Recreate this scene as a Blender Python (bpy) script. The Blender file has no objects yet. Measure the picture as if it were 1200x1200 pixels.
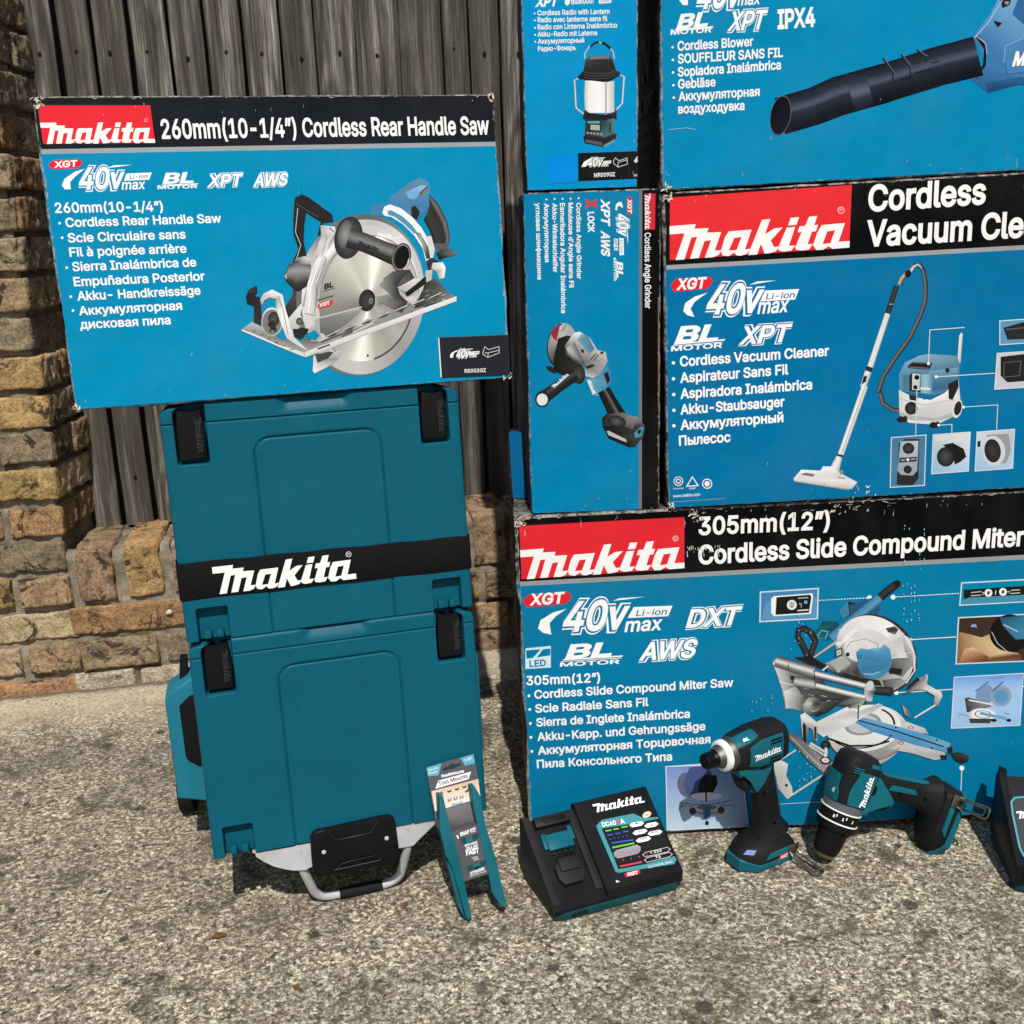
import bpy, bmesh, math, random
from mathutils import Vector, Matrix, noise
from mathutils.geometry import tessellate_polygon

S = bpy.context.scene
COL = S.collection
rad = math.radians

# ------------------------------------------------------------------ camera
CAM_H = 0.9664
PITCH, ROLL, FPX = 0.2740, 0.0340, 1200.0
_c, _s = math.cos(PITCH), math.sin(PITCH)
FW = Vector((0, _c, -_s))
_r, _d = Vector((1, 0, 0)), Vector((0, -_s, -_c))
RT = math.cos(ROLL) * _r + math.sin(ROLL) * _d
DN = math.cos(ROLL) * _d - math.sin(ROLL) * _r
EYE = Vector((0, 0, CAM_H))
cam = bpy.data.cameras.new('camera')
cam.sensor_width = 36.0
cam.lens = 36.0
cam.clip_start = 0.02
cam.clip_end = 500
camo = bpy.data.objects.new('camera', cam)
COL.objects.link(camo)
M3 = Matrix((RT, -DN, -FW)).transposed()
camo.matrix_world = Matrix.Translation(EYE) @ M3.to_4x4()
S.camera = camo

# ------------------------------------------------------------------ light
SUN_EL, SUN_AZ = rad(53), rad(5.5)          # azimuth: to the right of straight behind the viewer
world = bpy.data.worlds.new('World')
S.world = world
world.use_nodes = True
nt = world.node_tree
bg = nt.nodes['Background']
sky = nt.nodes.new('ShaderNodeTexSky')
sky.sky_type = 'NISHITA'
sky.sun_disc = False
sky.sun_elevation = SUN_EL
sky.sun_rotation = math.pi - SUN_AZ
sky.dust_density = 1.5
nt.links.new(sky.outputs[0], bg.inputs[0])
bg.inputs[1].default_value = 0.075
sl = bpy.data.lights.new('sun', 'SUN')
sl.energy = 4.5
sl.angle = rad(0.53)
sl.color = (1.0, 0.955, 0.88)
so = bpy.data.objects.new('sun', sl)
COL.objects.link(so)
sdir = Vector((math.sin(SUN_AZ) * math.cos(SUN_EL), -math.cos(SUN_AZ) * math.cos(SUN_EL), math.sin(SUN_EL)))
so.rotation_euler = sdir.to_track_quat('Z', 'Y').to_euler()
so.location = (1, -3, 5)
S.view_settings.view_transform = 'Standard'
S.view_settings.look = 'None'
S.view_settings.exposure = 0.0
S.view_settings.gamma = 1.0

# ------------------------------------------------------------------ helpers
def lin(c):
    if isinstance(c, str):
        c = c.lstrip('#')
        c = tuple(int(c[i:i + 2], 16) for i in (0, 2, 4))
    if isinstance(c, (int, float)):
        c = (c, c, c)
    o = []
    for x in c[:3]:
        x /= 255.0
        o.append(x / 12.92 if x <= 0.04045 else ((x + 0.055) / 1.055) ** 2.4)
    return o

INK = 0.86
def ink(c):
    return [x * INK for x in lin(c)] + [1.0]

def mixc(a, b, t):
    if isinstance(a, str): a = tuple(int(a.lstrip('#')[i:i + 2], 16) for i in (0, 2, 4))
    if isinstance(b, str): b = tuple(int(b.lstrip('#')[i:i + 2], 16) for i in (0, 2, 4))
    if isinstance(a, (int, float)): a = (a,) * 3
    if isinstance(b, (int, float)): b = (b,) * 3
    return tuple(x + (y - x) * t for x, y in zip(a, b))

class NT:
    """tiny node-graph helper"""
    def __init__(s, name):
        s.m = bpy.data.materials.new(name)
        s.m.use_nodes = True
        s.t = s.m.node_tree
        s.b = s.t.nodes['Principled BSDF']
        s._co = None
    def n(s, kind, **kw):
        nd = s.t.nodes.new(kind)
        for k, v in kw.items():
            if hasattr(nd, k) and not k.startswith('i_'):
                setattr(nd, k, v)
        return nd
    def link(s, a, b):
        s.t.links.new(a, b)
    def set(s, inp, v):
        if hasattr(v, 'is_output') or isinstance(v, bpy.types.NodeSocket):
            s.link(v, inp)
        else:
            inp.default_value = v
    def co(s, scale=None, kind='Object'):
        if s._co is None:
            s._co = s.n('ShaderNodeTexCoord')
        o = s._co.outputs[kind]
        if scale is None:
            return o
        mp = s.n('ShaderNodeMapping')
        mp.inputs['Scale'].default_value = scale if hasattr(scale, '__len__') else (scale,) * 3
        s.link(o, mp.inputs[0])
        return mp.outputs[0]
    def noise(s, scale, detail=4, rough=0.55, co=None, dist=0.0):
        nd = s.n('ShaderNodeTexNoise')
        nd.inputs['Scale'].default_value = scale
        nd.inputs['Detail'].default_value = detail
        nd.inputs['Roughness'].default_value = rough
        nd.inputs['Distortion'].default_value = dist
        s.link(co if co is not None else s.co(), nd.inputs['Vector'])
        return nd.outputs[0]
    def vor(s, scale, feature='F1', co=None, rnd=1.0):
        nd = s.n('ShaderNodeTexVoronoi')
        nd.feature = feature
        nd.inputs['Scale'].default_value = scale
        nd.inputs['Randomness'].default_value = rnd
        s.link(co if co is not None else s.co(), nd.inputs['Vector'])
        return nd
    def ramp(s, fac, stops, interp='LINEAR'):
        nd = s.n('ShaderNodeValToRGB')
        nd.color_ramp.interpolation = interp
        e = nd.color_ramp.elements
        while len(e) < len(stops):
            e.new(0.5)
        for el, (p, c) in zip(e, stops):
            el.position = p
            el.color = (c, c, c, 1) if isinstance(c, (int, float)) else tuple(c[:3]) + (1,)
        s.link(fac, nd.inputs[0])
        return nd.outputs[0]
    def mix(s, fac, a, b, blend='MIX'):
        nd = s.n('ShaderNodeMix')
        nd.data_type = 'RGBA'
        nd.blend_type = blend
        s.set(nd.inputs[0], fac)
        for i, v in ((6, a), (7, b)):
            if isinstance(v, (int, float)): v = (v, v, v, 1)
            elif isinstance(v, (tuple, list)): v = tuple(v[:3]) + (1,)
            s.set(nd.inputs[i], v)
        return nd.outputs[2]
    def math(s, op, a, b=None, c=None):
        nd = s.n('ShaderNodeMath')
        nd.operation = op
        s.set(nd.inputs[0], a)
        if b is not None: s.set(nd.inputs[1], b)
        if c is not None: s.set(nd.inputs[2], c)
        return nd.outputs[0]
    def bump(s, h, strength=0.3, dist=0.002, normal=None):
        nd = s.n('ShaderNodeBump')
        nd.inputs['Strength'].default_value = strength
        nd.inputs['Distance'].default_value = dist
        s.link(h, nd.inputs['Height'])
        if normal is not None: s.link(normal, nd.inputs['Normal'])
        return nd.outputs[0]
    def out(s, color=None, rough=None, normal=None, metal=None, spec=None):
        b = s.b
        if color is not None:
            if isinstance(color, (tuple, list)): color = tuple(color[:3]) + (1,)
            s.set(b.inputs['Base Color'], color)
        if rough is not None: s.set(b.inputs['Roughness'], rough)
        if normal is not None: s.link(normal, b.inputs['Normal'])
        if metal is not None: s.set(b.inputs['Metallic'], metal)
        if spec is not None: s.set(b.inputs['Specular IOR Level'], spec)
        return s.m

def plastic(name, col, rough=0.45, tex=900, bump=0.12, spec=0.12, wear=0.0, mottle=0.12):
    g = NT(name)
    c = lin(col)
    n1 = g.noise(14, 3)
    base = g.mix(g.ramp(n1, [(0.35, 0.0), (0.7, 1.0)]), [x * (1 - mottle) for x in c], [min(1, x * (1 + mottle) + 0.002) for x in c])
    if wear:
        sc = g.noise(60, 6, 0.7, co=g.co((1, 1, 2.2)))
        m = g.ramp(sc, [(0.66, 0.0), (0.75, wear)])
        base = g.mix(m, base, [min(1, x * 2 + 0.06) for x in c])
    rn = g.math('MULTIPLY_ADD', g.noise(30, 4), 0.22, rough - 0.11)
    return g.out(base, rn, g.bump(g.noise(tex, 2), bump, 0.0006), spec=spec)

def metal(name, col, rough=0.3, bump=0.05):
    g = NT(name)
    c = lin(col)
    rn = g.math('MULTIPLY_ADD', g.noise(40, 4), 0.25, rough - 0.1)
    return g.out(g.mix(g.noise(25, 4), [x * 0.8 for x in c], c), rn, g.bump(g.noise(300, 3), bump, 0.0005), metal=1.0)

def new_obj(name, me, parent=None, mats=()):
    o = bpy.data.objects.new(name, me)
    COL.objects.link(o)
    for m in mats:
        me.materials.append(m)
    if parent is not None:
        o.parent = parent
    return o

def mesh(name, verts, faces, mats, parent=None, fm=None, smooth=False):
    me = bpy.data.meshes.new(name)
    me.from_pydata([tuple(v) for v in verts], [], faces)
    if fm is not None:
        me.polygons.foreach_set('material_index', fm)
    if smooth:
        me.polygons.foreach_set('use_smooth', [True] * len(me.polygons))
    me.update()
    if not isinstance(mats, (list, tuple)): mats = [mats]
    return new_obj(name, me, parent, mats)

def from_bm(name, bm, mats, parent=None, smooth=None):
    me = bpy.data.meshes.new(name)
    bmesh.ops.recalc_face_normals(bm, faces=bm.faces)
    if smooth is not None:
        for f in bm.faces: f.smooth = True
        for e in bm.edges:
            if len(e.link_faces) == 2 and e.calc_face_angle(0) > rad(smooth): e.smooth = False
    bm.to_mesh(me)
    bm.free()
    if not isinstance(mats, (list, tuple)): mats = [mats]
    return new_obj(name, me, parent, mats)

def tag(o, label, cat, group=None, kind=None):
    if label: o['label'] = label
    if cat: o['category'] = cat
    if group: o['group'] = group
    if kind: o['kind'] = kind
    return o

def structure(o):
    o['kind'] = 'structure'
    return o

class Frame:
    """a flat face in the world: origin, along, into, up. uv() traces a photo point onto it, in metres."""
    def __init__(s, O, X, N, Z):
        s.O, s.X, s.N, s.Z = Vector(O), Vector(X).normalized(), Vector(N).normalized(), Vector(Z).normalized()
    def uv(s, px, py, depth=0.0):
        ray = FW + (px - 600) / FPX * RT + (py - 600) / FPX * DN
        O = s.O + s.N * depth
        t = (O - EYE).dot(s.N) / ray.dot(s.N)
        P = EYE + ray * t - s.O
        return (P.dot(s.X), P.dot(s.Z))
    def matrix(s):
        m = Matrix((s.X, s.N, s.Z)).transposed().to_4x4()
        m.translation = s.O
        return m
    def at(s, u, v, d=0.0):
        return s.O + s.X * u + s.Z * v + s.N * d

def face_frame(px, py, pz, yaw, lean=0.0, tilt=0.0):
    X = Vector((math.cos(yaw), math.sin(yaw), 0)); n = Vector((-math.sin(yaw), math.cos(yaw), 0)); Z = Vector((0, 0, 1))
    Zl = math.cos(lean) * Z + math.sin(lean) * n
    Xt = math.cos(tilt) * X + math.sin(tilt) * Zl
    Zt = math.cos(tilt) * Zl - math.sin(tilt) * X
    return Frame((px, py, pz), Xt, Zt.cross(Xt), Zt)

def root(name, label, cat, frame=None, loc=None, group=None):
    o = bpy.data.objects.new(name, None)
    o.empty_display_size = 0.05
    COL.objects.link(o)
    if frame is not None: o.matrix_world = frame.matrix()
    elif loc is not None: o.location = loc
    return tag(o, label, cat, group)

def zoom(x0, y0, k):
    """photo points read from an enlarged detail"""
    def f(*p):
        if len(p) == 2 and not hasattr(p[0], '__len__'): return (x0 + p[0] / k, y0 + p[1] / k)
        pts = p[0] if len(p) == 1 else p
        return [(x0 + a / k, y0 + b / k) for a, b in pts]
    return f

# ---------------------------------------------------------------- bmesh bits
def bm_box(bm, c, size, bev=0.0, seg=2, M=None, mi=0, taper=None):
    g = bmesh.ops.create_cube(bm, size=1.0)
    vs = g['verts']
    for v in vs:
        v.co = Vector((v.co.x * size[0], v.co.y * size[1], v.co.z * size[2]))
        if taper and v.co.z > 0:
            v.co.x *= taper[0]; v.co.y *= taper[1]
        v.co += Vector(c)
    fs = set(f for v in vs for f in v.link_faces)
    for f in fs: f.material_index = mi
    if bev:
        es = list(set(e for v in vs for e in v.link_edges))
        r = bmesh.ops.bevel(bm, geom=es, offset=bev, segments=seg, profile=0.5, affect='EDGES')
        vs = list(set(v for f in r['faces'] for v in f.verts) | set(v for v in vs if v.is_valid))
        for f in r['faces']: f.material_index = mi
    if M is not None:
        vv = set(vs)
        bmesh.ops.transform(bm, matrix=M, verts=list(vv))
    return vs

def bm_prism(bm, pts, y0, y1, bev=0.0, seg=2, mi=0, axes='xz'):
    """outline in the x-z plane (local), from depth y0 to y1"""
    area = sum(pts[i][0] * pts[(i + 1) % len(pts)][1] - pts[(i + 1) % len(pts)][0] * pts[i][1] for i in range(len(pts)))
    if area < 0: pts = pts[::-1]
    def P(p, y):
        return (p[0], y, p[1]) if axes == 'xz' else ((y, p[0], p[1]) if axes == 'yz' else (p[0], p[1], y))
    a = [bm.verts.new(P(p, y0)) for p in pts]
    b = [bm.verts.new(P(p, y1)) for p in pts]
    n = len(pts)
    fs = [bm.faces.new(a), bm.faces.new(b[::-1])]
    for i in range(n):
        fs.append(bm.faces.new((a[i], b[i], b[(i + 1) % n], a[(i + 1) % n])))
    for f in fs: f.material_index = mi
    if bev:
        es = set()
        for f in fs[:2]:
            es |= set(f.edges)
        r = bmesh.ops.bevel(bm, geom=list(es), offset=bev, segments=seg, profile=0.6, affect='EDGES', clamp_overlap=True)
        for f in r['faces']: f.material_index = mi
    return fs

def bm_rings(bm, rings, cap=True, mi=0, closed=True):
    """loft through rings of equal point count"""
    R = [[bm.verts.new(tuple(p)) for p in r] for r in rings]
    n = len(R[0])
    for k in range(len(R) - 1):
        for i in range(n if closed else n - 1):
            f = bm.faces.new((R[k][i], R[k][(i + 1) % n], R[k + 1][(i + 1) % n], R[k + 1][i]))
            f.material_index = mi
    if cap:
        for r in (R[0][::-1], R[-1]):
            f = bm.faces.new(r); f.material_index = mi
    return R

def sring(c, ax, up, rx, rz, n=24, p=2.4, skew=0.0):
    """superellipse ring at c, normal ax, 'up' as its second axis"""
    ax = Vector(ax).normalized(); up = Vector(up); up = (up - ax * up.dot(ax)).normalized(); sd = ax.cross(up)
    out = []
    for i in range(n):
        a = 2 * math.pi * i / n
        ca, sa = math.cos(a), math.sin(a)
        x = math.copysign(abs(ca) ** (2 / p), ca) * rx
        z = math.copysign(abs(sa) ** (2 / p), sa) * rz
        out.append(Vector(c) + sd * x + up * (z + skew * abs(x)))
    return out

def bm_tube(bm, path, r, n=10, mi=0, cap=True):
    path = [Vector(p) for p in path]
    rings = []
    up = None
    for i, p in enumerate(path):
        t = (path[min(i + 1, len(path) - 1)] - path[max(i - 1, 0)]).normalized()
        if up is None:
            up = Vector((0, 0, 1)) if abs(t.z) < 0.9 else Vector((1, 0, 0))
        up = (up - t * up.dot(t)).normalized()
        sd = t.cross(up)
        rr = r[i] if hasattr(r, '__len__') else r
        rings.append([p + sd * math.cos(2 * math.pi * k / n) * rr + up * math.sin(2 * math.pi * k / n) * rr for k in range(n)])
    return bm_rings(bm, rings, cap, mi)

def arc_path(pts, r, seg=6):
    """polyline with its inner corners rounded by radius r"""
    pts = [Vector(p) for p in pts]
    out = [pts[0]]
    for i in range(1, len(pts) - 1):
        a, b, c = pts[i - 1], pts[i], pts[i + 1]
        u, v = (a - b).normalized(), (c - b).normalized()
        d = min(r, (a - b).length * 0.49, (c - b).length * 0.49)
        p0, p1 = b + u * d, b + v * d
        for k in range(seg + 1):
            t = k / seg
            out.append((1 - t) ** 2 * p0 + 2 * t * (1 - t) * b + t * t * p1)
    out.append(pts[-1])
    return out

# ---------------------------------------------------------------- printing on flat faces
_txt = {}
_glyph = {}
def winding_fill(loops, sign):
    """non-zero winding fill of closed outlines, cut into level slabs"""
    E = []
    for lp in loops:
        for i in range(len(lp)):
            (x0, y0), (x1, y1) = lp[i - 1], lp[i]
            if abs(y0 - y1) > 1e-7:
                E.append((x0, y0, x1, y1, 1) if y0 < y1 else (x1, y1, x0, y0, -1))
    ys = set(round(e[1], 6) for e in E) | set(round(e[3], 6) for e in E)
    for i, (ax, ay, bx, by, _) in enumerate(E):
        for (cx, cy, dx, dy, _) in E[:i]:
            if ay < dy and cy < by and max(ax, bx) >= min(cx, dx) and max(cx, dx) >= min(ax, bx):
                den = (bx - ax) * (dy - cy) - (by - ay) * (dx - cx)
                if abs(den) > 1e-12:
                    t = ((cx - ax) * (dy - cy) - (cy - ay) * (dx - cx)) / den
                    u = ((cx - ax) * (by - ay) - (cy - ay) * (bx - ax)) / den
                    if 1e-6 < t < 1 - 1e-6 and 1e-6 < u < 1 - 1e-6: ys.add(round(ay + t * (by - ay), 6))
    ys = sorted(ys)
    V, F = [], []
    for y0, y1 in zip(ys, ys[1:]):
        if y1 - y0 < 2e-6: continue
        ym = (y0 + y1) / 2
        row = []
        for ax, ay, bx, by, w in E:
            if ay <= ym < by:
                f = lambda y: ax + (bx - ax) * (y - ay) / (by - ay)
                row.append((f(ym), f(y0), f(y1), w))
        row.sort()
        wn, st = 0, None
        for r in row:
            was = wn * sign < 0
            wn += r[3]
            now = wn * sign < 0
            if now and not was: st = r
            elif was and not now and st is not None:
                k = len(V)
                V += [(st[1], y0), (r[1], y0), (r[2], y1), (st[2], y1)]
                F.append((k, k + 1, k + 2, k + 3)); st = None
    return V, F

def fill_outlines(co, edges, off):
    nxt = {a: b for a, b in edges}
    seen, loops = set(), []
    for st in nxt:
        if st in seen: continue
        lp, cur = [], st
        while cur not in seen and cur in nxt:
            seen.add(cur); lp.append(co[cur]); cur = nxt[cur]
        if len(lp) > 2: loops.append(lp)
    area = lambda lp: sum(lp[i - 1][0] * lp[i][1] - lp[i][0] * lp[i - 1][1] for i in range(len(lp))) / 2
    sign = 1 if max((area(l) for l in loops), key=abs) > 0 else -1
    if off:
        out = []
        for lp in loops:
            n, q = len(lp), []
            for i in range(n):
                p, a, b = Vector(lp[i]), Vector(lp[i - 1]), Vector(lp[(i + 1) % n])
                d1, d2 = (p - a), (b - p)
                if d1.length < 1e-7: d1 = d2.copy()
                if d2.length < 1e-7: d2 = d1.copy()
                d1.normalize(); d2.normalize()
                n1, n2 = Vector((d1.y, -d1.x)) * sign, Vector((d2.y, -d2.x)) * sign
                m = n1 + n2
                if m.length < 1e-4: m = n1.copy()
                m.normalize()
                q.append(tuple(p + m * off / max(0.55, m.dot(n1))))
            out.append(q)
        loops = out
    groups = []
    for lp in sorted(loops, key=lambda l: min(p[0] for p in l)):
        x0, x1 = min(p[0] for p in lp), max(p[0] for p in lp)
        if groups and x0 < groups[-1][1]:
            groups[-1][2].append(lp); groups[-1][1] = max(groups[-1][1], x1)
        else: groups.append([x0, x1, [lp]])
    V, F = [], []
    for x0, x1, ls in groups:
        rel = [[(round(x - x0, 5), round(y, 5)) for x, y in lp] for lp in ls]
        key = (sign, tuple(tuple(l) for l in rel))
        if key not in _glyph: _glyph[key] = winding_fill(rel, sign)
        v, f = _glyph[key]
        k = len(V)
        V += [(x + x0, y) for x, y in v]; F += [tuple(i + k for i in q) for q in f]
    return V, F
try:                                         # Blender's own interface face; its plain built-in one if that is missing
    FONT = bpy.data.fonts.load(bpy.utils.system_resource('DATAFILES', path='fonts') + '/Inter.woff2')
    CAPH, OFFK = 0.5087, 0.62
except Exception:
    FONT, CAPH, OFFK = None, 0.727, 1.0
def text_mesh(s, off=0.0):
    off = off * OFFK
    key = (s, round(off, 4))
    if key not in _txt:
        cu = bpy.data.curves.new('t', 'FONT')
        cu.body = s
        cu.size = 1.0
        if FONT: cu.font = FONT
        cu.resolution_u = 3
        cu.fill_mode = 'NONE'
        ob = bpy.data.objects.new('t', cu)
        me = bpy.data.meshes.new_from_object(ob)
        _txt[key] = fill_outlines([tuple(v.co[:2]) for v in me.vertices], [tuple(e.vertices) for e in me.edges], off)
        bpy.data.objects.remove(ob); bpy.data.curves.remove(cu); bpy.data.meshes.remove(me)
    return _txt[key]

LOGO = {}
def _mk_logo():
    P = [
        [[(25,188),(190,175),(183,205),(272,200),(262,230),(352,226),(312,346),(356,344),(336,375),(300,390),(250,393),(288,278),(246,285),(210,395),(155,399),(199,256),(163,262),(118,404),(62,408),(120,234),(25,241)]],
        [[(352,346),(376,262),(400,222),(545,210),(505,340),(541,334),(520,366),(480,380),(452,378),(438,358),(400,383),(362,378)], [(436,264),(482,258),(452,342),(402,347)]],
        [[(610,148),(663,142),(631,240),(690,203),(742,197),(669,280),(690,324),(724,320),(702,352),(660,364),(632,367),(606,302),(583,372),(527,376),(536,345)]],
        [[(792,135),(845,130),(829,180),(776,184)]],
        [[(768,199),(822,193),(785,316),(826,313),(802,346),(750,354),(722,345),(716,330)]],
        [[(908,128),(960,122),(944,182),(968,180),(955,221),(930,224),(904,306),(938,303),(915,340),(868,346),(834,342),(826,328),(864,226),(838,229),(850,189),(886,186)]],
        [[(940,312),(965,228),(990,182),(1139,168),(1102,290),(1173,285),(1173,328),(1064,336),(1040,318),(1004,342),(962,344)], [(1028,222),(1077,215),(1050,298),(1000,305)]],
    ]
    e1 = Vector((1147, -80)); e2 = Vector((3, -403)); o = Vector((25, 408))
    det = e1.x * e2.y - e1.y * e2.x
    out = []
    for loops in P:
        ll = []
        for lp in loops:
            q = []
            for x, y in lp:
                d = Vector((x, y)) - o
                q.append(((d.x * e2.y - d.y * e2.x) / det, (e1.x * d.y - e1.y * d.x) / det))
            ll.append(q)
        out.append(ll)
    return out
LOGO = _mk_logo()

class Print:
    """flat inked shapes stacked a hair apart on one face; points are photo points unless uv=True"""
    def __init__(s, fr, base=0.0005, step=0.000008, depth=0.0):
        s.fr, s.V, s.F, s.C = fr, [], [], []
        s.base, s.step, s.lay, s.depth = base, step, 0, depth
    def U(s, p, uv=False):
        return p if uv else s.fr.uv(p[0], p[1], s.depth)
    def raw(s, uvs, faces, cols):
        y = s.depth - (s.base + s.lay * s.step)
        s.lay += 1
        k = len(s.V)
        s.V += [(u, y, v) for u, v in uvs]
        s.F += [tuple(i + k for i in f) for f in faces]
        s.C += cols
    def poly(s, pts, col, holes=(), uv=False):
        loops = [[s.U(p, uv) for p in pts]] + [[s.U(p, uv) for p in h] for h in holes]
        tri = tessellate_polygon([[Vector((a, b, 0)) for a, b in l] for l in loops])
        flat = [p for l in loops for p in l]
        cols = [ink(c) for c in col] if isinstance(col, list) else [ink(col)] * len(flat)
        s.raw(flat, tri, cols)
    def line(s, pts, w, col, close=False, uv=False):
        q = [Vector(s.U(p, uv)) for p in pts]
        if not uv:
            a = Vector(s.U((pts[0][0] + 1, pts[0][1]))); w = w * (a - q[0]).length
        n = len(q)
        L, R = [], []
        for i in range(n):
            a = q[i - 1] if (i > 0 or close) else q[i]
            b = q[(i + 1) % n] if (i < n - 1 or close) else q[i]
            d1 = (q[i] - a); d2 = (b - q[i])
            d1 = d1.normalized() if d1.length > 1e-9 else d2.normalized()
            d2 = d2.normalized() if d2.length > 1e-9 else d1
            t = (d1 + d2); t = t.normalized() if t.length > 1e-6 else d1
            nn = Vector((-t.y, t.x)); k = 1 / max(0.45, nn.dot(Vector((-d1.y, d1.x))))
            L.append(q[i] + nn * w / 2 * k); R.append(q[i] - nn * w / 2 * k)
        V = [tuple(v) for v in L + R]
        F = [(i, (i + 1) % n, n + (i + 1) % n, n + i) for i in range(n if close else n - 1)]
        s.raw(V, F, [ink(col)] * (2 * n))
    def dots(s, a, b, n, r, col):
        for k in range(n):
            t = (k + 0.5) / n
            p = (a[0] + (b[0] - a[0]) * t, a[1] + (b[1] - a[1]) * t)
            s.lay -= 1 if k else 0
            s.line([(p[0] - r * 1.3, p[1] + r * 0.1), (p[0] + r * 1.3, p[1] - r * 0.1)], r, col)
    def disc(s, c, rx, ry, rot, col, inner=0.0, n=40, a0=0, a1=360):
        """col: colour, or list of (angle share, colour) going round, or ('r', centre colour, rim colour)"""
        V, C, F = [], [], []
        ca, sa = math.cos(rad(rot)), math.sin(rad(rot))
        full = (a1 - a0) >= 360
        def colour(t, k):
            if isinstance(col, list):
                st = col
                for j in range(len(st) - 1):
                    if st[j][0] <= t <= st[j + 1][0]:
                        return mixc(st[j][1], st[j + 1][1], (t - st[j][0]) / max(1e-6, st[j + 1][0] - st[j][0]))
                return st[-1][1]
            if isinstance(col, tuple) and col[0] == 'r': return col[1] if k == 0 else col[2]
            return col
        m = n if full else n + 1
        for k, sc in enumerate((inner, 1.0)):
            for i in range(m):
                a = rad(a0 + (a1 - a0) * i / n)
                x, y = math.cos(a) * rx * sc, math.sin(a) * ry * sc
                V.append(s.U((c[0] + x * ca - y * sa, c[1] + x * sa + y * ca)))
                C.append(ink(colour(i / n, k)))
        for i in range(n):
            j = (i + 1) % m
            F.append((i, j, m + j, m + i))
        s.raw(V, F, C)
    def band(s, A, B, cols):
        """strip between two polylines with a colour ramp across it: cols = [(t, colour), ...]"""
        n = len(A)
        V, C, F = [], [], []
        for t, c in cols:
            for i in range(n):
                V.append(s.U((A[i][0] + (B[i][0] - A[i][0]) * t, A[i][1] + (B[i][1] - A[i][1]) * t)))
                C.append(ink(c))
        for k in range(len(cols) - 1):
            for i in range(n - 1):
                F.append((k * n + i, k * n + i + 1, (k + 1) * n + i + 1, (k + 1) * n + i))
        s.raw(V, F, C)
    def tube(s, path, w, cols):
        A, B = [], []
        n = len(path)
        for i in range(n):
            a, b = path[max(0, i - 1)], path[min(n - 1, i + 1)]
            d = Vector((b[0] - a[0], b[1] - a[1])).normalized()
            ww = (w[i] if hasattr(w, '__len__') else w) / 2
            A.append((path[i][0] - d.y * ww, path[i][1] + d.x * ww)); B.append((path[i][0] + d.y * ww, path[i][1] - d.x * ww))
        s.band(A, B, cols)
    def text(s, st, p0, p1, cap, col, bold=0.03, shear=0.0, fit=None, uv=False, cond=None):
        V, F = text_mesh(st, bold)
        a, b = Vector(s.U(p0, uv)), Vector(s.U(p1, uv))
        d = (b - a); L = d.length; d.normalize(); up = Vector((-d.y, d.x))
        if uv: h = cap
        else:
            mag = (Vector(s.U((p0[0] + 10, p0[1]))) - a).length / 10
            h = cap * mag
        xs = [v[0] for v in (text_mesh(fit, bold)[0] if fit else V)]
        x0, x1 = min(xs), max(xs)
        sx = L / (x1 - x0); sy = h / CAPH
        uvs = []
        for x, y in V:
            q = a + d * ((x - x0) * sx + shear * y * sy) + up * (y * sy)
            uvs.append(tuple(q))
        s.raw(uvs, F, [ink(col)] * len(uvs))
    def outlined(s, st, p0, p1, cap, back, shear=0.3):
        s.text(st, p0, p1, cap, 250, bold=0.13, shear=shear, fit=None)
        s.text(st, p0, p1, cap, back, bold=0.09, shear=shear)
        s.text(st, p0, p1, cap, 250, bold=0.038, shear=shear)
    def logo(s, bl, br, tl, col=248, uv=False):
        a, b, c = Vector(s.U(bl, uv)), Vector(s.U(br, uv)), Vector(s.U(tl, uv))
        for loops in LOGO:
            L = [[tuple(a + (b - a) * x + (c - a) * y) for x, y in lp] for lp in loops]
            s.lay -= 0
            s.poly(L[0], col, holes=L[1:], uv=True)
            s.lay -= 1
        s.lay += 1
    def build(s, name, parent, mat):
        me = bpy.data.meshes.new(name)
        me.from_pydata(s.V, [], s.F)
        at = me.attributes.new('ink', 'FLOAT_COLOR', 'POINT')
        at.data.foreach_set('color', [x for c in s.C for x in c])
        # every inked face looks outwards
        me.update()
        bm = bmesh.new(); bm.from_mesh(me)
        fl = [f for f in bm.faces if f.normal.y > 0]
        bmesh.ops.reverse_faces(bm, faces=fl)
        bm.to_mesh(me); bm.free()
        return new_obj(name, me, parent, [mat])

def quadpt(q, x, y):
    """q = BL, BR, TR, TL"""
    a = (q[0][0] + (q[1][0] - q[0][0]) * x, q[0][1] + (q[1][1] - q[0][1]) * x)
    b = (q[3][0] + (q[2][0] - q[3][0]) * x, q[3][1] + (q[2][1] - q[3][1]) * x)
    return (a[0] + (b[0] - a[0]) * y, a[1] + (b[1] - a[1]) * y)
# ------------------------------------------------------------------ ground
WALL_YAW = 0.174
WO = Vector((0, 2.2758, 0)); WX = Vector((math.cos(WALL_YAW), math.sin(WALL_YAW), 0)); WN = Vector((-math.sin(WALL_YAW), math.cos(WALL_YAW), 0))
def wall_pt(s, z, d=0.0):
    return WO + WX * s + WN * d + Vector((0, 0, z))

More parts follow.
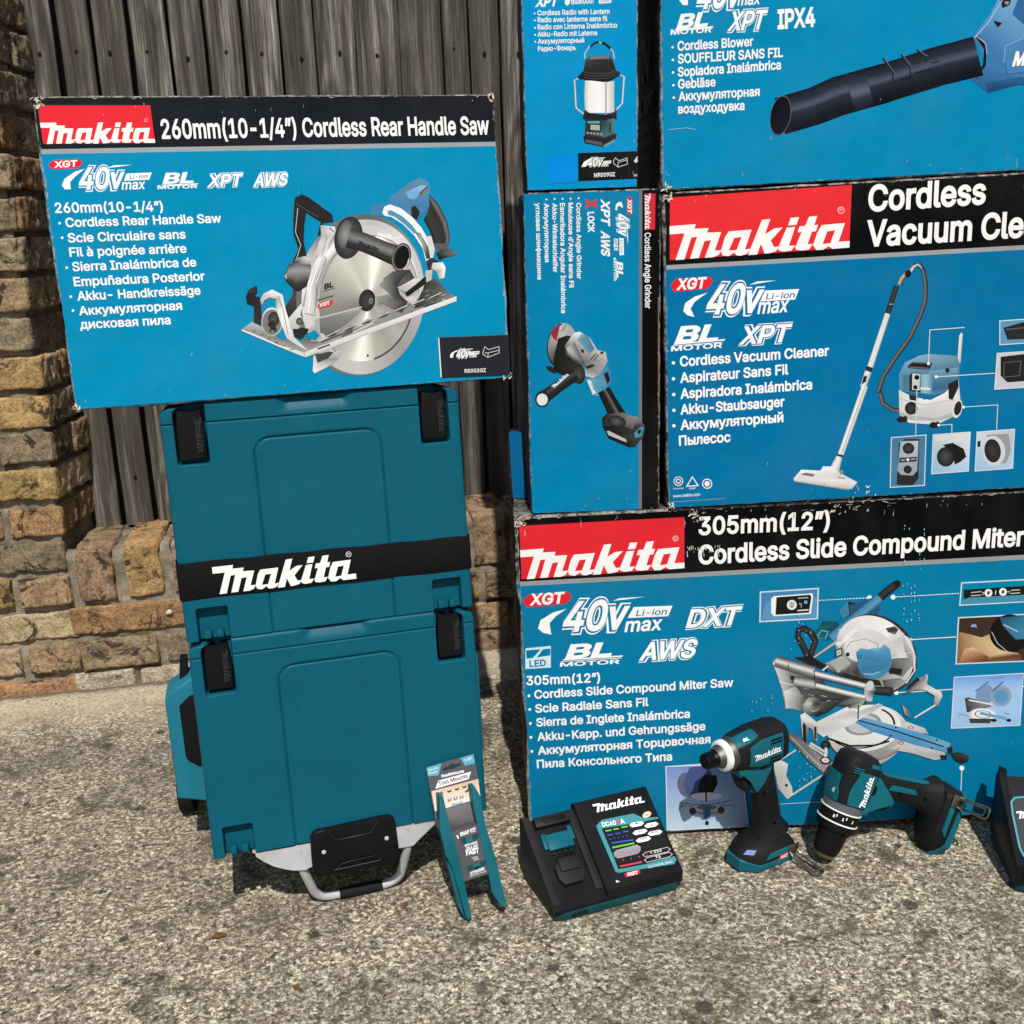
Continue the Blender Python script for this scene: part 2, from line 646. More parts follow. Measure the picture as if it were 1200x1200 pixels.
def ground_material():
    g = NT('weathered_aggregate_concrete')
    co = g.co()
    # warp so that no grain is a clean cell
    wn = g.n('ShaderNodeTexNoise'); wn.inputs['Scale'].default_value = 90; wn.inputs['Detail'].default_value = 3
    g.link(co, wn.inputs['Vector'])
    wv = g.n('ShaderNodeVectorMath'); wv.operation = 'MULTIPLY_ADD'
    g.link(wn.outputs['Color'], wv.inputs[0]); wv.inputs[1].default_value = (0.010, 0.010, 0.010); g.link(co, wv.inputs[2])
    w = wv.outputs[0]
    v1 = g.vor(140, co=w); v2 = g.vor(280, co=w)
    sep = g.n('ShaderNodeSeparateColor'); g.link(v1.outputs['Color'], sep.inputs[0])
    sep2 = g.n('ShaderNodeSeparateColor'); g.link(v2.outputs['Color'], sep2.inputs[0])
    stones = [(0.0, (0.10, 0.080, 0.060)), (0.14, (0.20, 0.165, 0.12)), (0.32, (0.36, 0.30, 0.22)), (0.5, (0.52, 0.45, 0.34)), (0.72, (0.72, 0.65, 0.51)), (1.0, (0.90, 0.85, 0.71))]
    c1 = g.ramp(sep.outputs[0], stones)
    c2 = g.ramp(sep2.outputs[1], stones)
    col = g.mix(g.ramp(g.noise(60, 3), [(0.40, 0.05), (0.60, 0.95)]), c1, c2)
    col = g.mix(0.8, col, g.ramp(g.noise(240, 6, 0.78), [(0.3, 0.30), (0.5, 0.9), (0.66, 1.25)]), 'MULTIPLY')
    # dirt between grains
    gap = g.ramp(v1.outputs['Distance'], [(0.40, 0.0), (0.72, 1.0)])
    gap2 = g.ramp(g.noise(105, 5, 0.7), [(0.40, 1.0), (0.54, 0.0)])
    col = g.mix(g.math('MULTIPLY', g.math('MAXIMUM', gap, gap2), 0.66), col, (0.15, 0.125, 0.095))
    # pits and pale chips
    fl = g.noise(165, 8, 0.74)
    col = g.mix(g.ramp(fl, [(0.41, 0.92), (0.475, 0.0)]), col, (0.055, 0.045, 0.033))
    fl2 = g.noise(135, 8, 0.74, co=g.co((1.0, 1.0, 1.7)))
    col = g.mix(g.ramp(fl2, [(0.53, 0.0), (0.585, 0.95)]), col, (0.95, 0.90, 0.75))
    # darker worn areas
    big = g.noise(3.2, 7, 0.7)
    col = g.mix(g.ramp(big, [(0.38, 0.42), (0.58, 0.0)]), col, (0.125, 0.108, 0.088))
    mid = g.noise(19, 6, 0.7)
    col = g.mix(g.ramp(mid, [(0.34, 0.65), (0.47, 0.0)]), col, (0.135, 0.114, 0.09))
    # irregular damp-dark stains, small and large
    st1 = g.noise(9.5, 9, 0.74, dist=0.5)
    col = g.mix(g.ramp(st1, [(0.37, 0.80), (0.46, 0.0)]), col, (0.075, 0.064, 0.050))
    st2 = g.noise(38, 6, 0.66)
    col = g.mix(g.ramp(st2, [(0.345, 0.92), (0.385, 0.0)]), col, (0.055, 0.052, 0.042))
    col = g.mix(1.0, col, (0.93, 0.905, 0.845), 'MULTIPLY')
    # scattered dark pebbles and a few rusty ones
    v3 = g.vor(21, co=w)
    s3 = g.n('ShaderNodeSeparateColor'); g.link(v3.outputs['Color'], s3.inputs[0])
    rare = g.ramp(s3.outputs[0], [(0.80, 0.0), (0.805, 1.0)])
    size = g.math('MULTIPLY_ADD', s3.outputs[1], 0.20, 0.10)
    near = g.ramp(g.math('SUBTRACT', size, v3.outputs['Distance']), [(0.0, 0.0), (0.05, 1.0)])
    peb = g.math('MULTIPLY', rare, near)
    pcol = g.ramp(s3.outputs[2], [(0.0, (0.07, 0.06, 0.05)), (0.6, (0.11, 0.095, 0.08)), (0.965, (0.24, 0.12, 0.06))], 'CONSTANT')
    col = g.mix(g.math('MULTIPLY', peb, 0.9), col, pcol)
    # smoother, paler cement skim along the foot of the wall
    sp = g.n('ShaderNodeVectorMath'); sp.operation = 'DOT_PRODUCT'
    g.link(co, sp.inputs[0]); sp.inputs[1].default_value = tuple(WN)
    dist = g.math('SUBTRACT', WO.dot(WN), sp.outputs['Value'])
    edge = g.math('MULTIPLY_ADD', g.noise(7, 5, 0.65), -0.34, g.math('ADD', dist, 0.17))
    skim = g.ramp(edge, [(0.06, 1.0), (0.26, 0.0)])
    skc = g.mix(g.noise(16, 6, 0.7), (0.36, 0.295, 0.205), (0.66, 0.57, 0.43))
    skc = g.mix(g.ramp(g.noise(120, 4, 0.7), [(0.50, 0.0), (0.60, 0.7)]), skc, (0.22, 0.17, 0.115))
    col = g.mix(g.math('MULTIPLY', skim, 0.85), col, skc)
    # damp grey tide line beyond the skim
    tide = g.math('MULTIPLY', g.ramp(edge, [(0.22, 0.0), (0.34, 1.0), (0.40, 0.7), (0.55, 0.0)]), g.ramp(g.noise(4.5, 4), [(0.4, 0.2), (0.6, 0.8)]))
    col = g.mix(g.math('MULTIPLY', tide, 0.75), col, (0.10, 0.09, 0.075))
    # darker seam right against the bricks
    col = g.mix(g.ramp(g.math('MULTIPLY_ADD', g.noise(30, 4), -0.03, dist), [(-0.01, 0.8), (0.016, 0.0)]), col, (0.07, 0.055, 0.04))
    h = g.math('MULTIPLY_ADD', v1.outputs['Distance'], -1.0, g.math('MULTIPLY', g.noise(210, 5, 0.7), 1.1))
    h = g.math('MULTIPLY', h, g.math('MULTIPLY_ADD', skim, -0.7, 1.0))
    h2 = g.math('MULTIPLY_ADD', g.noise(24, 4), 1.2, h)
    return g.out(col, 0.92, g.bump(h2, 0.75, 0.0045), spec=0.2)

def build_ground():
    # fine sheet in the middle with shallow undulation, then out to the horizon
    V, F = [], []
    xs = [-60, -12, -3] + [-1.6 + 0.02 * i for i in range(161)] + [3, 12, 60]
    ys = [-60, -10, -1] + [0.5 + 0.02 * i for i in range(106)] + [5, 20, 60]
    for y in ys:
        for x in xs:
            z = 0.0
            if abs(x) < 2 and 0.4 < y < 2.7:
                z = 0.0016 * noise.noise(Vector((x * 9, y * 9, 0))) + 0.0012 * noise.noise(Vector((x * 31, y * 31, 3))) - 0.0015
            V.append((x, y, z))
    n = len(xs)
    for j in range(len(ys) - 1):
        for i in range(n - 1):
            F.append((j * n + i, j * n + i + 1, (j + 1) * n + i + 1, (j + 1) * n + i))
    o = mesh('ground', V, F, ground_material(), smooth=True)
    structure(o)
build_ground()

# ------------------------------------------------------------------ bricks
def brick_material():
    g = NT('london_stock_brick')
    at = g.n('ShaderNodeAttribute'); at.attribute_name = 'tint'
    base = at.outputs['Color']
    n1 = g.noise(30, 8, 0.75)
    base = g.mix(0.95, base, g.ramp(n1, [(0.30, 0.35), (0.46, 0.85), (0.58, 1.15), (0.72, 1.6)]), 'MULTIPLY')
    nf = g.noise(150, 6, 0.8)
    base = g.mix(0.8, base, g.ramp(nf, [(0.34, 0.3), (0.5, 1.0), (0.66, 1.55)]), 'MULTIPLY')
    # soot crust with torn edges
    n2 = g.noise(13, 9, 0.78, dist=0.9)
    base = g.mix(g.ramp(n2, [(0.55, 0.0), (0.585, 0.9)]), base, (0.038, 0.029, 0.022))
    # pale lime bloom, pinholes
    n3 = g.noise(34, 8, 0.78)
    base = g.mix(g.ramp(n3, [(0.60, 0.0), (0.70, 0.6)]), base, (0.40, 0.345, 0.25))
    v = g.vor(150)
    base = g.mix(g.ramp(v.outputs['Distance'], [(0.08, 0.8), (0.17, 0.0)]), base, (0.035, 0.025, 0.018))
    wq = g.n('ShaderNodeVectorMath'); wq.operation = 'MULTIPLY_ADD'
    nq = g.n('ShaderNodeTexNoise'); nq.inputs['Scale'].default_value = 26; nq.inputs['Detail'].default_value = 6; g.link(g.co(), nq.inputs['Vector'])
    g.link(nq.outputs['Color'], wq.inputs[0]); wq.inputs[1].default_value = (0.05, 0.05, 0.05); g.link(g.co(), wq.inputs[2])
    ck = g.vor(13, 'DISTANCE_TO_EDGE', co=wq.outputs[0])
    crack = g.math('MULTIPLY', g.ramp(ck.outputs['Distance'], [(0.008, 1.0), (0.03, 0.0)]), g.ramp(g.noise(9, 3), [(0.56, 0.0), (0.62, 0.75)]))
    base = g.mix(crack, base, (0.03, 0.022, 0.016))
    h = g.math('ADD', g.math('MULTIPLY', g.noise(75, 9, 0.8), 1.8), g.math('MULTIPLY_ADD', crack, -0.8, g.math('MULTIPLY', n2, -1.3)))
    h = g.math('ADD', h, g.ramp(v.outputs['Distance'], [(0.05, 0.0), (0.25, 0.35)]))
    return g.out(base, 0.95, g.bump(h, 0.85, 0.006), spec=0.15)

def mortar_material():
    g = NT('lime_mortar')
    c = g.mix(g.ramp(g.noise(26, 8, 0.75), [(0.3, 0.0), (0.7, 1.0)]), (0.15, 0.124, 0.088), (0.44, 0.375, 0.285))
    c = g.mix(g.ramp(g.noise(8, 6), [(0.46, 0.0), (0.64, 0.8)]), c, (0.08, 0.066, 0.05))
    c = g.mix(0.7, c, g.ramp(g.noise(260, 5, 0.8), [(0.3, 0.35), (0.55, 1.0), (0.7, 1.4)]), 'MULTIPLY')
    return g.out(c, 0.95, g.bump(g.noise(120, 9, 0.8), 0.8, 0.005), spec=0.12)

TINTS = [(0.45, 0.315, 0.175), (0.48, 0.31, 0.145), (0.38, 0.265, 0.155), (0.50, 0.385, 0.24), (0.42, 0.25, 0.13), (0.31, 0.245, 0.16), (0.52, 0.345, 0.15), (0.42, 0.31, 0.195)]
PINK = [(0.45, 0.30, 0.19), (0.44, 0.33, 0.23), (0.42, 0.27, 0.17)]

class Bricks:
    def __init__(s, seed):
        s.V, s.F, s.T, s.rng = [], [], [], random.Random(seed)
    def brick(s, O, X, N, L, H, D, tint=None, rough=1.0):
        """O: lower left front corner; front faces -N"""
        rng = s.rng
        tint = tint or rng.choice(TINTS)
        k = rng.uniform(0.8, 1.15)
        tint = (tint[0] * k, tint[1] * k * rng.uniform(0.95, 1.04), tint[2] * k)
        nx, nz, ny = max(4, int(L / 0.005)), max(4, int(H / 0.005)), 4
        seed = Vector((rng.uniform(0, 99), rng.uniform(0, 99), rng.uniform(0, 99)))
        Z = Vector((0, 0, 1))
        ang = rng.uniform(-0.012, 0.012)
        X2 = (X * math.cos(ang) + Z * math.sin(ang)); Z2 = (Z * math.cos(ang) - X * math.sin(ang))
        push = rng.uniform(-0.005, 0.006)
        idx = {}
        def vert(i, j, k_):
            key = (i, j, k_)
            if key in idx: return idx[key]
            u, v, d = i / nx * L, j / nz * H, k_ / ny * D
            r = 0.0032
            p = Vector((u, v, d))
            # round the edges, then chip and roughen
            q = Vector((min(max(u, r), L - r), min(max(v, r), H - r), min(max(d, r), D - r)))
            e = p - q
            if e.length > 1e-9: p = q + e.normalized() * min(e.length, r)
            a = noise.fractal(seed + p * 55, 0.8, 2.1, 5) * 0.0022 * rough
            b = noise.noise(seed * 0.7 + p * 12) * 0.0018 * rough
            corner = (1 if (i in (0, nx)) else 0) + (1 if (j in (0, nz)) else 0) + (1 if k_ in (0, ny) else 0)
            chip = max(0, noise.noise(seed + p * 19 + Vector((7, 7, 7)))) * 0.008 * rough * (corner >= 2)
            cdir = (p - Vector((L / 2, H / 2, D / 2)))
            nrm = Vector((0, 0, 0))
            if i in (0, nx): nrm.x = 1 if i else -1
            if j in (0, nz): nrm.y = 1 if j else -1
            if k_ in (0, ny): nrm.z = 1 if k_ else -1
            nrm.normalize()
            p = p + nrm * (a + b * 0.5 - chip)
            P = O + X2 * p.x + Z2 * p.y + N * (p.z + push)
            idx[key] = len(s.V)
            s.V.append(P); s.T.append(tint)
            return idx[key]
        for i in range(nx):
            for j in range(nz):
                s.F.append((vert(i, j, 0), vert(i + 1, j, 0), vert(i + 1, j + 1, 0), vert(i, j + 1, 0)))
        for i in range(nx):
            for k_ in range(ny):
                s.F.append((vert(i, nz, k_), vert(i + 1, nz, k_), vert(i + 1, nz, k_ + 1), vert(i, nz, k_ + 1)))
                s.F.append((vert(i, 0, k_ + 1), vert(i + 1, 0, k_ + 1), vert(i + 1, 0, k_), vert(i, 0, k_)))
        for j in range(nz):
            for k_ in range(ny):
                s.F.append((vert(nx, j, k_), vert(nx, j, k_ + 1), vert(nx, j + 1, k_ + 1), vert(nx, j + 1, k_)))
                s.F.append((vert(0, j, k_ + 1), vert(0, j, k_), vert(0, j + 1, k_), vert(0, j + 1, k_ + 1)))
    def build(s, name, mat, parent):
        me = bpy.data.meshes.new(name)
        me.from_pydata([tuple(v) for v in s.V], [], s.F)
        at = me.attributes.new('tint', 'FLOAT_COLOR', 'POINT')
        at.data.foreach_set('color', [x for t in s.T for x in (*t, 1.0)])
        me.polygons.foreach_set('use_smooth', [True] * len(me.polygons))
        me.update()
        return new_obj(name, me, parent, [mat])

def rough_sheet(name, corner, A, B, na, nb, amp, mat, parent, Nrm, seed=0):
    V, F = [], []
    for j in range(nb + 1):
        for i in range(na + 1):
            p = corner + A * (i / na) + B * (j / nb)
            q = p * 23 + Vector((seed, seed, seed))
            V.append(p + Nrm * (noise.fractal(q, 0.8, 2.1, 4) * amp))
    for j in range(nb):
        for i in range(na):
            F.append((j * (na + 1) + i, j * (na + 1) + i + 1, (j + 1) * (na + 1) + i + 1, (j + 1) * (na + 1) + i))
    return V, F

BR, MO = brick_material(), mortar_material()
PITCHB = 0.0785
Z1 = Vector((0, 0, 1))

def build_wall():
    t = root('brick_wall', 'low weathered yellow brick wall with a brick on edge top, under the timber fence', 'wall', loc=(0, 0, 0))
    b = Bricks(5)
    rng = random.Random(11)
    # three stretcher courses and a course set on edge; front face bends no further than the pier
    s0, s1 = -0.955, 1.3
    zb = [-0.04, 0.041, 0.1205]
    starts = [[-1.0, -0.86, -0.62, -0.40, -0.20, 0.02, 0.25, 0.48, 0.72, 0.95, 1.18, 1.36],
              [-0.98, -0.80, -0.565, -0.34, -0.115, 0.0, 0.22, 0.45, 0.68, 0.9, 1.13, 1.36],
              [-0.99, -0.735, -0.52, -0.29, -0.07, 0.16, 0.39, 0.62, 0.85, 1.08, 1.31]]
    hs = [0.072, 0.067, 0.066]
    for r, st in enumerate(starts):
        for i in range(len(st) - 1):
            L = st[i + 1] - st[i] - rng.uniform(0.010, 0.016)
            tint = None
            if r == 0: tint = rng.choice(PINK + [(0.52, 0.42, 0.32), (0.55, 0.47, 0.37)])
            b.brick(wall_pt(st[i], zb[r] + rng.uniform(-0.002, 0.002)), WX, WN, L, hs[r], 0.10, tint, 1.0)
    s = -0.962
    while s < 1.3:
        w = rng.uniform(0.070, 0.086)
        h = rng.uniform(0.118, 0.128)
        b.brick(wall_pt(s, 0.2), WX, WN, w, h, 0.2, rng.choice(TINTS + PINK + PINK), 1.4)
        s += w + rng.uniform(0.014, 0.026)
    b.build('brickwork', BR, t)
    V, F = [], []
    prof = [(0.012, -0.03 + 0.0058 * j) for j in range(57)] + [(0.014, 0.303), (0.019, 0.309)] + [(0.026 + 0.0095 * j, 0.311) for j in range(30)]
    na = 330
    for d, z in prof:
        nn = (-WN if z < 0.302 else (Z1 - WN).normalized() if d < 0.02 else Z1)
        for i in range(na + 1):
            P = wall_pt(s0 - 0.03 + 2.35 * i / na, z, d)
            V.append(P + nn * noise.fractal(P * 23, 0.8, 2.1, 4) * 0.006)
    for j in range(len(prof) - 1):
        for i in range(na):
            F.append((j * (na + 1) + i, j * (na + 1) + i + 1, (j + 1) * (na + 1) + i + 1, (j + 1) * (na + 1) + i))
    mesh('mortar', V, F, MO, t, smooth=True)
    return t
build_wall()

def build_pier():
    t = root('brick_pier', 'tall old yellow brick pier at the left end of the timber fence', 'pier', loc=(0, 0, 0))
    b = Bricks(23)
    rng = random.Random(4)
    RX = Vector((math.cos(WALL_YAW + rad(80)), math.sin(WALL_YAW + rad(80)), 0))     # splayed return towards the fence
    RN = Vector((-RX.y, RX.x, 0))
    z = -0.035; row = 0
    while z < 1.75:
        h = 0.066
        ce = -0.972 + rng.uniform(-0.006, 0.006)
        if z < 0.31: ce -= 0.004
        x = ce
        off = 0.108 if row % 2 else 0.222
        first = True
        while x > -1.75:
            L = off if first else (0.222 if rng.random() > 0.3 else 0.108)
            L += rng.uniform(-0.006, 0.006)
            b.brick(wall_pt(x - L, z + rng.uniform(-0.002, 0.002)), WX, WN, L, h + rng.uniform(-0.003, 0.002), 0.1, None, 1.2)
            x -= L + rng.uniform(0.012, 0.018)
            first = False
        if z > 0.28:
            O = wall_pt(ce, z, 0.012)
            L = 0.19
            if row % 2:
                b.brick(O, RX, RN, 0.085, h, 0.08, rng.choice(TINTS[2:6]), 1.6); b.brick(O + RX * 0.098, RX, RN, 0.10, h, 0.08, None, 1.6)
            else:
                b.brick(O, RX, RN, L, h, 0.08, rng.choice(TINTS[2:6]), 1.6)  # mostly darker tints: the shade of the return is put into its colour
        z += PITCHB; row += 1
    b.build('brickwork', BR, t)
    V, F = [], []
    nc, nr, nf = 26, 230, 120
    for j in range(nr + 1):
        zz = -0.03 + 1.8 * j / nr
        ce = -0.984
        for i in range(nf + nc + 1):
            if i <= nf: P, nn = wall_pt(-1.8 + (ce + 1.8) * i / nf, zz, 0.012), -WN
            else: P, nn = wall_pt(ce, zz, 0.012) + RX * (0.22 * (i - nf) / nc) + RN * 0.004, -RN
            q = P * 23
            V.append(P + nn * noise.fractal(q, 0.8, 2.1, 4) * 0.006)
    w = nf + nc + 1
    for j in range(nr):
        for i in range(w - 1):
            F.append((j * w + i, j * w + i + 1, (j + 1) * w + i + 1, (j + 1) * w + i))
    mesh('mortar', V, F, MO, t, smooth=True)
build_pier()

# white snail shell on the wall
def build_shell():
    bm = bmesh.new()
    bmesh.ops.create_uvsphere(bm, u_segments=18, v_segments=12, radius=0.0058)
    for v in bm.verts:
        a = math.atan2(v.co.x, v.co.z)
        r = 1 + 0.14 * (a / math.pi) + 0.06 * math.sin(3 * a)
        v.co = Vector((v.co.x * r * 1.25, v.co.y * 0.62, v.co.z * r * 0.95))
    m = plastic('chalky_shell', (196, 192, 180), 0.7, 500, 0.2)
    o = from_bm('snail_shell', bm, m, None, 60)
    o.matrix_world = Matrix.Translation(wall_pt(-0.782, 0.161, -0.002)) @ Matrix.Rotation(WALL_YAW, 4, 'Z') @ Matrix.Rotation(-0.5, 4, 'Y')
    tag(o, 'small white snail shell stuck to the low brick wall beside the tool cases', 'shell')
build_shell()

# ------------------------------------------------------------------ fence
FO = Vector((0, 2.4645, 0))
def fence_pt(s, z, d=0.0):
    return FO + WX * s + WN * d + Vector((0, 0, z))

def wood_material():
    g = NT('weathered_grey_timber')
    at = g.n('ShaderNodeAttribute'); at.attribute_name = 'board'
    sepa = g.n('ShaderNodeSeparateColor'); g.link(at.outputs['Color'], sepa.inputs[0])
    cmb = g.n('ShaderNodeCombineXYZ')
    g.link(sepa.outputs[0], cmb.inputs[1]); g.link(sepa.outputs[1], cmb.inputs[2])
    uvn = g.n('ShaderNodeAttribute'); uvn.attribute_name = 'grainco'
    ad = g.n('ShaderNodeVectorMath'); ad.operation = 'MULTIPLY_ADD'
    g.link(cmb.outputs[0], ad.inputs[0]); ad.inputs[1].default_value = (9, 37, 51); g.link(uvn.outputs['Vector'], ad.inputs[2])
    co = ad.outputs[0]
    def sc(v):
        mp = g.n('ShaderNodeMapping'); mp.inputs['Scale'].default_value = v; g.link(co, mp.inputs[0]); return mp.outputs[0]
    # cathedral grain: rings cut by the board face
    warp = g.noise(1.0, 3, 0.5, co=sc((9, 1, 1.3)))
    sx = g.n('ShaderNodeSeparateXYZ'); g.link(co, sx.inputs[0])
    knot = g.vor(1.0, co=sc((9.0, 1, 2.4)))
    kd = g.ramp(knot.outputs['Distance'], [(0.0, 1.0), (0.35, 0.0)])
    rings = g.math('ADD', g.math('MULTIPLY', sx.outputs[0], 120), g.math('ADD', g.math('MULTIPLY', warp, 20), g.math('MULTIPLY', kd, 11)))
    rg = g.math('SINE', rings)
    rg = g.math('MULTIPLY_ADD', rg, 0.5, 0.5)
    fib = g.noise(1.0, 6, 0.72, co=sc((130, 1, 4.5)))
    fine = g.noise(1.0, 5, 0.75, co=sc((310, 1, 9)))
    base = g.mix(rg, (0.076, 0.066, 0.054), (0.195, 0.178, 0.156))
    base = g.mix(0.9, base, g.ramp(fib, [(0.34, 0.22), (0.5, 0.95), (0.66, 2.0)]), 'MULTIPLY')
    base = g.mix(0.8, base, g.ramp(fine, [(0.36, 0.35), (0.5, 1.0), (0.64, 1.6)]), 'MULTIPLY')
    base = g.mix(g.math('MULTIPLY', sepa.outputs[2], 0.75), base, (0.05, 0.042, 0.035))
    stain = g.noise(1.0, 4, 0.6, co=sc((16, 1, 3.2)))
    base = g.mix(g.ramp(stain, [(0.52, 0.0), (0.7, 0.55)]), base, (0.042, 0.036, 0.031))
    base = g.mix(g.ramp(knot.outputs['Distance'], [(0.03, 0.85), (0.11, 0.0)]), base, (0.045, 0.033, 0.024))
    h = g.math('ADD', g.math('MULTIPLY', rg, 0.6), g.math('ADD', fib, g.math('MULTIPLY', fine, 0.5)))
    return g.out(base, 0.9, g.bump(h, 0.7, 0.0022), spec=0.2)

def build_fence():
    t = root('timber_fence', 'grey weathered close vertical board fence standing on the low brick wall', 'fence', loc=(0, 0, 0))
    wm = wood_material()
    rng = random.Random(3)
    V, F, B, G = [], [], [], []
    edges = [-1.19, -1.135, -1.062, -0.990, -0.919, -0.848, -0.774, -0.696, -0.62, -0.542, -0.466, -0.39, -0.302, -0.218, -0.121, -0.06, 0.008]
    while edges[-1] < 1.2: edges.append(edges[-1] + rng.uniform(0.072, 0.079))
    def board(s0, s1, z0, z1, d0, d1, dark=None):
        col = (rng.random(), rng.random(), rng.random() if dark is None else dark)
        tl, dd = rng.uniform(-0.003, 0.003), rng.uniform(-0.003, 0.004)
        nz = 60
        k = len(V)
        prof = [(s0, d1), (s0, d0 + 0.002), (s0 + 0.002, d0), (s0 + (s1 - s0) * 0.33, d0 - 0.0008), (s0 + (s1 - s0) * 0.66, d0 - 0.0008), (s1 - 0.002, d0), (s1, d0 + 0.002), (s1, d1)]
        ph = rng.uniform(0, 50)
        for j in range(nz + 1):
            z = z0 + (z1 - z0) * j / nz
            for i, (s, d) in enumerate(prof):
                wob = noise.noise(Vector((ph, i // 4 * 5.0, z * 6))) * 0.0018
                tw = tl * (z - 0.8)
                V.append(fence_pt(s + tw + wob, z, d + dd + 0.002 * math.sin(z * 2 + ph)))
                B.append(col); G.append((s - s0, 0, z))
        n = len(prof)
        for j in range(nz):
            for i in range(n - 1):
                F.append((k + j * n + i, k + j * n + i + 1, k + (j + 1) * n + i + 1, k + (j + 1) * n + i))
        F.append(tuple(k + i for i in range(n))[::-1])
        F.append(tuple(k + nz * n + i for i in range(n)))
    cen = []
    for i in range(len(edges) - 1):
        a, b = edges[i] + 0.0045, edges[i + 1] - 0.005 - rng.uniform(0, 0.002)
        board(a, b, 0.312 + rng.uniform(-0.003, 0.006), 1.9, 0.0, 0.018)
        cen.append((a + b) / 2)
    def emit(name):
        me = bpy.data.meshes.new(name)
        me.from_pydata([tuple(v) for v in V], [], F)
        a1 = me.attributes.new('board', 'FLOAT_COLOR', 'POINT'); a1.data.foreach_set('color', [x for c in B for x in (*c, 1.0)])
        a2 = me.attributes.new('grainco', 'FLOAT_VECTOR', 'POINT'); a2.data.foreach_set('vector', [x for c in G for x in c])
        me.update()
        o = new_obj(name, me, t, [wm])
        V.clear(); F.clear(); B.clear(); G.clear()
        return o
    emit('board_panel')
    for i in range(len(edges) - 2):
        m = edges[i + 1]
        board(m - 0.03, m + 0.03, 0.312, 1.9, 0.055, 0.07, 1.0)  # backing added behind the gaps, toned dark so they read as shade
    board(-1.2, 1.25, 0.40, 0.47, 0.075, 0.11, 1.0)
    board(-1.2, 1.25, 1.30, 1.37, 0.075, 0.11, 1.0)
    emit('dark_gap_backing')
    nm = metal('rusty_nail', (52, 42, 36), 0.6)
    first = None
    for c in cen:
        for z in (0.435 + rng.uniform(-0.012, 0.012), 1.335 + rng.uniform(-0.012, 0.012)):
            if c > 0.06 or (z < 1 and c > -0.8): continue
            M = Matrix.Translation(fence_pt(c + rng.uniform(-0.01, 0.008), z, -0.0012)) @ Matrix.Rotation(WALL_YAW, 4, 'Z')
            if first is None:
                bm = bmesh.new()
                bmesh.ops.create_cone(bm, cap_ends=True, segments=10, radius1=0.0042, radius2=0.0036, depth=0.003, matrix=Matrix.Rotation(rad(90), 4, 'X'))
                o = first = from_bm('nail_head', bm, nm, t, 40)
            else:
                o = first.copy(); COL.objects.link(o)
            o.matrix_world = M
build_fence()
# ------------------------------------------------------------------ printing stock
def print_material():
    g = NT('printed_card')
    at = g.n('ShaderNodeAttribute'); at.attribute_name = 'ink'
    base = at.outputs['Color']
    # rubbed flecks where the flutes have caught
    fl = g.noise(1.0, 3, 0.6, co=g.co((260, 1, 75)))
    zone = g.noise(1.0, 4, 0.6, co=g.co((11, 1, 7)))
    m = g.math('MULTIPLY', g.ramp(fl, [(0.69, 0.0), (0.75, 1.0)]), g.ramp(zone, [(0.57, 0.0), (0.66, 0.7)]))
    base = g.mix(m, base, (0.62, 0.64, 0.62))
    dirt = g.noise(1.0, 5, 0.65, co=g.co((9, 1, 6)))
    base = g.mix(g.ramp(dirt, [(0.45, 0.0), (0.8, 0.06)]), base, (0.16, 0.15, 0.14))
    wv = g.n('ShaderNodeTexWave'); wv.wave_type = 'BANDS'; wv.bands_direction = 'X'
    wv.inputs['Scale'].default_value = 42; wv.inputs['Distortion'].default_value = 0.3; wv.inputs['Detail'].default_value = 1
    g.link(g.co(), wv.inputs['Vector'])
    h = g.math('ADD', g.math('MULTIPLY', wv.outputs['Fac'], 0.09), g.math('MULTIPLY', g.noise(1.0, 3, 0.5, co=g.co((6, 1, 4.5))), 8.0))
    h = g.math('ADD', h, g.math('MULTIPLY', g.noise(1.0, 3, 0.5, co=g.co((30, 1, 20))), 1.0))
    return g.out(base, g.math('MULTIPLY_ADD', dirt, 0.25, 0.34), g.bump(h, 0.5, 0.0028), spec=0.05)
CARD = print_material()

def plain_print_material(name, rough=0.5):
    g = NT(name)
    at = g.n('ShaderNodeAttribute'); at.attribute_name = 'ink'
    return g.out(at.outputs['Color'], rough, g.bump(g.noise(250, 2), 0.1, 0.0004), spec=0.18)
LABEL = plain_print_material('printed_label', 0.42)

# ------------------------------------------------------------------ tool cases
TEAL = plastic('teal_case_plastic', (6, 84, 104), 0.44, 1100, 0.14, wear=0.12, mottle=0.07)
BLACKP = plastic('black_latch_plastic', (15, 16, 17), 0.55, 1200, 0.2, mottle=0.2)
CASE = face_frame(-0.4337, 1.2506, 0.1245, 0.2585, 0.0895, 0.0028)
CW, CD = 0.395, 0.29

def sstep(a, b, x):
    t = max(0.0, min(1.0, (x - a) / (b - a)))
    return t * t * (3 - 2 * t)

def rect_in(u, v, u0, u1, v0, v1, r, w):
    """signed distance style mask (1 inside) of a rounded rectangle with wall width w"""
    cx, cy = (u0 + u1) / 2, (v0 + v1) / 2
    qx, qy = abs(u - cx) - (u1 - u0) / 2 + r, abs(v - cy) - (v1 - v0) / 2 + r
    d = math.hypot(max(qx, 0), max(qy, 0)) + min(max(qx, qy), 0) - r
    return d

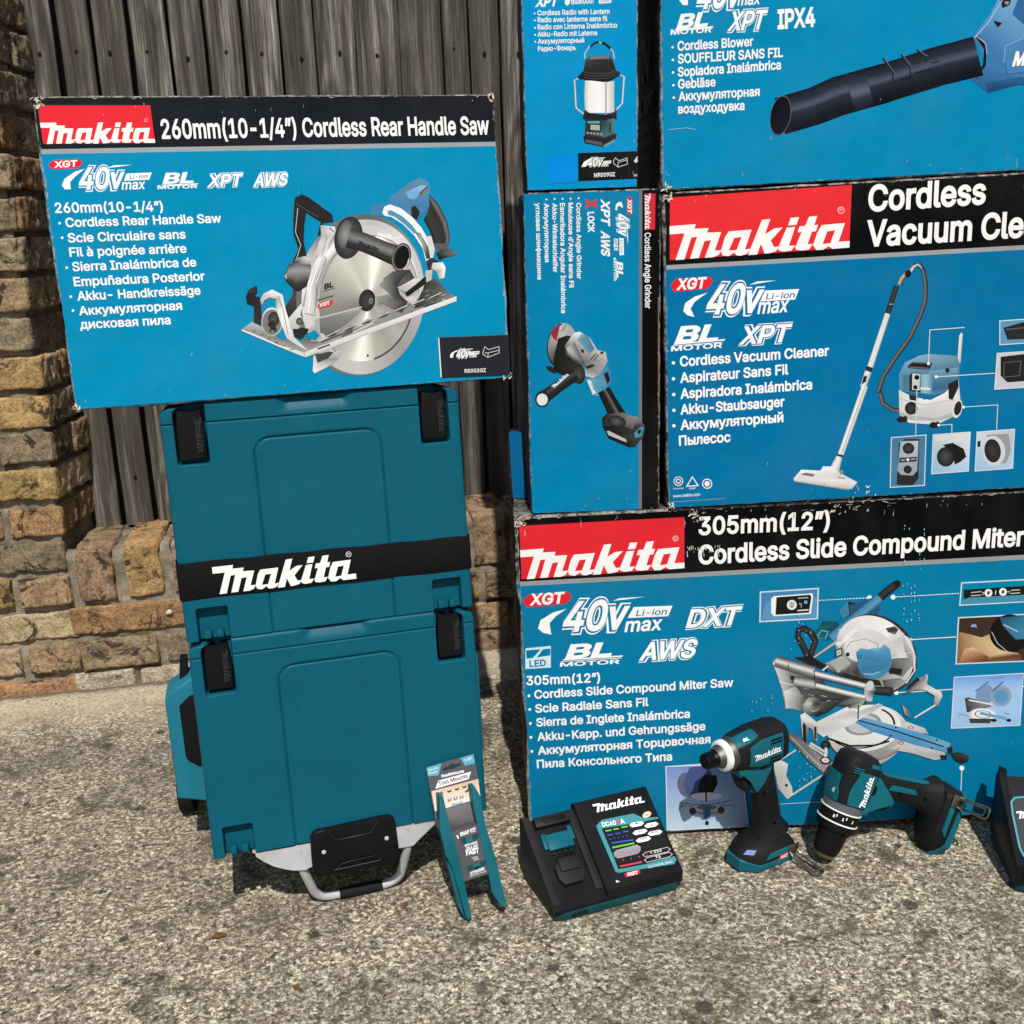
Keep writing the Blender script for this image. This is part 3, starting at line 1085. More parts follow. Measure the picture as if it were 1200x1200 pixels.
def case_front(u, v, H):
    d = 0.0
    for a in (0.017, CW - 0.0565):
        s = rect_in(u, v, a, a + 0.0395, 0.239, 0.40, 0.004, 0)
        d = max(d, 0.021 * sstep(0.0010, -0.0010, s))
        s = rect_in(u, v, a, a + 0.040, -0.1, 0.0445, 0.003, 0)
        d = max(d, 0.015 * sstep(0.0010, -0.0010, s))
    s = rect_in(u, v, 0.148, 0.2475, 0.298, 0.40, 0.014, 0)
    if s < 0.004:
        d = max(d, 0.0085 * sstep(0.0025, -0.022, s))
    s = rect_in(u, v, 0.1145, 0.2825, -0.3, 0.266, 0.022, 0)
    d = max(d, 0.0034 * max(0.0, 1 - abs(s) / 0.0023), 0.0009 * sstep(0.001, -0.001, s))
    if v > 0.27:
        d = max(d, 0.0022 * max(0.0, 1 - abs(v - 0.2925) / 0.0016))
    if v > 0.2925:
        d -= 0.0006
    # rounded-over outer edge
    e = min(u, CW - u, v + 0.004, H - v + 0.0)
    r = 0.006
    if e < r:
        d += r - math.sqrt(max(0, r * r - (r - e) ** 2))
    return d

def build_case(label, v0, H):
    fr = Frame(CASE.at(0, v0), CASE.X, CASE.N, CASE.Z)
    t = root('tool_case', label, 'tool case', frame=fr, group='stacked teal tool cases')
    # body
    def axis(L, brk):
        a = [0.0]
        x = 0.0
        pts = set(round(i * 0.0025, 5) for i in range(int(L / 0.0025) + 1))
        for b in brk:
            for k in (-0.0018, -0.0012, -0.0006, 0, 0.0006, 0.0012, 0.0018): pts.add(round(b + k, 5))
        pts |= {0.0, L, 0.0005, 0.0012, 0.002, 0.003, 0.0045, L - 0.0005, L - 0.0012, L - 0.002, L - 0.003, L - 0.0045}
        p = sorted(x for x in pts if 0 <= x <= L)
        out = [p[0]]
        for x in p[1:]:
            if x - out[-1] > 0.00045: out.append(x)
        out[-1] = L
        return out
    us = axis(CW, [0.017, 0.0565, CW - 0.017, CW - 0.0565, 0.1145, 0.2825])
    vs = axis(H, [0.239, 0.0445, 0.2925, 0.266])
    nu, nv = len(us), len(vs)
    V, F = [], []
    def half(v):
        e = H - v
        R = 0.02
        return (R - math.sqrt(max(0, R * R - (R - e) ** 2))) if e < R else 0.0
    for j, v in enumerate(vs):
        w = half(v)
        for i, u in enumerate(us):
            k = (CW / 2 - w) / (CW / 2)
            fade = max(0.0, (abs(u - CW / 2) / (CW / 2) - 0.7) / 0.3)
            uu = CW / 2 + (u - CW / 2) * (1 - (1 - k) * fade)
            # the corners outside the latches sit lower than the lid between them
            drop = 0.005 * (sstep(0.03, 0.012, u) + sstep(0.03, 0.012, CW - u)) * sstep(H - 0.012, H, v)
            V.append((uu, case_front(u, v, H), v - drop))
    for j in range(nv - 1):
        for i in range(nu - 1):
            F.append((j * nu + i, j * nu + i + 1, (j + 1) * nu + i + 1, (j + 1) * nu + i))
    loop = [i for i in range(nu)] + [j * nu + nu - 1 for j in range(1, nv)] + [(nv - 1) * nu + i for i in range(nu - 2, -1, -1)] + [j * nu for j in range(nv - 2, 0, -1)]
    base = len(V)
    n = len(loop)
    for dd in (0.012, CD):
        for q in loop:
            V.append((V[q][0], dd, V[q][2]))
    for a, b in ((loop, [base + i for i in range(n)]), ([base + i for i in range(n)], [base + n + i for i in range(n)])):
        for i in range(n):
            F.append((a[i], b[i], b[(i + 1) % n], a[(i + 1) % n]))
    F.append(tuple(base + n + i for i in range(n)))
    o = mesh('case_shell', V, F, TEAL, t, smooth=True)
    for p in o.data.polygons:
        if len(p.vertices) > 4: p.use_smooth = False
    # latches with concave tops
    for a in (0.0, CW - 0.0735):
        bm = bmesh.new()
        c = a + 0.03675
        out = [(c - 0.0176, 0.2455), (c + 0.0176, 0.2455), (c + 0.0172, 0.282), (c + 0.0150, 0.3095), (c + 0.0118, 0.3100), (c + 0.006, 0.3068), (c, 0.3058), (c - 0.006, 0.3068), (c - 0.0118, 0.3100), (c - 0.0150, 0.3095), (c - 0.0172, 0.282)]
        bm_prism(bm, out, 0.0035, 0.0200, bev=0.0016)
        l = from_bm('latch', bm, BLACKP, t, 45)
        p = Print(Frame(fr.O, fr.X, fr.N, fr.Z), base=0.0002, depth=0.0035)
        p.logo((c + 0.006, 0.253 + 0.046), (c + 0.006, 0.253), (c + 0.022, 0.299), (44, 46, 48), uv=True)  # embossing is flat: its catch of light is put into paler ink
        p.build('flat_emboss_print', l, LABEL)
    for a in (0.017, CW - 0.057):
        for du in (0.0085, 0.0245):
            bm = bmesh.new()
            bm_box(bm, (a + du + 0.003, 0.0065, 0.0075), (0.009, 0.012, 0.011), 0.0014)
            from_bm('hinge_pin', bm, TEAL, t, 45)
    return t
H1, H2 = 0.3153, 0.3162
build_case('lower teal plastic tool case with two black latches, resting on the trolley foot', 0.0, H1 + 0.001)
build_case('upper teal plastic tool case wrapped by the black webbing strap', H1 + 0.0012, H2 + 0.004)

def build_strap():
    fr = Frame(CASE.at(0, H1), CASE.X, CASE.N, CASE.Z)
    t = root('luggage_strap', 'black woven webbing strap with a white maker\'s name, round the upper teal case', 'strap', frame=fr)
    g = NT('black_webbing')
    wv = g.n('ShaderNodeTexWave'); wv.bands_direction = 'X'; wv.inputs['Scale'].default_value = 120; wv.inputs['Distortion'].default_value = 1.0
    g.link(g.co(), wv.inputs['Vector'])
    wz = g.n('ShaderNodeTexWave'); wz.bands_direction = 'Z'; wz.inputs['Scale'].default_value = 300
    g.link(g.co(), wz.inputs['Vector'])
    hh = g.math('ADD', wv.outputs['Fac'], g.math('MULTIPLY', wz.outputs['Fac'], 0.5))
    m = g.out(g.mix(wv.outputs['Fac'], (0.003, 0.003, 0.0035), (0.011, 0.011, 0.0125)), 0.85, g.bump(hh, 0.5, 0.0006), spec=0.1)
    V, F = [], []
    # loop round the case seen from above, with its width sloping a little
    path = [(-0.0022, CD + 0.002), (-0.0022, 0.004), (-0.001, 0.0), (0.003, -0.0022)] + [(CW * i / 24, -0.0022) for i in range(1, 24)] + [(CW - 0.003, -0.0022), (CW + 0.001, 0.0), (CW + 0.0022, 0.004), (CW + 0.0022, CD + 0.002)]
    for k, (x, y) in enumerate(path):
        q = x / CW
        top = 0.1112 - 0.0062 * q + 0.0006 * math.sin(k * 1.3)
        bot = 0.0602 - 0.0036 * q + 0.0006 * math.sin(k * 0.9 + 2)
        for z in (bot, bot + 0.0015, top - 0.0015, top):
            inset = 0.0012 if z in (bot, top) else 0.0
            V.append((x, y + (inset if -0.003 < y < 0 else 0), z))
    n = len(path)
    for k in range(n - 1):
        for j in range(3):
            F.append((k * 4 + j, (k + 1) * 4 + j, (k + 1) * 4 + j + 1, k * 4 + j + 1))
    mesh('webbing', V, F, m, t, smooth=True)
    p = Print(fr, base=0.0003, depth=-0.0024)
    z = zoom(170, 440, 4)
    p.logo(z(327, 1026), z(990, 952), z(304, 792), (246, 246, 246))
    z2 = zoom(380, 440, 4)
    c = z2(114, 838)
    p.disc(c, 3.3, 3.3, 0, (225, 225, 225), inner=0.78, n=20)
    p.text('R', z2(108, 844), z2(120, 843), 2.8, (225, 225, 225), bold=0.0)
    p.build('logo_print', t, LABEL)
build_strap()

# ------------------------------------------------------------------ trolley under and behind the cases
ALU = metal('brushed_aluminium', (205, 207, 209), 0.38)
SATIN = plastic('satin_silver_paint', (176, 178, 181), 0.38, 700, 0.08)
RUBBER = plastic('black_rubber', (24, 24, 26), 0.72, 700, 0.3)
BLK = plastic('black_moulding', (17, 18, 19), 0.42, 900, 0.15)
TROLLEY_TEAL = plastic('teal_wheel_guard', (30, 108, 130), 0.4, 1000, 0.12, wear=0.1)

def build_trolley():
    t = root('trolley', 'folding hand trolley with teal wheel guard and silver foot, carrying the two teal cases', 'trolley', frame=CASE)
    z3 = zoom(330, 930, 7.0588)
    dl = -0.004                       # the lip hangs just in front of the cases
    U = lambda pts, d: [CASE.uv(x, y, d) for x, y in pts]
    # silver toe plate lip
    bm = bmesh.new()
    lip = z3([(-150, 455), (0, 440), (105, 412), (240, 386), (700, 290), (960, 240), (1060, 215), (1075, 232), (1290, 180), (1260, 240), (1130, 350), (1085, 415), (1000, 425), (970, 430), (600, 520), (250, 570), (200, 615), (104, 614), (40, 606), (-60, 582), (-150, 545), (-215, 500), (-219, 470)])
    L = U(lip, 0.012)
    bm_prism(bm, L, 0.004, 0.018, bev=0.0012)
    from_bm('toe_plate', bm, SATIN, t, 40)
    bm = bmesh.new()
    bm_box(bm, (CW / 2 - 0.01, 0.16, -0.006), (0.27, 0.29, 0.008), 0.002)
    from_bm('support_deck', bm, SATIN, t, 40)
    # black hand plate over it
    bm = bmesh.new()
    bl = z3([(238, 380), (262, 335), (300, 312), (370, 300), (820, 200), (890, 190), (925, 205), (945, 245), (968, 430), (975, 560), (930, 575), (300, 700), (262, 660), (250, 560)])
    B = U(bl, -0.008)
    bm_prism(bm, B, -0.008, 0.006, bev=0.0025, seg=3)
    pl = from_bm('hand_plate', bm, BLK, t, 45)
    bm = bmesh.new()
    def ridge(pts, r):
        bm_tube(bm, [(u, -0.009, v) for u, v in U(z3(pts), -0.009)], r, 6)
    ridge([(385, 330), (455, 385), (740, 325), (800, 225)], 0.0011)
    ridge([(440, 632), (820, 548)], 0.0011)
    ridge([(440, 632), (500, 580), (560, 560), (790, 510), (820, 548)], 0.0008)
    from_bm('moulded_ribs', bm, plastic('black_rib', (40, 41, 43), 0.35, 900, 0.1), pl, 60)
    for c, r in (((345, 393), 0.0042), ((862, 285), 0.0042)):
        u, v = CASE.uv(*z3(*c), -0.008)
        bm = bmesh.new()
        bmesh.ops.create_cone(bm, cap_ends=True, segments=16, radius1=r, radius2=r * 0.8, depth=0.003, matrix=Matrix.Translation((u, -0.009, v)) @ Matrix.Rotation(rad(90), 4, 'X'))
        from_bm('socket_screw', bm, BLACKP, pl, 40)
    for c, r in (((350, 487), 0.0034), ((870, 372), 0.0034)):
        u, v = CASE.uv(*z3(*c), -0.009)
        bm = bmesh.new()
        bmesh.ops.create_uvsphere(bm, u_segments=14, v_segments=8, radius=r, matrix=Matrix.Translation((u, -0.0085, v)) @ Matrix.Diagonal((1, 0.6, 1, 1)))
        from_bm('rivet', bm, SATIN, pl, 60)
    # silver loop that stands on the ground
    inv = CASE.matrix().inverted()
    r = 0.0066
    gl = Vector((-0.3005, 1.322, r)); gr = Vector((-0.2035, 1.3515, r))
    dx = (gr - gl).normalized()
    c1 = CASE.at(*CASE.uv(*z3(165, 590), 0.012), 0.012); c2 = CASE.at(*CASE.uv(*z3(1045, 410), 0.012), 0.012)
    fl = gl - dx * 0.010; fr_ = gr + dx * 0.012
    path = arc_path([c1 + Vector((0, 0, 0.03)), c1 - Vector((0, 0, 0.004)), fl, fr_, c2 - Vector((0, 0, 0.004)), c2 + Vector((0, 0, 0.03))], 0.026, 8)
    bm = bmesh.new()
    bm_tube(bm, [inv @ p for p in path], r, 16)
    from_bm('foot_loop', bm, SATIN, t, 60)
    bm = bmesh.new()
    bm_tube(bm, [inv @ (fl + dx * 0.033 + Vector((0, 0, -0.0002))), inv @ (fr_ - dx * 0.026 + Vector((0, 0, -0.0002)))], r + 0.0022, 14)
    from_bm('rubber_sleeve', bm, RUBBER, t, 60)
    # wheel guard, wheel and upright behind the cases on the left; the right-hand pair mirrors it
    za = zoom(180, 780, 5.4545)
    dg = 0.205
    for side in (0, 1):
        out = U(za([(235, 85), (75, 195), (72, 240), (155, 850), (330, 866)]), dg)
        out += [(out[0][0] + 0.12, out[4][1]), (out[0][0] + 0.12, out[0][1])]
        hole = U(za([(232, 190), (163, 258), (205, 580), (222, 606), (292, 642)]), dg)
        hole += [(hole[0][0] + 0.05, hole[4][1]), (hole[0][0] + 0.05, hole[0][1])]
        if side:
            out = [(CW - u - 0.012, v) for u, v in out]; hole = [(CW - u - 0.012, v) for u, v in hole]
        bm = bmesh.new()
        bm_prism(bm, out, dg, dg + 0.075, bev=0.004, seg=3)
        gd = from_bm('wheel_guard', bm, TROLLEY_TEAL, t, 40)
        bm = bmesh.new()
        bm_prism(bm, hole, dg - 0.0015, dg + 0.004, bev=0.001)
        from_bm('recess', bm, BLK, gd, 40)
        # wheel standing on the ground
        wl = Vector((-0.545, 1.60, 0.045)) if not side else Vector((-0.545, 1.60, 0.045)) + CASE.X * 0.40
        ax = CASE.X
        bm = bmesh.new()
        prof = [(-0.014, 0.02), (-0.014, 0.040), (-0.010, 0.045), (0.010, 0.045), (0.014, 0.040), (0.014, 0.02)]
        up = Vector((0, 0, 1)); sd = ax.cross(up)
        bm_rings(bm, [[inv @ (wl + ax * (a + (-0.038 if not side else 0.038)) + (up * math.cos(2 * math.pi * k / 32) + sd * math.sin(2 * math.pi * k / 32)) * rr) for k in range(32)] for a, rr in prof])
        from_bm('wheel', bm, RUBBER, t, 40)
        bm = bmesh.new()
        uu = 0.06 if not side else CW - 0.06
        bm_box(bm, (uu, CD + 0.03, 0.30), (0.022, 0.022, 0.62), 0.004)
        from_bm('upright', bm, SATIN, t, 40)
    bm = bmesh.new()
    uv = U(za([(165, -30), (212, -30), (218, 95), (165, 128)]), 0.24)
    bm_prism(bm, uv + [], 0.24, 0.28, bev=0.002)
    from_bm('hinge_block', bm, BLK, t, 40)
build_trolley()
# ------------------------------------------------------------------ cartons
def carton_side_material():
    g = NT('worn_carton_side')
    at = g.n('ShaderNodeAttribute'); at.attribute_name = 'tone'
    base = at.outputs['Color']
    geo = g.n('ShaderNodeNewGeometry')
    n = g.noise(70, 5, 0.75)
    edge = g.math('MULTIPLY', g.ramp(geo.outputs['Pointiness'], [(0.505, 0.0), (0.56, 1.0)]), g.ramp(n, [(0.42, 0.0), (0.6, 0.9)]))
    base = g.mix(edge, base, (0.50, 0.47, 0.42))
    base = g.mix(g.ramp(g.noise(9, 5), [(0.5, 0.0), (0.8, 0.25)]), base, (0.2, 0.18, 0.16))
    wv = g.n('ShaderNodeTexWave'); wv.inputs['Scale'].default_value = 42; wv.bands_direction = 'DIAGONAL'
    g.link(g.co(), wv.inputs['Vector'])
    return g.out(base, 0.55, g.bump(g.math('ADD', wv.outputs['Fac'], g.math('MULTIPLY', g.noise(30, 4), 3)), 0.35, 0.0012), spec=0.12)
SIDE = carton_side_material()

def lit(c, k=0.85):
    return tuple(x * k for x in lin(c)) + (1.0,)

def carton_body(name, parent, W, H, D, tone_fn, seed, amp=0.0022, xs=(0.0, None)):
    """corrugated box with softened, slightly crushed edges; tone_fn(face normal name, u, v) gives its colour"""
    rng = random.Random(seed)
    sv = Vector((rng.uniform(0, 50), rng.uniform(0, 50), rng.uniform(0, 50)))
    bm = bmesh.new()
    bmesh.ops.create_cube(bm, size=1.0)
    for v in bm.verts:
        v.co = Vector(((v.co.x + 0.5) * W, (v.co.y + 0.5) * D, (v.co.z + 0.5) * H))
    bmesh.ops.bevel(bm, geom=list(bm.edges), offset=0.0035, segments=2, profile=0.5, affect='EDGES')
    long_e = [e for e in bm.edges if e.calc_length() > 0.05]
    bmesh.ops.subdivide_edges(bm, edges=long_e, cuts=28, use_grid_fill=True)
    for v in bm.verts:
        p = v.co.copy()
        nrm = Vector((0, 0, 0))
        near = sum(1 for a, b in ((p.x, W - p.x), (p.y, D - p.y), (p.z, H - p.z)) if min(a, b) < 0.006)
        d = noise.fractal(sv + p * 16, 0.8, 2.0, 3) * amp * (1.2 if near >= 2 else 1.0)
        c = p - Vector((W / 2, D / 2, H / 2))
        if p.x < 0.006 or p.x > W - 0.006: p.x += d
        if p.z < 0.004 or p.z > H - 0.004: p.z += d * 0.6 - (0.0006 if p.z > H / 2 else -0.0006)
        if p.y > 0.006: p.y += d
        if near >= 3: p += (Vector((W / 2, D / 2, H / 2)) - p).normalized() * 0.0035
        p.y = max(p.y, 0.0)
        v.co = p
    me = bpy.data.meshes.new(name)
    bmesh.ops.recalc_face_normals(bm, faces=bm.faces)
    for f in bm.faces: f.smooth = True
    bm.to_mesh(me)
    at = me.attributes.new('tone', 'FLOAT_COLOR', 'POINT')
    cols = []
    for v in bm.verts:
        n = v.normal
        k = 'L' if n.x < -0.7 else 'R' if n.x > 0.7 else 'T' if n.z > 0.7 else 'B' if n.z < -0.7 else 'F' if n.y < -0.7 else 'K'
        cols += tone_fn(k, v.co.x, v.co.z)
    at.data.foreach_set('color', cols)
    bm.free()
    return new_obj(name, me, parent, [SIDE])

def scuffs(p, W, H, n, seed, sides='tblr', col=(190, 188, 180), big=1.0):
    """torn and rubbed paper along the panel's own edges"""
    rng = random.Random(seed)
    p.lay = 90
    for _ in range(n):
        sd = rng.choice(sides)
        t = rng.random()
        L = rng.uniform(0.001, 0.006) * big * (2.2 if rng.random() < 0.18 else 1); w = rng.uniform(0.0004, 0.0016) * big
        if sd in 'tb':
            along, x0 = Vector((1, 0)), Vector((0.003 + t * (W - 0.006), (H - 0.0035 if sd == 't' else 0.0032)))
            inn = Vector((0, -1 if sd == 't' else 1))
            if rng.random() < 0.45:              # a flute crease running in from the edge
                along, inn = inn, along
                x0 += along * rng.uniform(0, 0.018)
        else:
            along, x0 = Vector((0, 1)), Vector((0.0032 if sd == 'l' else W - 0.0032, 0.003 + t * (H - 0.006)))
            inn = Vector((1 if sd == 'l' else -1, 0))
            L *= 1.5
        pts = []
        m = 7
        for k in range(m): pts.append(x0 + along * (L * k / (m - 1)) + inn * rng.uniform(-0.0003, 0.0003))
        for k in range(m - 1, -1, -1): pts.append(x0 + along * (L * k / (m - 1)) + inn * (w * rng.uniform(0.3, 1.0) * math.sin(math.pi * (k + 0.5) / m)))
        c = mixc(col, (120, 120, 116), rng.random() * 0.6)
        p.lay = 92 + _ % 9
        p.poly([(q.x, q.y) for q in pts], c, uv=True)

def crush(p, c, sx, sy, seed, n=7, size=0.012):
    """a crushed carton corner: creased pale paper with a little brown board showing"""
    rng = random.Random(seed)
    p.lay = 104
    for k in range(n):
        x, y = c[0] + sx * rng.uniform(0, size), c[1] + sy * rng.uniform(0, size)
        L, w, a = rng.uniform(0.002, 0.008), rng.uniform(0.0006, 0.002), rng.uniform(0, 3.1)
        d, e_ = Vector((math.cos(a), math.sin(a))), Vector((-math.sin(a), math.cos(a)))
        pts = [Vector((x, y)) + d * (L * (t - 0.5)) + e_ * (w * s_ * rng.uniform(0.4, 1)) for t, s_ in ((0, 0.2), (0.3, 1), (0.7, 0.8), (1, 0.2), (0.75, -0.8), (0.25, -1))]
        p.poly([(min(max(q.x, -0.002), 2), q.y) for q in pts], mixc((222, 218, 208), (126, 98, 68), rng.random() ** 2), uv=True)

def forty_volt(p, z, tl, back, up=None):
    """the 40Vmax mark from its measured points (zoomed): swoosh, numerals, tab, max"""
    p.poly(z(tl['swoosh']), 248)
    if 'dash' in tl: p.poly(z(tl['dash']), 248)
    p.outlined('40v', z(*tl['forty'][0]), z(*tl['v'][1]), tl['cap'], back, shear=0.24)
    p.poly(z(tl['tab']), 248)
    a, b = tl['li']
    p.text('Li-ion', z(*a), z(*b), tl['licap'], back, bold=0.02, shear=0.25)
    a, b = tl['max']
    p.text('max', z(*a), z(*b), tl['maxcap'], 248, bold=0.03, shear=0.2)

def bl_motor(p, z, bl, cap, mo, mcap, rules):
    p.text('BL', z(*bl[0]), z(*bl[1]), cap, 248, bold=0.055, shear=0.42)
    p.text('MOTOR', z(*mo[0]), z(*mo[1]), mcap, 248, bold=0.035, shear=0.1)
    for a, b, w in rules: p.line([z(*a), z(*b)], w, 248)

def xgt(p, z, hexa, t0, t1, cap):
    p.poly(z(hexa), (226, 38, 52))
    p.text('XGT', z(*t0), z(*t1), cap, 250, bold=0.05, shear=0.2)

def bullet(p, pt, r):
    p.disc(pt, r, r, 0, 250, n=10)

def battery_icon(p, pts, w=0.8):
    """pts: seven photo points of a little battery drawn in outline"""
    for seg in pts: p.line(seg, w, (225, 227, 228))

# ===== 1. rear handle saw carton on the tool cases
def saw_carton():
    fr0 = CASE
    O = CASE.at(-0.0982, 0.3153 + 0.3162 + 0.0046) - CASE.N * 0.0058
    fr = Frame(O, CASE.X, CASE.N, CASE.Z)
    W, H, D = 0.5673, 0.3745, 0.285
    t = root('tool_carton', 'scuffed blue carton printed with a circular saw, lying on top of the teal tool cases', 'cardboard box', frame=fr, group='printed tool cartons')
    BLUE = (0, 139, 184)
    def tone(k, u, v):
        if k in 'F': return lit((30, 32, 36)) if v > H - 0.06 else lit(BLUE, 0.8)
        if k == 'T': return lit((58, 60, 62))
        if k in 'LR': return lit((30, 32, 35)) if v > H - 0.065 or k == 'R' else lit((34, 60, 76))
        return lit((20, 70, 95))
    carton_body('carton_body', t, W, H, D, tone, 3)
    p = Print(fr)
    z = zoom(0, 0, 3); z8 = zoom(0, 0, 3.75); z2 = zoom(280, 200, 7.5); z3 = zoom(400, 200, 7.5); z4 = zoom(280, 320, 7.5); z5 = zoom(420, 310, 6.667); zr = zoom(300, 100, 3.159)
    e = 0.0026
    ul, vl = fr.uv(43.5, 176.5); ur, vr = fr.uv(581.7, 170)
    vm = (vl + vr) / 2
    p.poly([(e, e), (W - e, e), (W - e, vm), (e, vm)], BLUE, uv=True); p.lay -= 1
    p.poly([(e, vm), (W - e, vm), (W - e, H - e), (e, H - e)], (24, 28, 34), uv=True)
    p.poly([(e, vm - 0.0028), (W - e, vm - 0.0028), (W - e, vm + 0.0028), (e, vm + 0.0028)], (156, 162, 168), uv=True)
    # masthead
    q = z8((190, 632), (682, 628), (660, 463), (165, 463))
    p.poly(q, (232, 44, 56))
    p.logo(q[0], q[1], q[3], 246)
    p.disc(z8(642, 528), 2.2, 2.2, 0, (235, 190, 190), inner=0.7, n=14)
    p.text('260mm(10-1/4”) Cordless Rear Handle Saw', z8(712, 608), (573.5, 157), 21.5, 246, bold=0.035)
    xgt(p, z8, [(212, 722), (240, 703), (350, 698), (364, 716), (340, 740), (228, 744)], (238, 737), (340, 731), 7.2)
    forty_volt(p, z8, dict(swoosh=[(272, 815), (285, 785), (330, 755), (372, 742), (335, 772), (308, 800), (312, 832), (285, 832)], dash=[(470, 738), (500, 727), (582, 724), (520, 733)],
        forty=((345, 830), (478, 827)), cap=24.5, v=((482, 828), (540, 826)), vcap=16.5, tab=[(556, 763), (668, 758), (655, 790), (545, 795)], li=((570, 786), (648, 783)), licap=4.6, max=((535, 833), (637, 830)), maxcap=11), BLUE)
    bl_motor(p, z, ((572, 645), (680, 641)), 11.5, ((554, 665), (694, 661)), 4.2, (((568, 651), (697, 646), 1.0), ((562, 655), (694, 651), 0.5)))
    p.outlined('XPT', z(728, 657), z(848, 652), 13.5, BLUE)
    p.outlined('AWS', z(890, 655), z(1008, 650), 13.5, BLUE)
    cap = 10.6
    for s, a, b, bu in (('260mm(10-1/4”)', (195, 748), (574, 742), None), ('Cordless Rear Handle Saw', (232, 798), (779, 782), (210, 785)), ('Scie Circulaire sans', (240, 852), (654, 838), (219, 836)),
                        ('Fil à poignée arrière', (246, 902), (657, 888), None), ('Sierra Inalámbrica de', (256, 953), (691, 936), (235, 941)), ('Empuñadura Posterior', (261, 1006), (721, 985), None),
                        ('Akku- Handkreissäge', (273, 1056), (706, 1035), (249, 1043)), ('Аккумуляторная', (279, 1108), (641, 1088), (257, 1092)), ('дисковая пила', (283, 1156), (601, 1139), None)):
        p.text(s, z(*a), z(*b), cap + (1.2 if s[0] == '2' else 0), 248, bold=0.032)
        if bu: bullet(p, z(*bu), 1.6)
    # picture of the saw
    D1, D2 = 38, 62
    p.poly(z3([(258, 300), (400, 284), (440, 330), (400, 402), (256, 398)]), (66, 128, 172))
    p.poly(z3([(412, 245), (590, 112), (690, 60), (768, 102), (778, 180), (768, 330), (660, 445), (600, 380), (420, 310)]), [(78, 130, 170), (96, 132, 160), (106, 136, 160), (88, 140, 180), (80, 140, 185), (60, 120, 170), (58, 116, 168), (80, 140, 185), (70, 125, 170)])
    p.poly(z3([(560, 190), (700, 128), (755, 135), (690, 205), (640, 260), (590, 240)]), [(120, 170, 205), (140, 185, 215), (150, 190, 220), (110, 165, 205), (100, 158, 200), (126, 176, 210)])
    p.poly(z3([(615, 322), (650, 308), (692, 365), (664, 436), (612, 402)]), D1)
    p.poly(z3([(688, 200), (755, 136), (778, 165), (706, 232)]), 120); p.line(z3([(690, 215), (700, 190), (758, 138)]), 1.2, 30)
    p.band(z3([(765, 205), (850, 290), (928, 440), (957, 580), (930, 670)]), z3([(775, 330), (722, 430), (780, 540), (812, 640), (830, 690)]), [(0, 40), (0.15, 110), (0.3, 45), (0.8, 58), (1, 30)])
    p.poly(z3([(800, 640), (955, 640), (930, 690), (840, 700)]), 90)
    # front loop handle
    p.poly(z2([(484, 300), (492, 240), (550, 208), (602, 228), (820, 385), (830, 452), (735, 464), (590, 372), (575, 480), (568, 620), (600, 770), (560, 800), (470, 800), (522, 690), (478, 560), (476, 430)]), 40)
    p.line(z2([(517, 330), (496, 540), (544, 655), (508, 770)]), 0.7, 205)
    p.line(z2([(500, 290), (700, 410)]), 0.7, 85)
    p.poly(z2([(718, 452), (738, 470), (716, 640), (676, 722), (694, 560)]), 36)
    p.poly(z2([(500, 770), (600, 765), (640, 790), (600, 870), (480, 830)]), 150)
    # motor
    p.band(z2([(398, 930), (430, 840), (520, 806), (660, 800)]), z2([(400, 950), (440, 990), (530, 1050), (640, 1010)]), [(0, 70), (0.25, 175), (0.45, 190), (0.7, 95), (1, 40)])
    p.poly(z4([(405, 300), (470, 190), (470, 100), (570, 60), (570, 260), (500, 372), (430, 385)]), [50, 70, 60, 90, 70, 44, 40])
    # guard and blade
    C = (425.5, 348)
    p.disc((C[0] - 3, C[1] - 2), 75, 95, 6, [(0, 120), (0.5, 110), (0.55, 210), (0.62, 120), (0.75, 96), (0.9, 150), (1, 120)], n=60)
    p.disc(C, 72, 91, 6, [(0, 198), (0.12, 160), (0.25, 172), (0.4, 200), (0.5, 222), (0.58, 185), (0.68, 214), (0.75, 186), (0.84, 214), (0.92, 190), (1, 198)], n=72)
    p.disc(C, 66, 84, 6, [(0, 206), (0.5, 206), (0.6, 224), (0.75, 200), (0.85, 222), (1, 206)], n=60, inner=0.5)
    p.band(z2([(556, 1195), (598, 1010), (690, 780), (860, 540)]), z2([(700, 1195), (722, 1030), (800, 830), (1010, 590)]), [(0, 130), (0.3, 246), (0.55, 224), (0.8, 150), (1, 200)])
    conic = [(0, 170), (0.03, 150), (0.09, 176), (0.14, 160), (0.2, 178), (0.245, 240), (0.27, 248), (0.3, 200), (0.38, 150), (0.44, 128), (0.5, 150), (0.56, 176), (0.62, 205), (0.66, 190), (0.71, 206), (0.745, 250), (0.77, 246), (0.8, 198), (0.86, 178), (0.93, 186), (1, 170)]
    p.disc((432.5, 353), 58, 77, 6, [(a, (c, c, c - 8)) for a, c in conic], n=90)
    p.disc((432.5, 353), 58.5, 77.5, 6, 120, inner=0.985, n=60)
    p.poly(z3([(360, 955), (450, 885), (600, 868), (650, 955), (500, 1030), (492, 1100), (560, 1195), (470, 1195), (432, 1080), (470, 985)]), [120, 90, 60, 70, 60, 50, 44, 110, 110, 100])
    p.poly(z3([(300, 1110), (420, 1085), (520, 1120), (560, 1195), (430, 1160), (320, 1190)]), [150, 140, 90, 60, 120, 140])
    p.disc(C, 72, 91, 6, [(0, 190), (0.3, 150), (0.6, 196), (1, 175)], inner=0.83, a0=-8, a1=150, n=40)
    p.disc(C, 60.5, 76.5, 6, 70, inner=0.97, a0=0, a1=70, n=30)
    p.text('makita', z3(310, 575), z3(430, 600), 5, 250, bold=0.04, shear=0.3)
    p.line(z3([(430, 608), (545, 572)]), 0.9, 246)
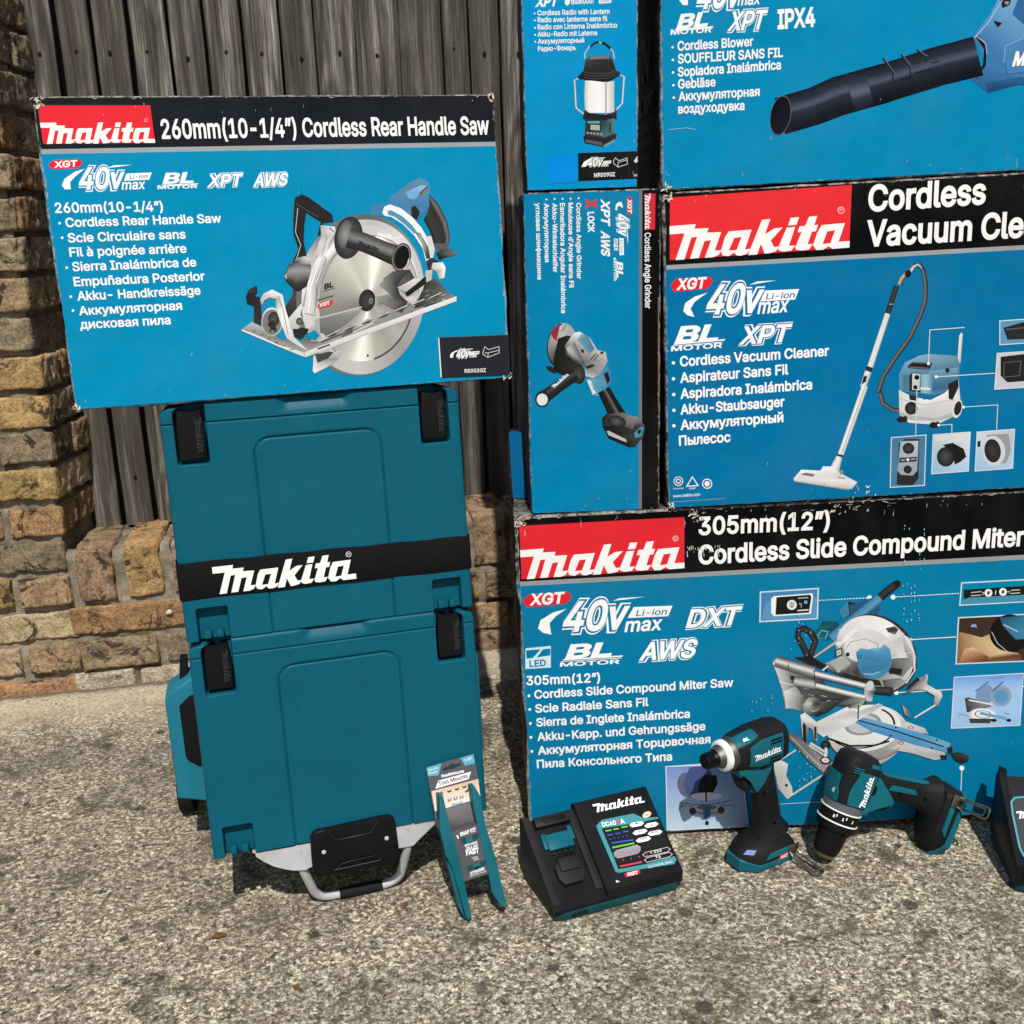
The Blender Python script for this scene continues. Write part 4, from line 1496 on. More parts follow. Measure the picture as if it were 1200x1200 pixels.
    # slotted bracket
    p.poly(z3([(358, 372), (376, 318), (425, 297), (520, 330), (622, 408), (702, 500), (772, 620), (792, 765), (742, 795), (716, 690), (640, 570), (540, 472), (440, 408), (380, 398)]), (236, 240, 242))
    p.poly(z3([(404, 352), (440, 350), (532, 400), (622, 480), (668, 545), (640, 556), (560, 478), (470, 408), (410, 388)]), (84, 146, 182))
    p.poly(z3([(650, 545), (692, 545), (762, 670), (784, 772), (748, 780), (702, 640)]), [70, 150, 90, 60, 50, 180])
    p.poly(z3([(740, 580), (790, 575), (820, 690), (800, 790), (770, 700)]), 214)
    # right hand fittings
    p.poly(z3([(830, 725), (880, 692), (960, 688), (1022, 722), (985, 746), (900, 768), (860, 790)]), [40, 60, 90, 120, 60, 40, 30])
    p.poly(z3([(745, 800), (800, 765), (860, 800), (830, 860), (760, 870)]), 50)
    p.poly(z3([(800, 810), (890, 805), (915, 850), (905, 940), (860, 955), (835, 890), (790, 860)]), [200, 240, 245, 235, 180, 150, 190])
    p.poly(z3([(740, 960), (830, 950), (960, 1090), (1000, 1120), (800, 1180), (700, 1100)]), [60, 100, 80, 140, 70, 40])
    p.poly(z3([(740, 880), (800, 870), (790, 960), (730, 990)]), 190)
    # side grip
    p.disc(z2(962, 590), 16.5, 25, 10, ('r', 92, 44), n=40)
    p.disc(z2(935, 560), 9, 17, 10, ('r', 150, 80), n=30)
    p.tube(z3([(60, 590), (200, 632), (360, 700), (535, 770)]), [24, 22, 22, 25], [(0, 34), (0.3, 52), (0.6, 128), (0.8, 92), (1, 50)])
    p.disc(z3(526, 762), 11.2, 17, 14, 52, n=36); p.disc(z3(526, 762), 10.2, 15.6, 14, 128, inner=0.9, n=36); p.disc(z3(534, 760), 8, 13.2, 14, 20, n=36)
    p.poly(z3([(560, 870), (600, 800), (590, 770), (572, 830), (540, 872)]), 205)
    p.logo(z3(140, 648), z3(325, 712), z3(160, 585), 26)
    # hub
    p.disc(z2(1125, 1140), 9.6, 13, 8, ('r', 70, 34), n=30); p.disc(z2(1150, 1145), 4.6, 6.4, 8, 58, n=20); p.disc(z2(1158, 1145), 2.4, 3.4, 8, 130, inner=0.5, n=12)
    # riving bracket
    p.poly(z3([(488, 1030), (640, 948), (742, 925), (575, 1062), (545, 1080)]), [190, 226, 150, 190, 130])
    p.poly(z3([(545, 1062), (744, 928), (744, 992), (575, 1108)]), 36)
    # badge on guard
    p.text('BL', z2(748, 1042), z2(830, 1018), 5.2, 30, bold=0.06, shear=0.4)
    p.line(z2([(742, 1060), (842, 1030)]), 0.7, 50); p.line(z2([(690, 1140), (828, 1100)]), 1.6, 90)
    p.poly(z4([(686, 300), (705, 262), (822, 232), (826, 262), (800, 292), (700, 315)]), (214, 60, 66)); p.text('XGT', z4(706, 300), z4(800, 272), 3.6, 240, bold=0.05, shear=0.2)
    # sole plate
    p.poly([(283, 386), (296, 377), (330, 398), (372, 400), (440, 376), (505, 342), (531, 346), (357, 415)], [150, 190, 120, 110, 150, 90, 120, 170])
    for a, b, c in (((700, 600), (850, 530), 205), ((720, 610), (1000, 500), 80), ((900, 560), (1050, 490), 60), ((1000, 520), (1180, 440), 210)):
        p.line(z4([a, b]), 1.6, c)
    p.poly([(357, 412.5), (534.7, 347), (534.7, 353), (357.5, 419)], [222, 232, 214, 200])
    p.poly(z4([(20, 495), (110, 525), (350, 630), (570, 700), (582, 738), (555, 732), (300, 625), (25, 508)]), [230, 214, 240, 220, 215, 200, 226, 232])
    p.line(z4([(690, 668), (800, 628)]), 1.8, 50)
    # lower guard end
    p.poly(z4([(655, 722), (780, 760), (850, 688), (900, 684), (870, 760), (782, 826), (664, 882), (648, 860)]), [210, 140, 200, 190, 150, 180, 225, 235])
    p.poly(z4([(670, 720), (780, 690), (830, 695), (780, 752), (690, 790)]), 70)
    p.disc(z4(1131, 724), 1.2, 1.6, 0, 40, n=10)
    # front knob, arch and bevel plate
    p.poly(z4([(60, 205), (88, 142), (155, 110), (162, 168), (138, 200), (190, 215), (205, 450), (128, 442), (132, 290), (72, 272)]), [30, 60, 36, 40, 46, 44, 40, 60, 40, 30])
    p.disc(z4(290, 430), 12.6, 17, 0, [(0, 190), (0.5, 160), (0.7, 230), (1, 190)], n=40); p.disc(z4(290, 432), 11, 15, 0, 120, n=36)
    p.disc(z4(305, 405), 6.6, 8.6, 0, ('r', 90, 34), n=24)
    p.line(z4([(272, 520), (290, 460), (320, 520)]), 1.8, 50)
    p.poly(z4([(186, 235), (220, 180), (290, 145), (382, 190), (412, 330), (470, 500), (482, 560), (605, 680), (520, 640), (422, 575), (372, 450), (330, 330), (322, 232), (270, 215), (225, 240), (200, 285)]), [190, 210, 240, 236, 244, 220, 205, 225, 190, 205, 226, 214, 150, 190, 180, 170])
    p.line(z4([(345, 200), (390, 330), (430, 540)]), 0.8, 120)
    p.poly(z4([(440, 392), (545, 270), (560, 262), (540, 372), (572, 420), (522, 492), (450, 492)]), [205, 220, 200, 214, 196, 170, 180])
    p.disc(z4(532, 425), 4.2, 4.6, 0, ('r', 120, 48), n=18)
    p.poly(z4([(470, 500), (560, 480), (612, 490), (600, 530), (540, 580), (490, 560)]), 40)
    Y = zoom(280, 190, 3.9)
    p.poly(Y([(372, 288), (440, 296), (436, 330), (412, 372), (395, 430), (350, 428), (362, 372), (376, 340)]), [170, 226, 196, 214, 236, 190, 205, 180]); p.line(Y([(392, 330), (402, 345), (380, 425)]), 0.8, 130); p.line(Y([(412, 300), (432, 318)]), 1.2, 60)
    p.poly(Y([(345, 722), (470, 690), (552, 664), (545, 690), (480, 745), (400, 790), (365, 775)]), [120, 150, 176, 140, 120, 110, 104]); p.line(Y([(352, 716), (560, 662)]), 1.6, 196)
    p.poly(Y([(640, 560), (700, 505), (770, 498), (722, 560), (735, 605), (770, 640), (744, 690), (640, 640), (712, 622)]), [150, 90, 60, 54, 48, 46, 60, 140, 80])
    p.poly(Y([(722, 572), (830, 530), (852, 520), (775, 592), (760, 600)]), [180, 226, 150, 180, 120]); p.poly(Y([(760, 596), (852, 524), (850, 552), (775, 612)]), 34); p.poly(Y([(752, 622), (800, 612), (820, 640), (800, 660)]), [205, 214, 190, 170])
    p.poly(Y([(835, 590), (898, 548), (965, 600), (980, 612), (890, 648), (800, 668)]), [60, 70, 110, 140, 60, 46])
    for k in range(9):
        x, y = 850 + (k * 37) % 110, 592 + (k * 23) % 48
        p.line(Y([(x, y), (x + 18, y - 8)]), 0.7, (150, 40, 200)[k % 3])
    for k in range(7):
        x, y = 400 + 78 * k, 788 - 29 * k
        p.poly(Y([(x, y + 8), (x + 30, y - 12), (x + 58, y - 16), (x + 40, y + 2), (x + 12, y + 12)]), [60, 90, 150, 70, 110]); p.line(Y([(x, y + 8), (x + 56, y - 18)]), 0.7, 226)
    p.poly(Y([(300, 792), (345, 766), (366, 792), (350, 812), (318, 808)]), BLUE); p.poly(Y([(345, 722), (368, 712), (372, 800), (352, 770)]), 170)
    p.band(Y([(206, 520), (226, 470), (262, 450), (330, 470)]), Y([(206, 530), (232, 562), (270, 590), (320, 560)]), [(0, 60), (0.3, 150), (0.5, 120), (0.75, 60), (1, 32)]); p.line(Y([(212, 515), (216, 535)]), 1.2, 190)
    p.poly(Y([(262, 440), (300, 430), (330, 445), (318, 470), (280, 470)]), [120, 200, 214, 130, 90])
    p.poly(Y([(300, 690), (312, 560), (330, 500), (362, 430), (398, 432), (352, 540), (350, 700)]), [214, 236, 226, 240, 205, 176, 190]); p.line(Y([(318, 690), (328, 570), (372, 440)]), 1.0, 250); p.line(Y([(346, 690), (356, 560), (400, 440)]), 0.8, 130)
    for k in range(6): p.line(Y([(60 + 34 * k, 772 + 17 * k), (78 + 34 * k, 770 + 17 * k)]), 0.6, 120)
    p.poly(Y([(128, 740), (160, 722), (172, 770), (150, 765)]), 40); p.line(Y([(150, 700), (180, 735)]), 1.0, 60)
    # label
    lab = [z5(625, 570), z5(1172, 549), z5(1186, 862), z5(645, 882)]
    p.poly(lab, (38, 40, 46)); p.line([lab[0], lab[3]], 1.3, 230); p.line([lab[0], lab[1]], 0.5, 90)
    forty_volt(p, z5, dict(swoosh=[(712, 712), (725, 690), (760, 672), (790, 668), (745, 690), (735, 728), (718, 728)], dash=[(780, 664), (892, 656), (892, 661), (800, 668)],
        forty=((760, 728), (825, 725)), cap=9, v=((826, 726), (860, 724)), vcap=7, tab=[(866, 680), (945, 676), (938, 700), (860, 704)], li=((872, 698), (934, 694)), licap=2.2, max=((864, 726), (922, 722)), maxcap=4.2), (38, 40, 46))
    battery_icon(p, [z5((970, 690), (985, 642), (1015, 665), (1095, 640), (1098, 690), (1010, 725), (970, 700), (970, 690)), z5((1010, 725), (1012, 690), (1098, 668)), z5((985, 690), (1012, 690))], 0.6)
    p.text('RS002GZ', z5(828, 845), z5(994, 838), 4, 236, bold=0.03)
    scuffs(p, W, H, 85, 5)
    crush(p, (0.0, H), 1, -1, 2, 16, 0.013); crush(p, (W, H), -1, -1, 3, 10, 0.01); crush(p, (W, 0.0), -1, 1, 4, 12, 0.012); crush(p, (0.0, 0.0), 1, 1, 6, 8, 0.008)
    p.build('printed_front', t, CARD)
    return t
saw_carton()

# ===== 2. mitre saw carton, at the bottom of the right-hand stack
MITRE = face_frame(0.0116, 1.4586, 0.0, 0.0151, 0.0, 0.0149)
def mitre_carton():
    fr = MITRE
    W, H, D = 0.92, 0.5487, 0.58
    BLUE = (4, 121, 164)
    t = root('tool_carton', 'largest blue carton, printed with a mitre saw, standing on the ground under the stack', 'cardboard box', frame=fr, group='printed tool cartons')
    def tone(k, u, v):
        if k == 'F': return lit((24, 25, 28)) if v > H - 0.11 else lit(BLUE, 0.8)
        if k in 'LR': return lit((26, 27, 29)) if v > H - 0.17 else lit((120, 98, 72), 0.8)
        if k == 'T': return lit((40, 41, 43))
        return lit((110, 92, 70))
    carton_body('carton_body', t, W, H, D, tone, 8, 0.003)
    p = Print(fr)
    N = zoom(590, 570, 2.926); O = zoom(600, 690, 4.138); R = zoom(860, 570, 2.791)
    A = zoom(880, 670, 6); B = zoom(880, 800, 4.2857); K = zoom(1020, 660, 6); T = zoom(770, 880, 9.23)
    e = 0.0035
    vs = (fr.uv(607, 686)[1] + fr.uv(900, 669)[1] + fr.uv(1200, 650.6)[1]) / 3
    p.poly([(e, e), (W - e, e), (W - e, vs), (e, vs)], BLUE, uv=True); p.lay -= 1
    p.poly([(e, vs), (W - e, vs), (W - e, H - e), (e, H - e)], (9, 11, 14), uv=True)
    p.poly([(e, vs - 0.0036), (W - e, vs - 0.0036), (W - e, vs + 0.0036), (e, vs + 0.0036)], (150, 152, 153), uv=True)
    q = N((62, 318), (620, 280), (620, 105), (54, 135))
    p.poly(q, (226, 42, 52)); p.logo(q[0], q[1], q[3], 246)
    p.disc(N(590, 178), 3.4, 3.4, 0, (240, 190, 190), inner=0.75, n=18); p.text('R', N(585, 184), N(595, 183), 3.6, (240, 190, 190), bold=0.0)
    p.text('305mm(12”)', N(668, 165), (972, 619.2), 20.5, 248, bold=0.04)
    p.text('Cordless Slide Compound Miter Saw', (818.3, 660.8), (1199.5, 638.8), 22, 248, bold=0.04, fit='Cordless Slide Compound Miter')
    xgt(p, O, [(52, 58), (80, 28), (270, 14), (292, 38), (262, 72), (72, 90)], (84, 78), (248, 67), 13)
    forty_volt(p, O, dict(swoosh=[(126, 192), (138, 152), (200, 114), (264, 97), (215, 130), (182, 166), (190, 222), (150, 212)], dash=[(488, 58), (520, 45), (646, 38), (560, 50)],
        forty=((240, 205), (455, 192)), cap=35, v=((470, 195), (548, 190)), vcap=26, tab=[(590, 88), (778, 81), (757, 132), (560, 141)], li=((600, 132), (748, 124)), licap=7.4, max=((545, 208), (722, 197)), maxcap=16.5), BLUE)
    p.outlined('DXT', O(842, 186), O(1092, 170), 21, BLUE)
    p.poly(O([(65, 288), (188, 276), (188, 381), (65, 388)]), (210, 232, 240)); p.poly(O([(68, 298), (140, 292), (100, 335), (70, 338)]), BLUE); p.poly(O([(150, 292), (186, 288), (186, 322), (120, 332)]), BLUE); p.text('LED', O(85, 378), O(165, 373), 8, BLUE, bold=0.04)
    bl_motor(p, O, ((258, 336), (480, 322)), 16, ((232, 376), (522, 361)), 5, (((250, 343), (536, 325), 1.6), ((240, 351), (530, 334), 0.8)))
    p.outlined('AWS', O(615, 345), O(882, 328), 21, BLUE)
    for s, a, b, bu in (('305mm(12”)', (70, 466), (427, 450), None), ('Cordless Slide Compound Miter Saw', (109, 531), (1073, 472), (82, 518)), ('Scie Radiale Sans Fil', (113, 599), (662, 566), (86, 584)), ('Sierra de Inglete Inalámbrica', (118, 666), (862, 623), (89, 652)),
                        ('Akku-Kapp. und Gehrungssäge', (123, 736), (938, 683), (92, 719)), ('Аккумуляторная Торцовочная', (126, 803), (962, 746), (96, 787)), ('Пила Консольного Типа', (121, 868), (776, 830), None)):
        p.text(s, O(*a), O(*b), 10.2 + (0.9 if s[0] == '3' else 0), 248, bold=0.035)
        if bu: bullet(p, O(*bu), 1.7)
    # insets
    def inset(z, pts, fill, w=1.6):
        p.poly(z(pts), fill); p.line(z(pts), w, (205, 224, 234), close=True)
    inset(A, [(66, 142), (472, 116), (466, 328), (62, 350)], (92, 150, 192))
    p.poly(A([(70, 150), (468, 122), (464, 180), (110, 210), (70, 340)]), (70, 130, 178))
    p.poly(A([(140, 190), (160, 170), (430, 150), (436, 170), (420, 295), (160, 312), (142, 290)]), 240); p.poly(A([(178, 178), (412, 160), (424, 175), (408, 286), (172, 302)]), 28)
    p.disc(A(286, 232), 5.8, 5.8, 0, 235, n=24); p.line(A([(286, 218), (288, 255)]), 0.9, 40); p.disc(A(286, 230), 3, 3, 0, 90, inner=0.7, n=16)
    p.line(A([(330, 185), (402, 180)]), 1.2, 190); p.line(A([(334, 225), (352, 222), (352, 250)]), 0.7, 200); p.disc(A(384, 212), 2.2, 2.2, 0, (90, 170, 200), n=12); p.line(A([(325, 272), (405, 266)]), 1.6, 220)
    p.dots(A(475, 200), A(818, 182), 16, 0.9, 245); p.disc(A(832, 181), 2.8, 2.8, 0, 250, n=18)
    p.disc(A(998, 177), 2.8, 2.8, 0, 250, n=18); p.dots(A(1015, 176), K(622, 210), 24, 0.9, 245)
    inset(K, [(640, 137), (1200, 108), (1200, 262), (626, 294)], (0, 132, 168))
    p.poly(K([(655, 185), (1200, 150), (1200, 215), (655, 248)]), 26); p.poly(K([(636, 262), (690, 240), (1200, 214), (1200, 260), (640, 290)]), (70, 140, 170))
    for a, b in (((705, 205), (775, 198)), ((705, 228), (775, 222)), ((985, 190), (1050, 185)), ((985, 212), (1050, 206))): p.line(K([a, b]), 1.1, 205)
    for c in (828, 930): p.disc(K(c, 207 if c < 900 else 200), 4.6, 4.6, 0, 235, n=20); p.disc(K(c, 207 if c < 900 else 200), 1.6, 2.4, 20, 60, n=10)
    p.line(K([(879, 190), (877, 220)]), 1, 220); p.line(K([(780, 200), (800, 210), (782, 222)]), 0.7, 215); p.line(K([(960, 200), (975, 196), (976, 212)]), 0.7, 215)
    inset(K, [(618, 382), (1200, 352), (1200, 682), (600, 706)], (62, 48, 40))
    p.poly(K([(622, 480), (780, 520), (850, 490), (960, 620), (1060, 640), (1060, 682), (606, 702)]), [(150, 118, 84), (200, 170, 128), (170, 135, 95), (222, 196, 150), (90, 60, 46), (120, 80, 60), (128, 92, 62)])
    p.poly(K([(660, 600), (720, 590), (830, 655), (810, 690), (620, 700)]), [(205, 170, 124), (226, 196, 150), (130, 76, 50), (90, 60, 44), (150, 110, 76)])
    p.poly(K([(700, 445), (715, 425), (740, 428), (748, 450)]), (130, 160, 210)); p.disc(K(980, 490), 24, 22, 0, 22, n=40); p.poly(K([(905, 380), (1200, 362), (1200, 520), (1020, 535), (930, 440)]), [(40, 80, 105), (60, 130, 165), (70, 150, 190), (56, 120, 150), (50, 110, 140)])
    p.line(K([(850, 480), (890, 560), (960, 620), (1040, 635)]), 0.8, 190); p.line(K([(935, 430), (1035, 480)]), 1.2, 190)
    inset(K, [(588, 800), (1072, 772), (1048, 1138), (566, 1158)], (160, 198, 236), 1.2)
    p.poly(K([(590, 803), (1070, 775), (1062, 900), (582, 920)]), [(110, 160, 222), (112, 160, 222), (170, 200, 238), (170, 202, 238)])
    p.disc(K(800, 925), 10, 13, 20, (120, 150, 190), n=30); p.disc(K(915, 930), 12.5, 12.5, 0, (140, 160, 185), n=30); p.disc(K(915, 935), 8, 8, 0, (90, 150, 195), n=24)
    p.poly(K([(660, 945), (690, 940), (850, 985), (845, 1005), (690, 1045), (675, 1045)]), [70, 120, 150, 60, 80, 50])
    p.line(K([(690, 960), (850, 990)]), 1.6, 235); p.line(K([(735, 900), (830, 830)]), 2, (100, 130, 160)); p.line(K([(855, 900), (930, 830)]), 2, (70, 110, 150))
    p.disc(K(790, 1070), 17, 9, 4, (206, 210, 214), n=30); p.disc(K(790, 1062), 14, 6.5, 4, (235, 238, 240), n=30); p.disc(K(790, 1060), 10, 4.6, 4, 90, inner=0.86, n=30)
    p.poly(K([(770, 1040), (960, 1082), (950, 1100), (765, 1062)]), (110, 165, 205)); p.disc(K(970, 1102), 3, 1.8, 0, 30, n=14); p.disc(K(865, 1102), 3.6, 2, 0, 40, n=14)
    p.poly(K([(690, 1090), (850, 1090), (840, 1122), (700, 1122)]), 60); p.line(K([(612, 1050), (690, 1075)]), 0.8, 150); p.line(K([(612, 1075), (640, 1060), (690, 1075)]), 0.8, 120); p.line(K([(940, 1050), (972, 1060)]), 0.8, 110)
    p.line(K([(842, 806), (935, 800)]), 0.5, (80, 110, 150))
    p.line(K([(290, 535), (600, 516)]), 1.1, 240); p.disc(K(283, 535), 1.8, 1.8, 0, 250, n=14)
    p.line(K([(185, 908), (578, 884)]), 1.1, 240); p.disc(K(180, 908), 2.6, 2.6, 0, 250, n=16); p.line(K([(1064, 864), (1200, 856)]), 1.1, 240)
    p.line(B([(1057, 428), (1052, 555), (790, 570)]), 1.1, (205, 225, 232)); p.disc(B(1057, 427), 2.9, 2.9, 0, 245, n=18)
    p.line(B([(100, 610), (350, 596), (800, 570)]), 1.0, (170, 205, 220))
    # --- the mitre saw, back to front
    p.poly(A([(680, 205), (800, 235), (790, 300), (690, 310)]), 40); p.poly(A([(690, 235), (850, 180), (910, 260), (860, 330), (700, 330)]), (40, 84, 116))
    p.poly(A([(615, 270), (680, 205), (690, 300), (640, 330)]), (60, 128, 165)); p.poly(A([(500, 345), (610, 350), (620, 400), (540, 480), (470, 470), (450, 425)]), [(14, 70, 80), (20, 84, 96), (14, 64, 74), (16, 90, 105), (60, 150, 170), (20, 100, 112)])
    p.line(A([(465, 450), (495, 410), (540, 420), (520, 470)]), 1, (120, 190, 200))
    p.tube(A([(565, 470), (740, 320), (915, 175)]), [12, 11, 11], [(0, (38, 92, 132)), (0.4, (92, 156, 196)), (1, (60, 124, 168))]); p.tube(A([(905, 180), (950, 140), (1025, 82)]), [9.5, 9.5, 9], [(0, 20), (0.6, 60), (1, 26)]); p.disc(A(1026, 83), 4.3, 4.3, 0, 30, n=18)
    p.line(A([(690, 340), (730, 320)]), 1.6, 200); p.line(A([(615, 412), (650, 392)]), 1.6, 210)
    # hose
    p.tube(A([(405, 600), (375, 540), (330, 450), (335, 405), (375, 395), (425, 430), (452, 490), (425, 560), (420, 610)]), 7.5, [(0, 20), (0.4, 62), (1, 22)])
    # upper guard and blade cover
    p.tube(A([(440, 600), (580, 505), (760, 370), (880, 330)]), [3, 4, 5, 5], [(0, 60), (0.5, 200), (1, 110)])
    G = A(862, 560)
    p.disc(A(880, 575), 51, 43, 42, [(0, 52), (0.2, 70), (0.45, 205), (0.6, 60), (0.8, 44), (1, 52)], n=60)
    p.disc(A(868, 572), 49, 40.5, 42, [(0, 190), (0.1, 150), (0.22, 120), (0.3, 70), (0.45, 214), (0.6, 232), (0.72, 238), (0.8, 196), (0.88, 216), (1, 190)], n=70)
    p.disc(A(840, 590), 34, 29, 42, [(0, 170), (0.1, 140), (0.25, 60), (0.4, 190), (0.6, 222), (0.8, 205), (1, 170)], n=60)
    p.poly(A([(970, 610), (1120, 600), (1150, 640), (1060, 740), (960, 700), (950, 660)]), [90, 120, 150, 120, 50, 40]); p.poly(A([(975, 672), (1062, 680), (1055, 722), (965, 715)]), 36)
    p.poly(A([(920, 760), (1040, 745), (1100, 770), (1010, 830), (940, 830)]), [70, 110, 170, 150, 80]); p.poly(A([(1060, 430), (1120, 470), (1160, 600), (1150, 700), (1080, 560)]), [200, 226, 170, 150, 140])
    p.line(A([(1075, 445), (1140, 560), (1150, 690), (1090, 780)]), 1.4, 225); p.line(A([(985, 610), (1130, 560)]), 0.9, 210); p.line(A([(900, 510), (1075, 430)]), 0.9, 230)
    p.poly(A([(945, 395), (1010, 380), (1035, 405), (1010, 440), (960, 420)]), [70, 90, 60, 120, 60])
    p.disc(A(740, 545), 16, 13, 40, [(0, 205), (0.5, 226), (1, 205)], n=40); p.line(A([(620, 600), (700, 490), (800, 468), (890, 505), (890, 550)]), 0.7, 120)
    # blue hub cover
    p.disc(A(868, 640), 20.2, 17.8, -20, [(0, (84, 148, 190)), (0.3, (56, 118, 160)), (0.55, (74, 140, 184)), (0.8, (118, 180, 214)), (1, (84, 148, 190))], n=40)
    p.poly(A([(735, 565), (770, 535), (890, 555), (935, 505), (975, 540), (986, 600), (975, 650), (940, 712), (880, 742), (810, 735), (758, 690)]), [(70, 140, 185), (90, 156, 198), (84, 150, 192), (110, 175, 212), (84, 150, 190), (70, 136, 178), (60, 122, 165), (70, 134, 176), (90, 152, 192), (60, 124, 168), (56, 120, 164)])
    p.line(A([(790, 600), (930, 625), (905, 690), (830, 700)]), 0.8, (50, 106, 146)); p.line(A([(790, 715), (850, 720), (905, 700)]), 1, (160, 205, 228))
    for dx in (750, 770):
        for dy in (588, 604): p.disc(A(dx, dy), 0.9, 0.9, 0, 30, n=8)
    p.disc(A(678, 578), 2.4, 2.4, 0, 40, n=14); p.poly(A([(590, 545), (640, 530), (640, 585), (590, 600)]), 60); p.poly(A([(600, 552), (632, 542), (632, 578), (600, 590)]), 200); p.line(A([(608, 568), (624, 566)]), 1, 60)
    p.logo(A(612, 535), A(748, 408), A(575, 490), 248)
    # carriage, rails, motor block
    p.poly(A([(520, 640), (640, 590), (700, 640), (640, 720), (740, 730), (700, 760), (560, 700)]), [150, 190, 170, 40, 60, 40, 70]); p.poly(A([(560, 640), (640, 605), (690, 640), (610, 710)]), 168)
    p.poly(A([(640, 700), (760, 740), (900, 760), (920, 800), (800, 790), (660, 740)]), 40)
    p.poly(A([(150, 640), (165, 612), (240, 605), (300, 640), (450, 690), (560, 830), (640, 880), (560, 960), (250, 960), (215, 790)]), [210, 150, 170, 120, 60, 50, 60, 44, 90, 150])
    p.poly(A([(155, 650), (260, 655), (280, 740), (300, 900), (240, 960), (210, 790)]), [226, 170, 90, 70, 120, 190]); p.poly(A([(240, 850), (300, 800), (380, 880), (360, 960), (240, 960)]), [200, 120, 90, 70, 190])
    p.poly(A([(300, 600), (420, 590), (520, 650), (540, 700), (440, 660)]), 34)
    X = zoom(880, 670, 3.9)
    p.poly(X([(170, 470), (300, 500), (540, 580), (520, 600), (420, 585), (350, 640), (300, 660), (262, 640), (225, 612), (190, 560)]), [90, 60, 40, 60, 34, 40, 36, 60, 110, 90])
    p.poly(X([(105, 425), (165, 440), (185, 500), (235, 560), (235, 640), (165, 612)]), [205, 150, 110, 120, 90, 176]); p.poly(X([(150, 545), (200, 520), (240, 560), (238, 640), (160, 615)]), [226, 150, 110, 84, 196]); p.line(X([(128, 500), (205, 520)]), 1.0, 220); p.line(X([(200, 480), (232, 560)]), 1.0, 50)
    p.poly(X([(235, 600), (300, 580), (320, 620), (290, 655), (240, 640)]), [170, 120, 60, 50, 130]); p.disc(X(285, 610), 8, 7, 0, [(0, 90), (0.3, 190), (0.6, 60), (1, 90)], n=24)
    for k in range(12):
        x, y = 215 + (k * 53) % 190, 505 + (k * 29) % 90
        p.line(X([(x, y), (x + 14 + k % 5 * 5, y + (k % 3) * 5 - 3)]), 0.7 + 0.4 * (k % 2), (150, 24, 190, 90)[k % 4])
    p.poly(X([(400, 588), (470, 572), (560, 575), (520, 605), (440, 610)]), [60, 120, 90, 60, 44])
    p.tube(A([(170, 625), (440, 705)]), [13, 15], [(0, 60), (0.3, 130), (0.55, 226), (0.8, 130), (1, 50)]); p.tube(A([(300, 765), (450, 790)]), [12, 12], [(0, 60), (0.5, 200), (1, 60)])
    p.tube(A([(435, 712), (640, 762), (825, 808)]), [8, 8, 8], [(0, 60), (0.3, 150), (0.55, 250), (0.8, 190), (1, 70)]); p.tube(A([(450, 795), (640, 842), (820, 886)]), [7, 7, 7], [(0, 50), (0.4, 200), (0.6, 245), (1, 70)])
    p.poly(A([(795, 800), (830, 770), (860, 790), (855, 850), (850, 905), (815, 912), (795, 880)]), [180, 240, 210, 90, 190, 150, 205]); p.disc(A(832, 798), 4.6, 6, 20, 205, n=20)
    p.tube(A([(870, 830), (985, 838)]), [9, 10], [(0, 16), (0.6, 70), (1, 20)]); p.disc(A(984, 838), 2.6, 5.6, 0, 50, n=16)
    p.line(A([(258, 640), (264, 690)]), 1, 60); p.line(A([(440, 690), (450, 800)]), 1.2, 40)
    p.line(A([(500, 690), (540, 660)]), 2, 220); p.disc(A(290, 742), 2.6, 2.6, 0, 40, n=14)
    p.disc(A(430, 925), 9, 8, 0, [(0, 60), (0.5, 190), (1, 60)], n=24)
    # left support arms
    p.line(B([(150, 382), (225, 335)]), 2, 205); p.line(B([(205, 560), (372, 452)]), 2.4, 208)
    p.poly(B([(62, 442), (130, 375), (185, 405), (175, 465), (205, 520), (208, 562), (180, 582), (95, 480)]), [180, 226, 214, 196, 214, 226, 190, 170]); p.disc(B(176, 512), 1.9, 1.9, 0, 60, n=12)
    # fence, base, turntable
    p.poly(B([(185, 262), (215, 250), (330, 340), (440, 420), (420, 470), (330, 420), (190, 285)]), [120, 90, 110, 170, 150, 120, 90])
    p.disc(B(600, 330), 37, 20, -18, [(0, 150), (0.3, 200), (0.6, 226), (1, 150)], n=50)
    p.disc(B(585, 250), 47, 33, -6, [(0, 196), (0.2, 150), (0.35, 172), (0.5, 214), (0.75, 240), (1, 196)], n=60)
    p.disc(B(575, 225), 41, 27, -8, 228, n=60); p.disc(B(560, 215), 42, 26, -8, 20, inner=0.945, a0=20, a1=150, n=40); p.disc(B(570, 220), 36, 24, -8, 22, inner=0.93, a0=-50, a1=5, n=24)
    p.disc(B(560, 205), 22, 13, -8, (190, 194, 196), n=40); p.disc(B(560, 205), 22, 13, -8, 150, inner=0.8, n=40)
    for k in range(14): p.line(B([(330 + 34 * k, 350 + 26 * math.sin(k * 0.23) - 3 * k), (338 + 34 * k, 356 + 26 * math.sin(k * 0.23) - 3 * k)]), 0.6, (120, 150)[k % 2])
    p.disc(B(585, 250), 47.5, 33.5, -6, 90, inner=0.975, a0=25, a1=170, n=50)
    p.poly(B([(325, 195), (480, 118), (530, 145), (640, 100), (660, 110), (540, 190), (450, 230), (360, 270), (320, 240)]), [210, 232, 190, 200, 170, 226, 214, 220, 190])
    p.poly(B([(420, 110), (500, 70), (580, 75), (540, 130), (480, 118)]), [60, 90, 150, 190, 40]); p.line(B([(538, 110), (535, 180)]), 1.6, 50)
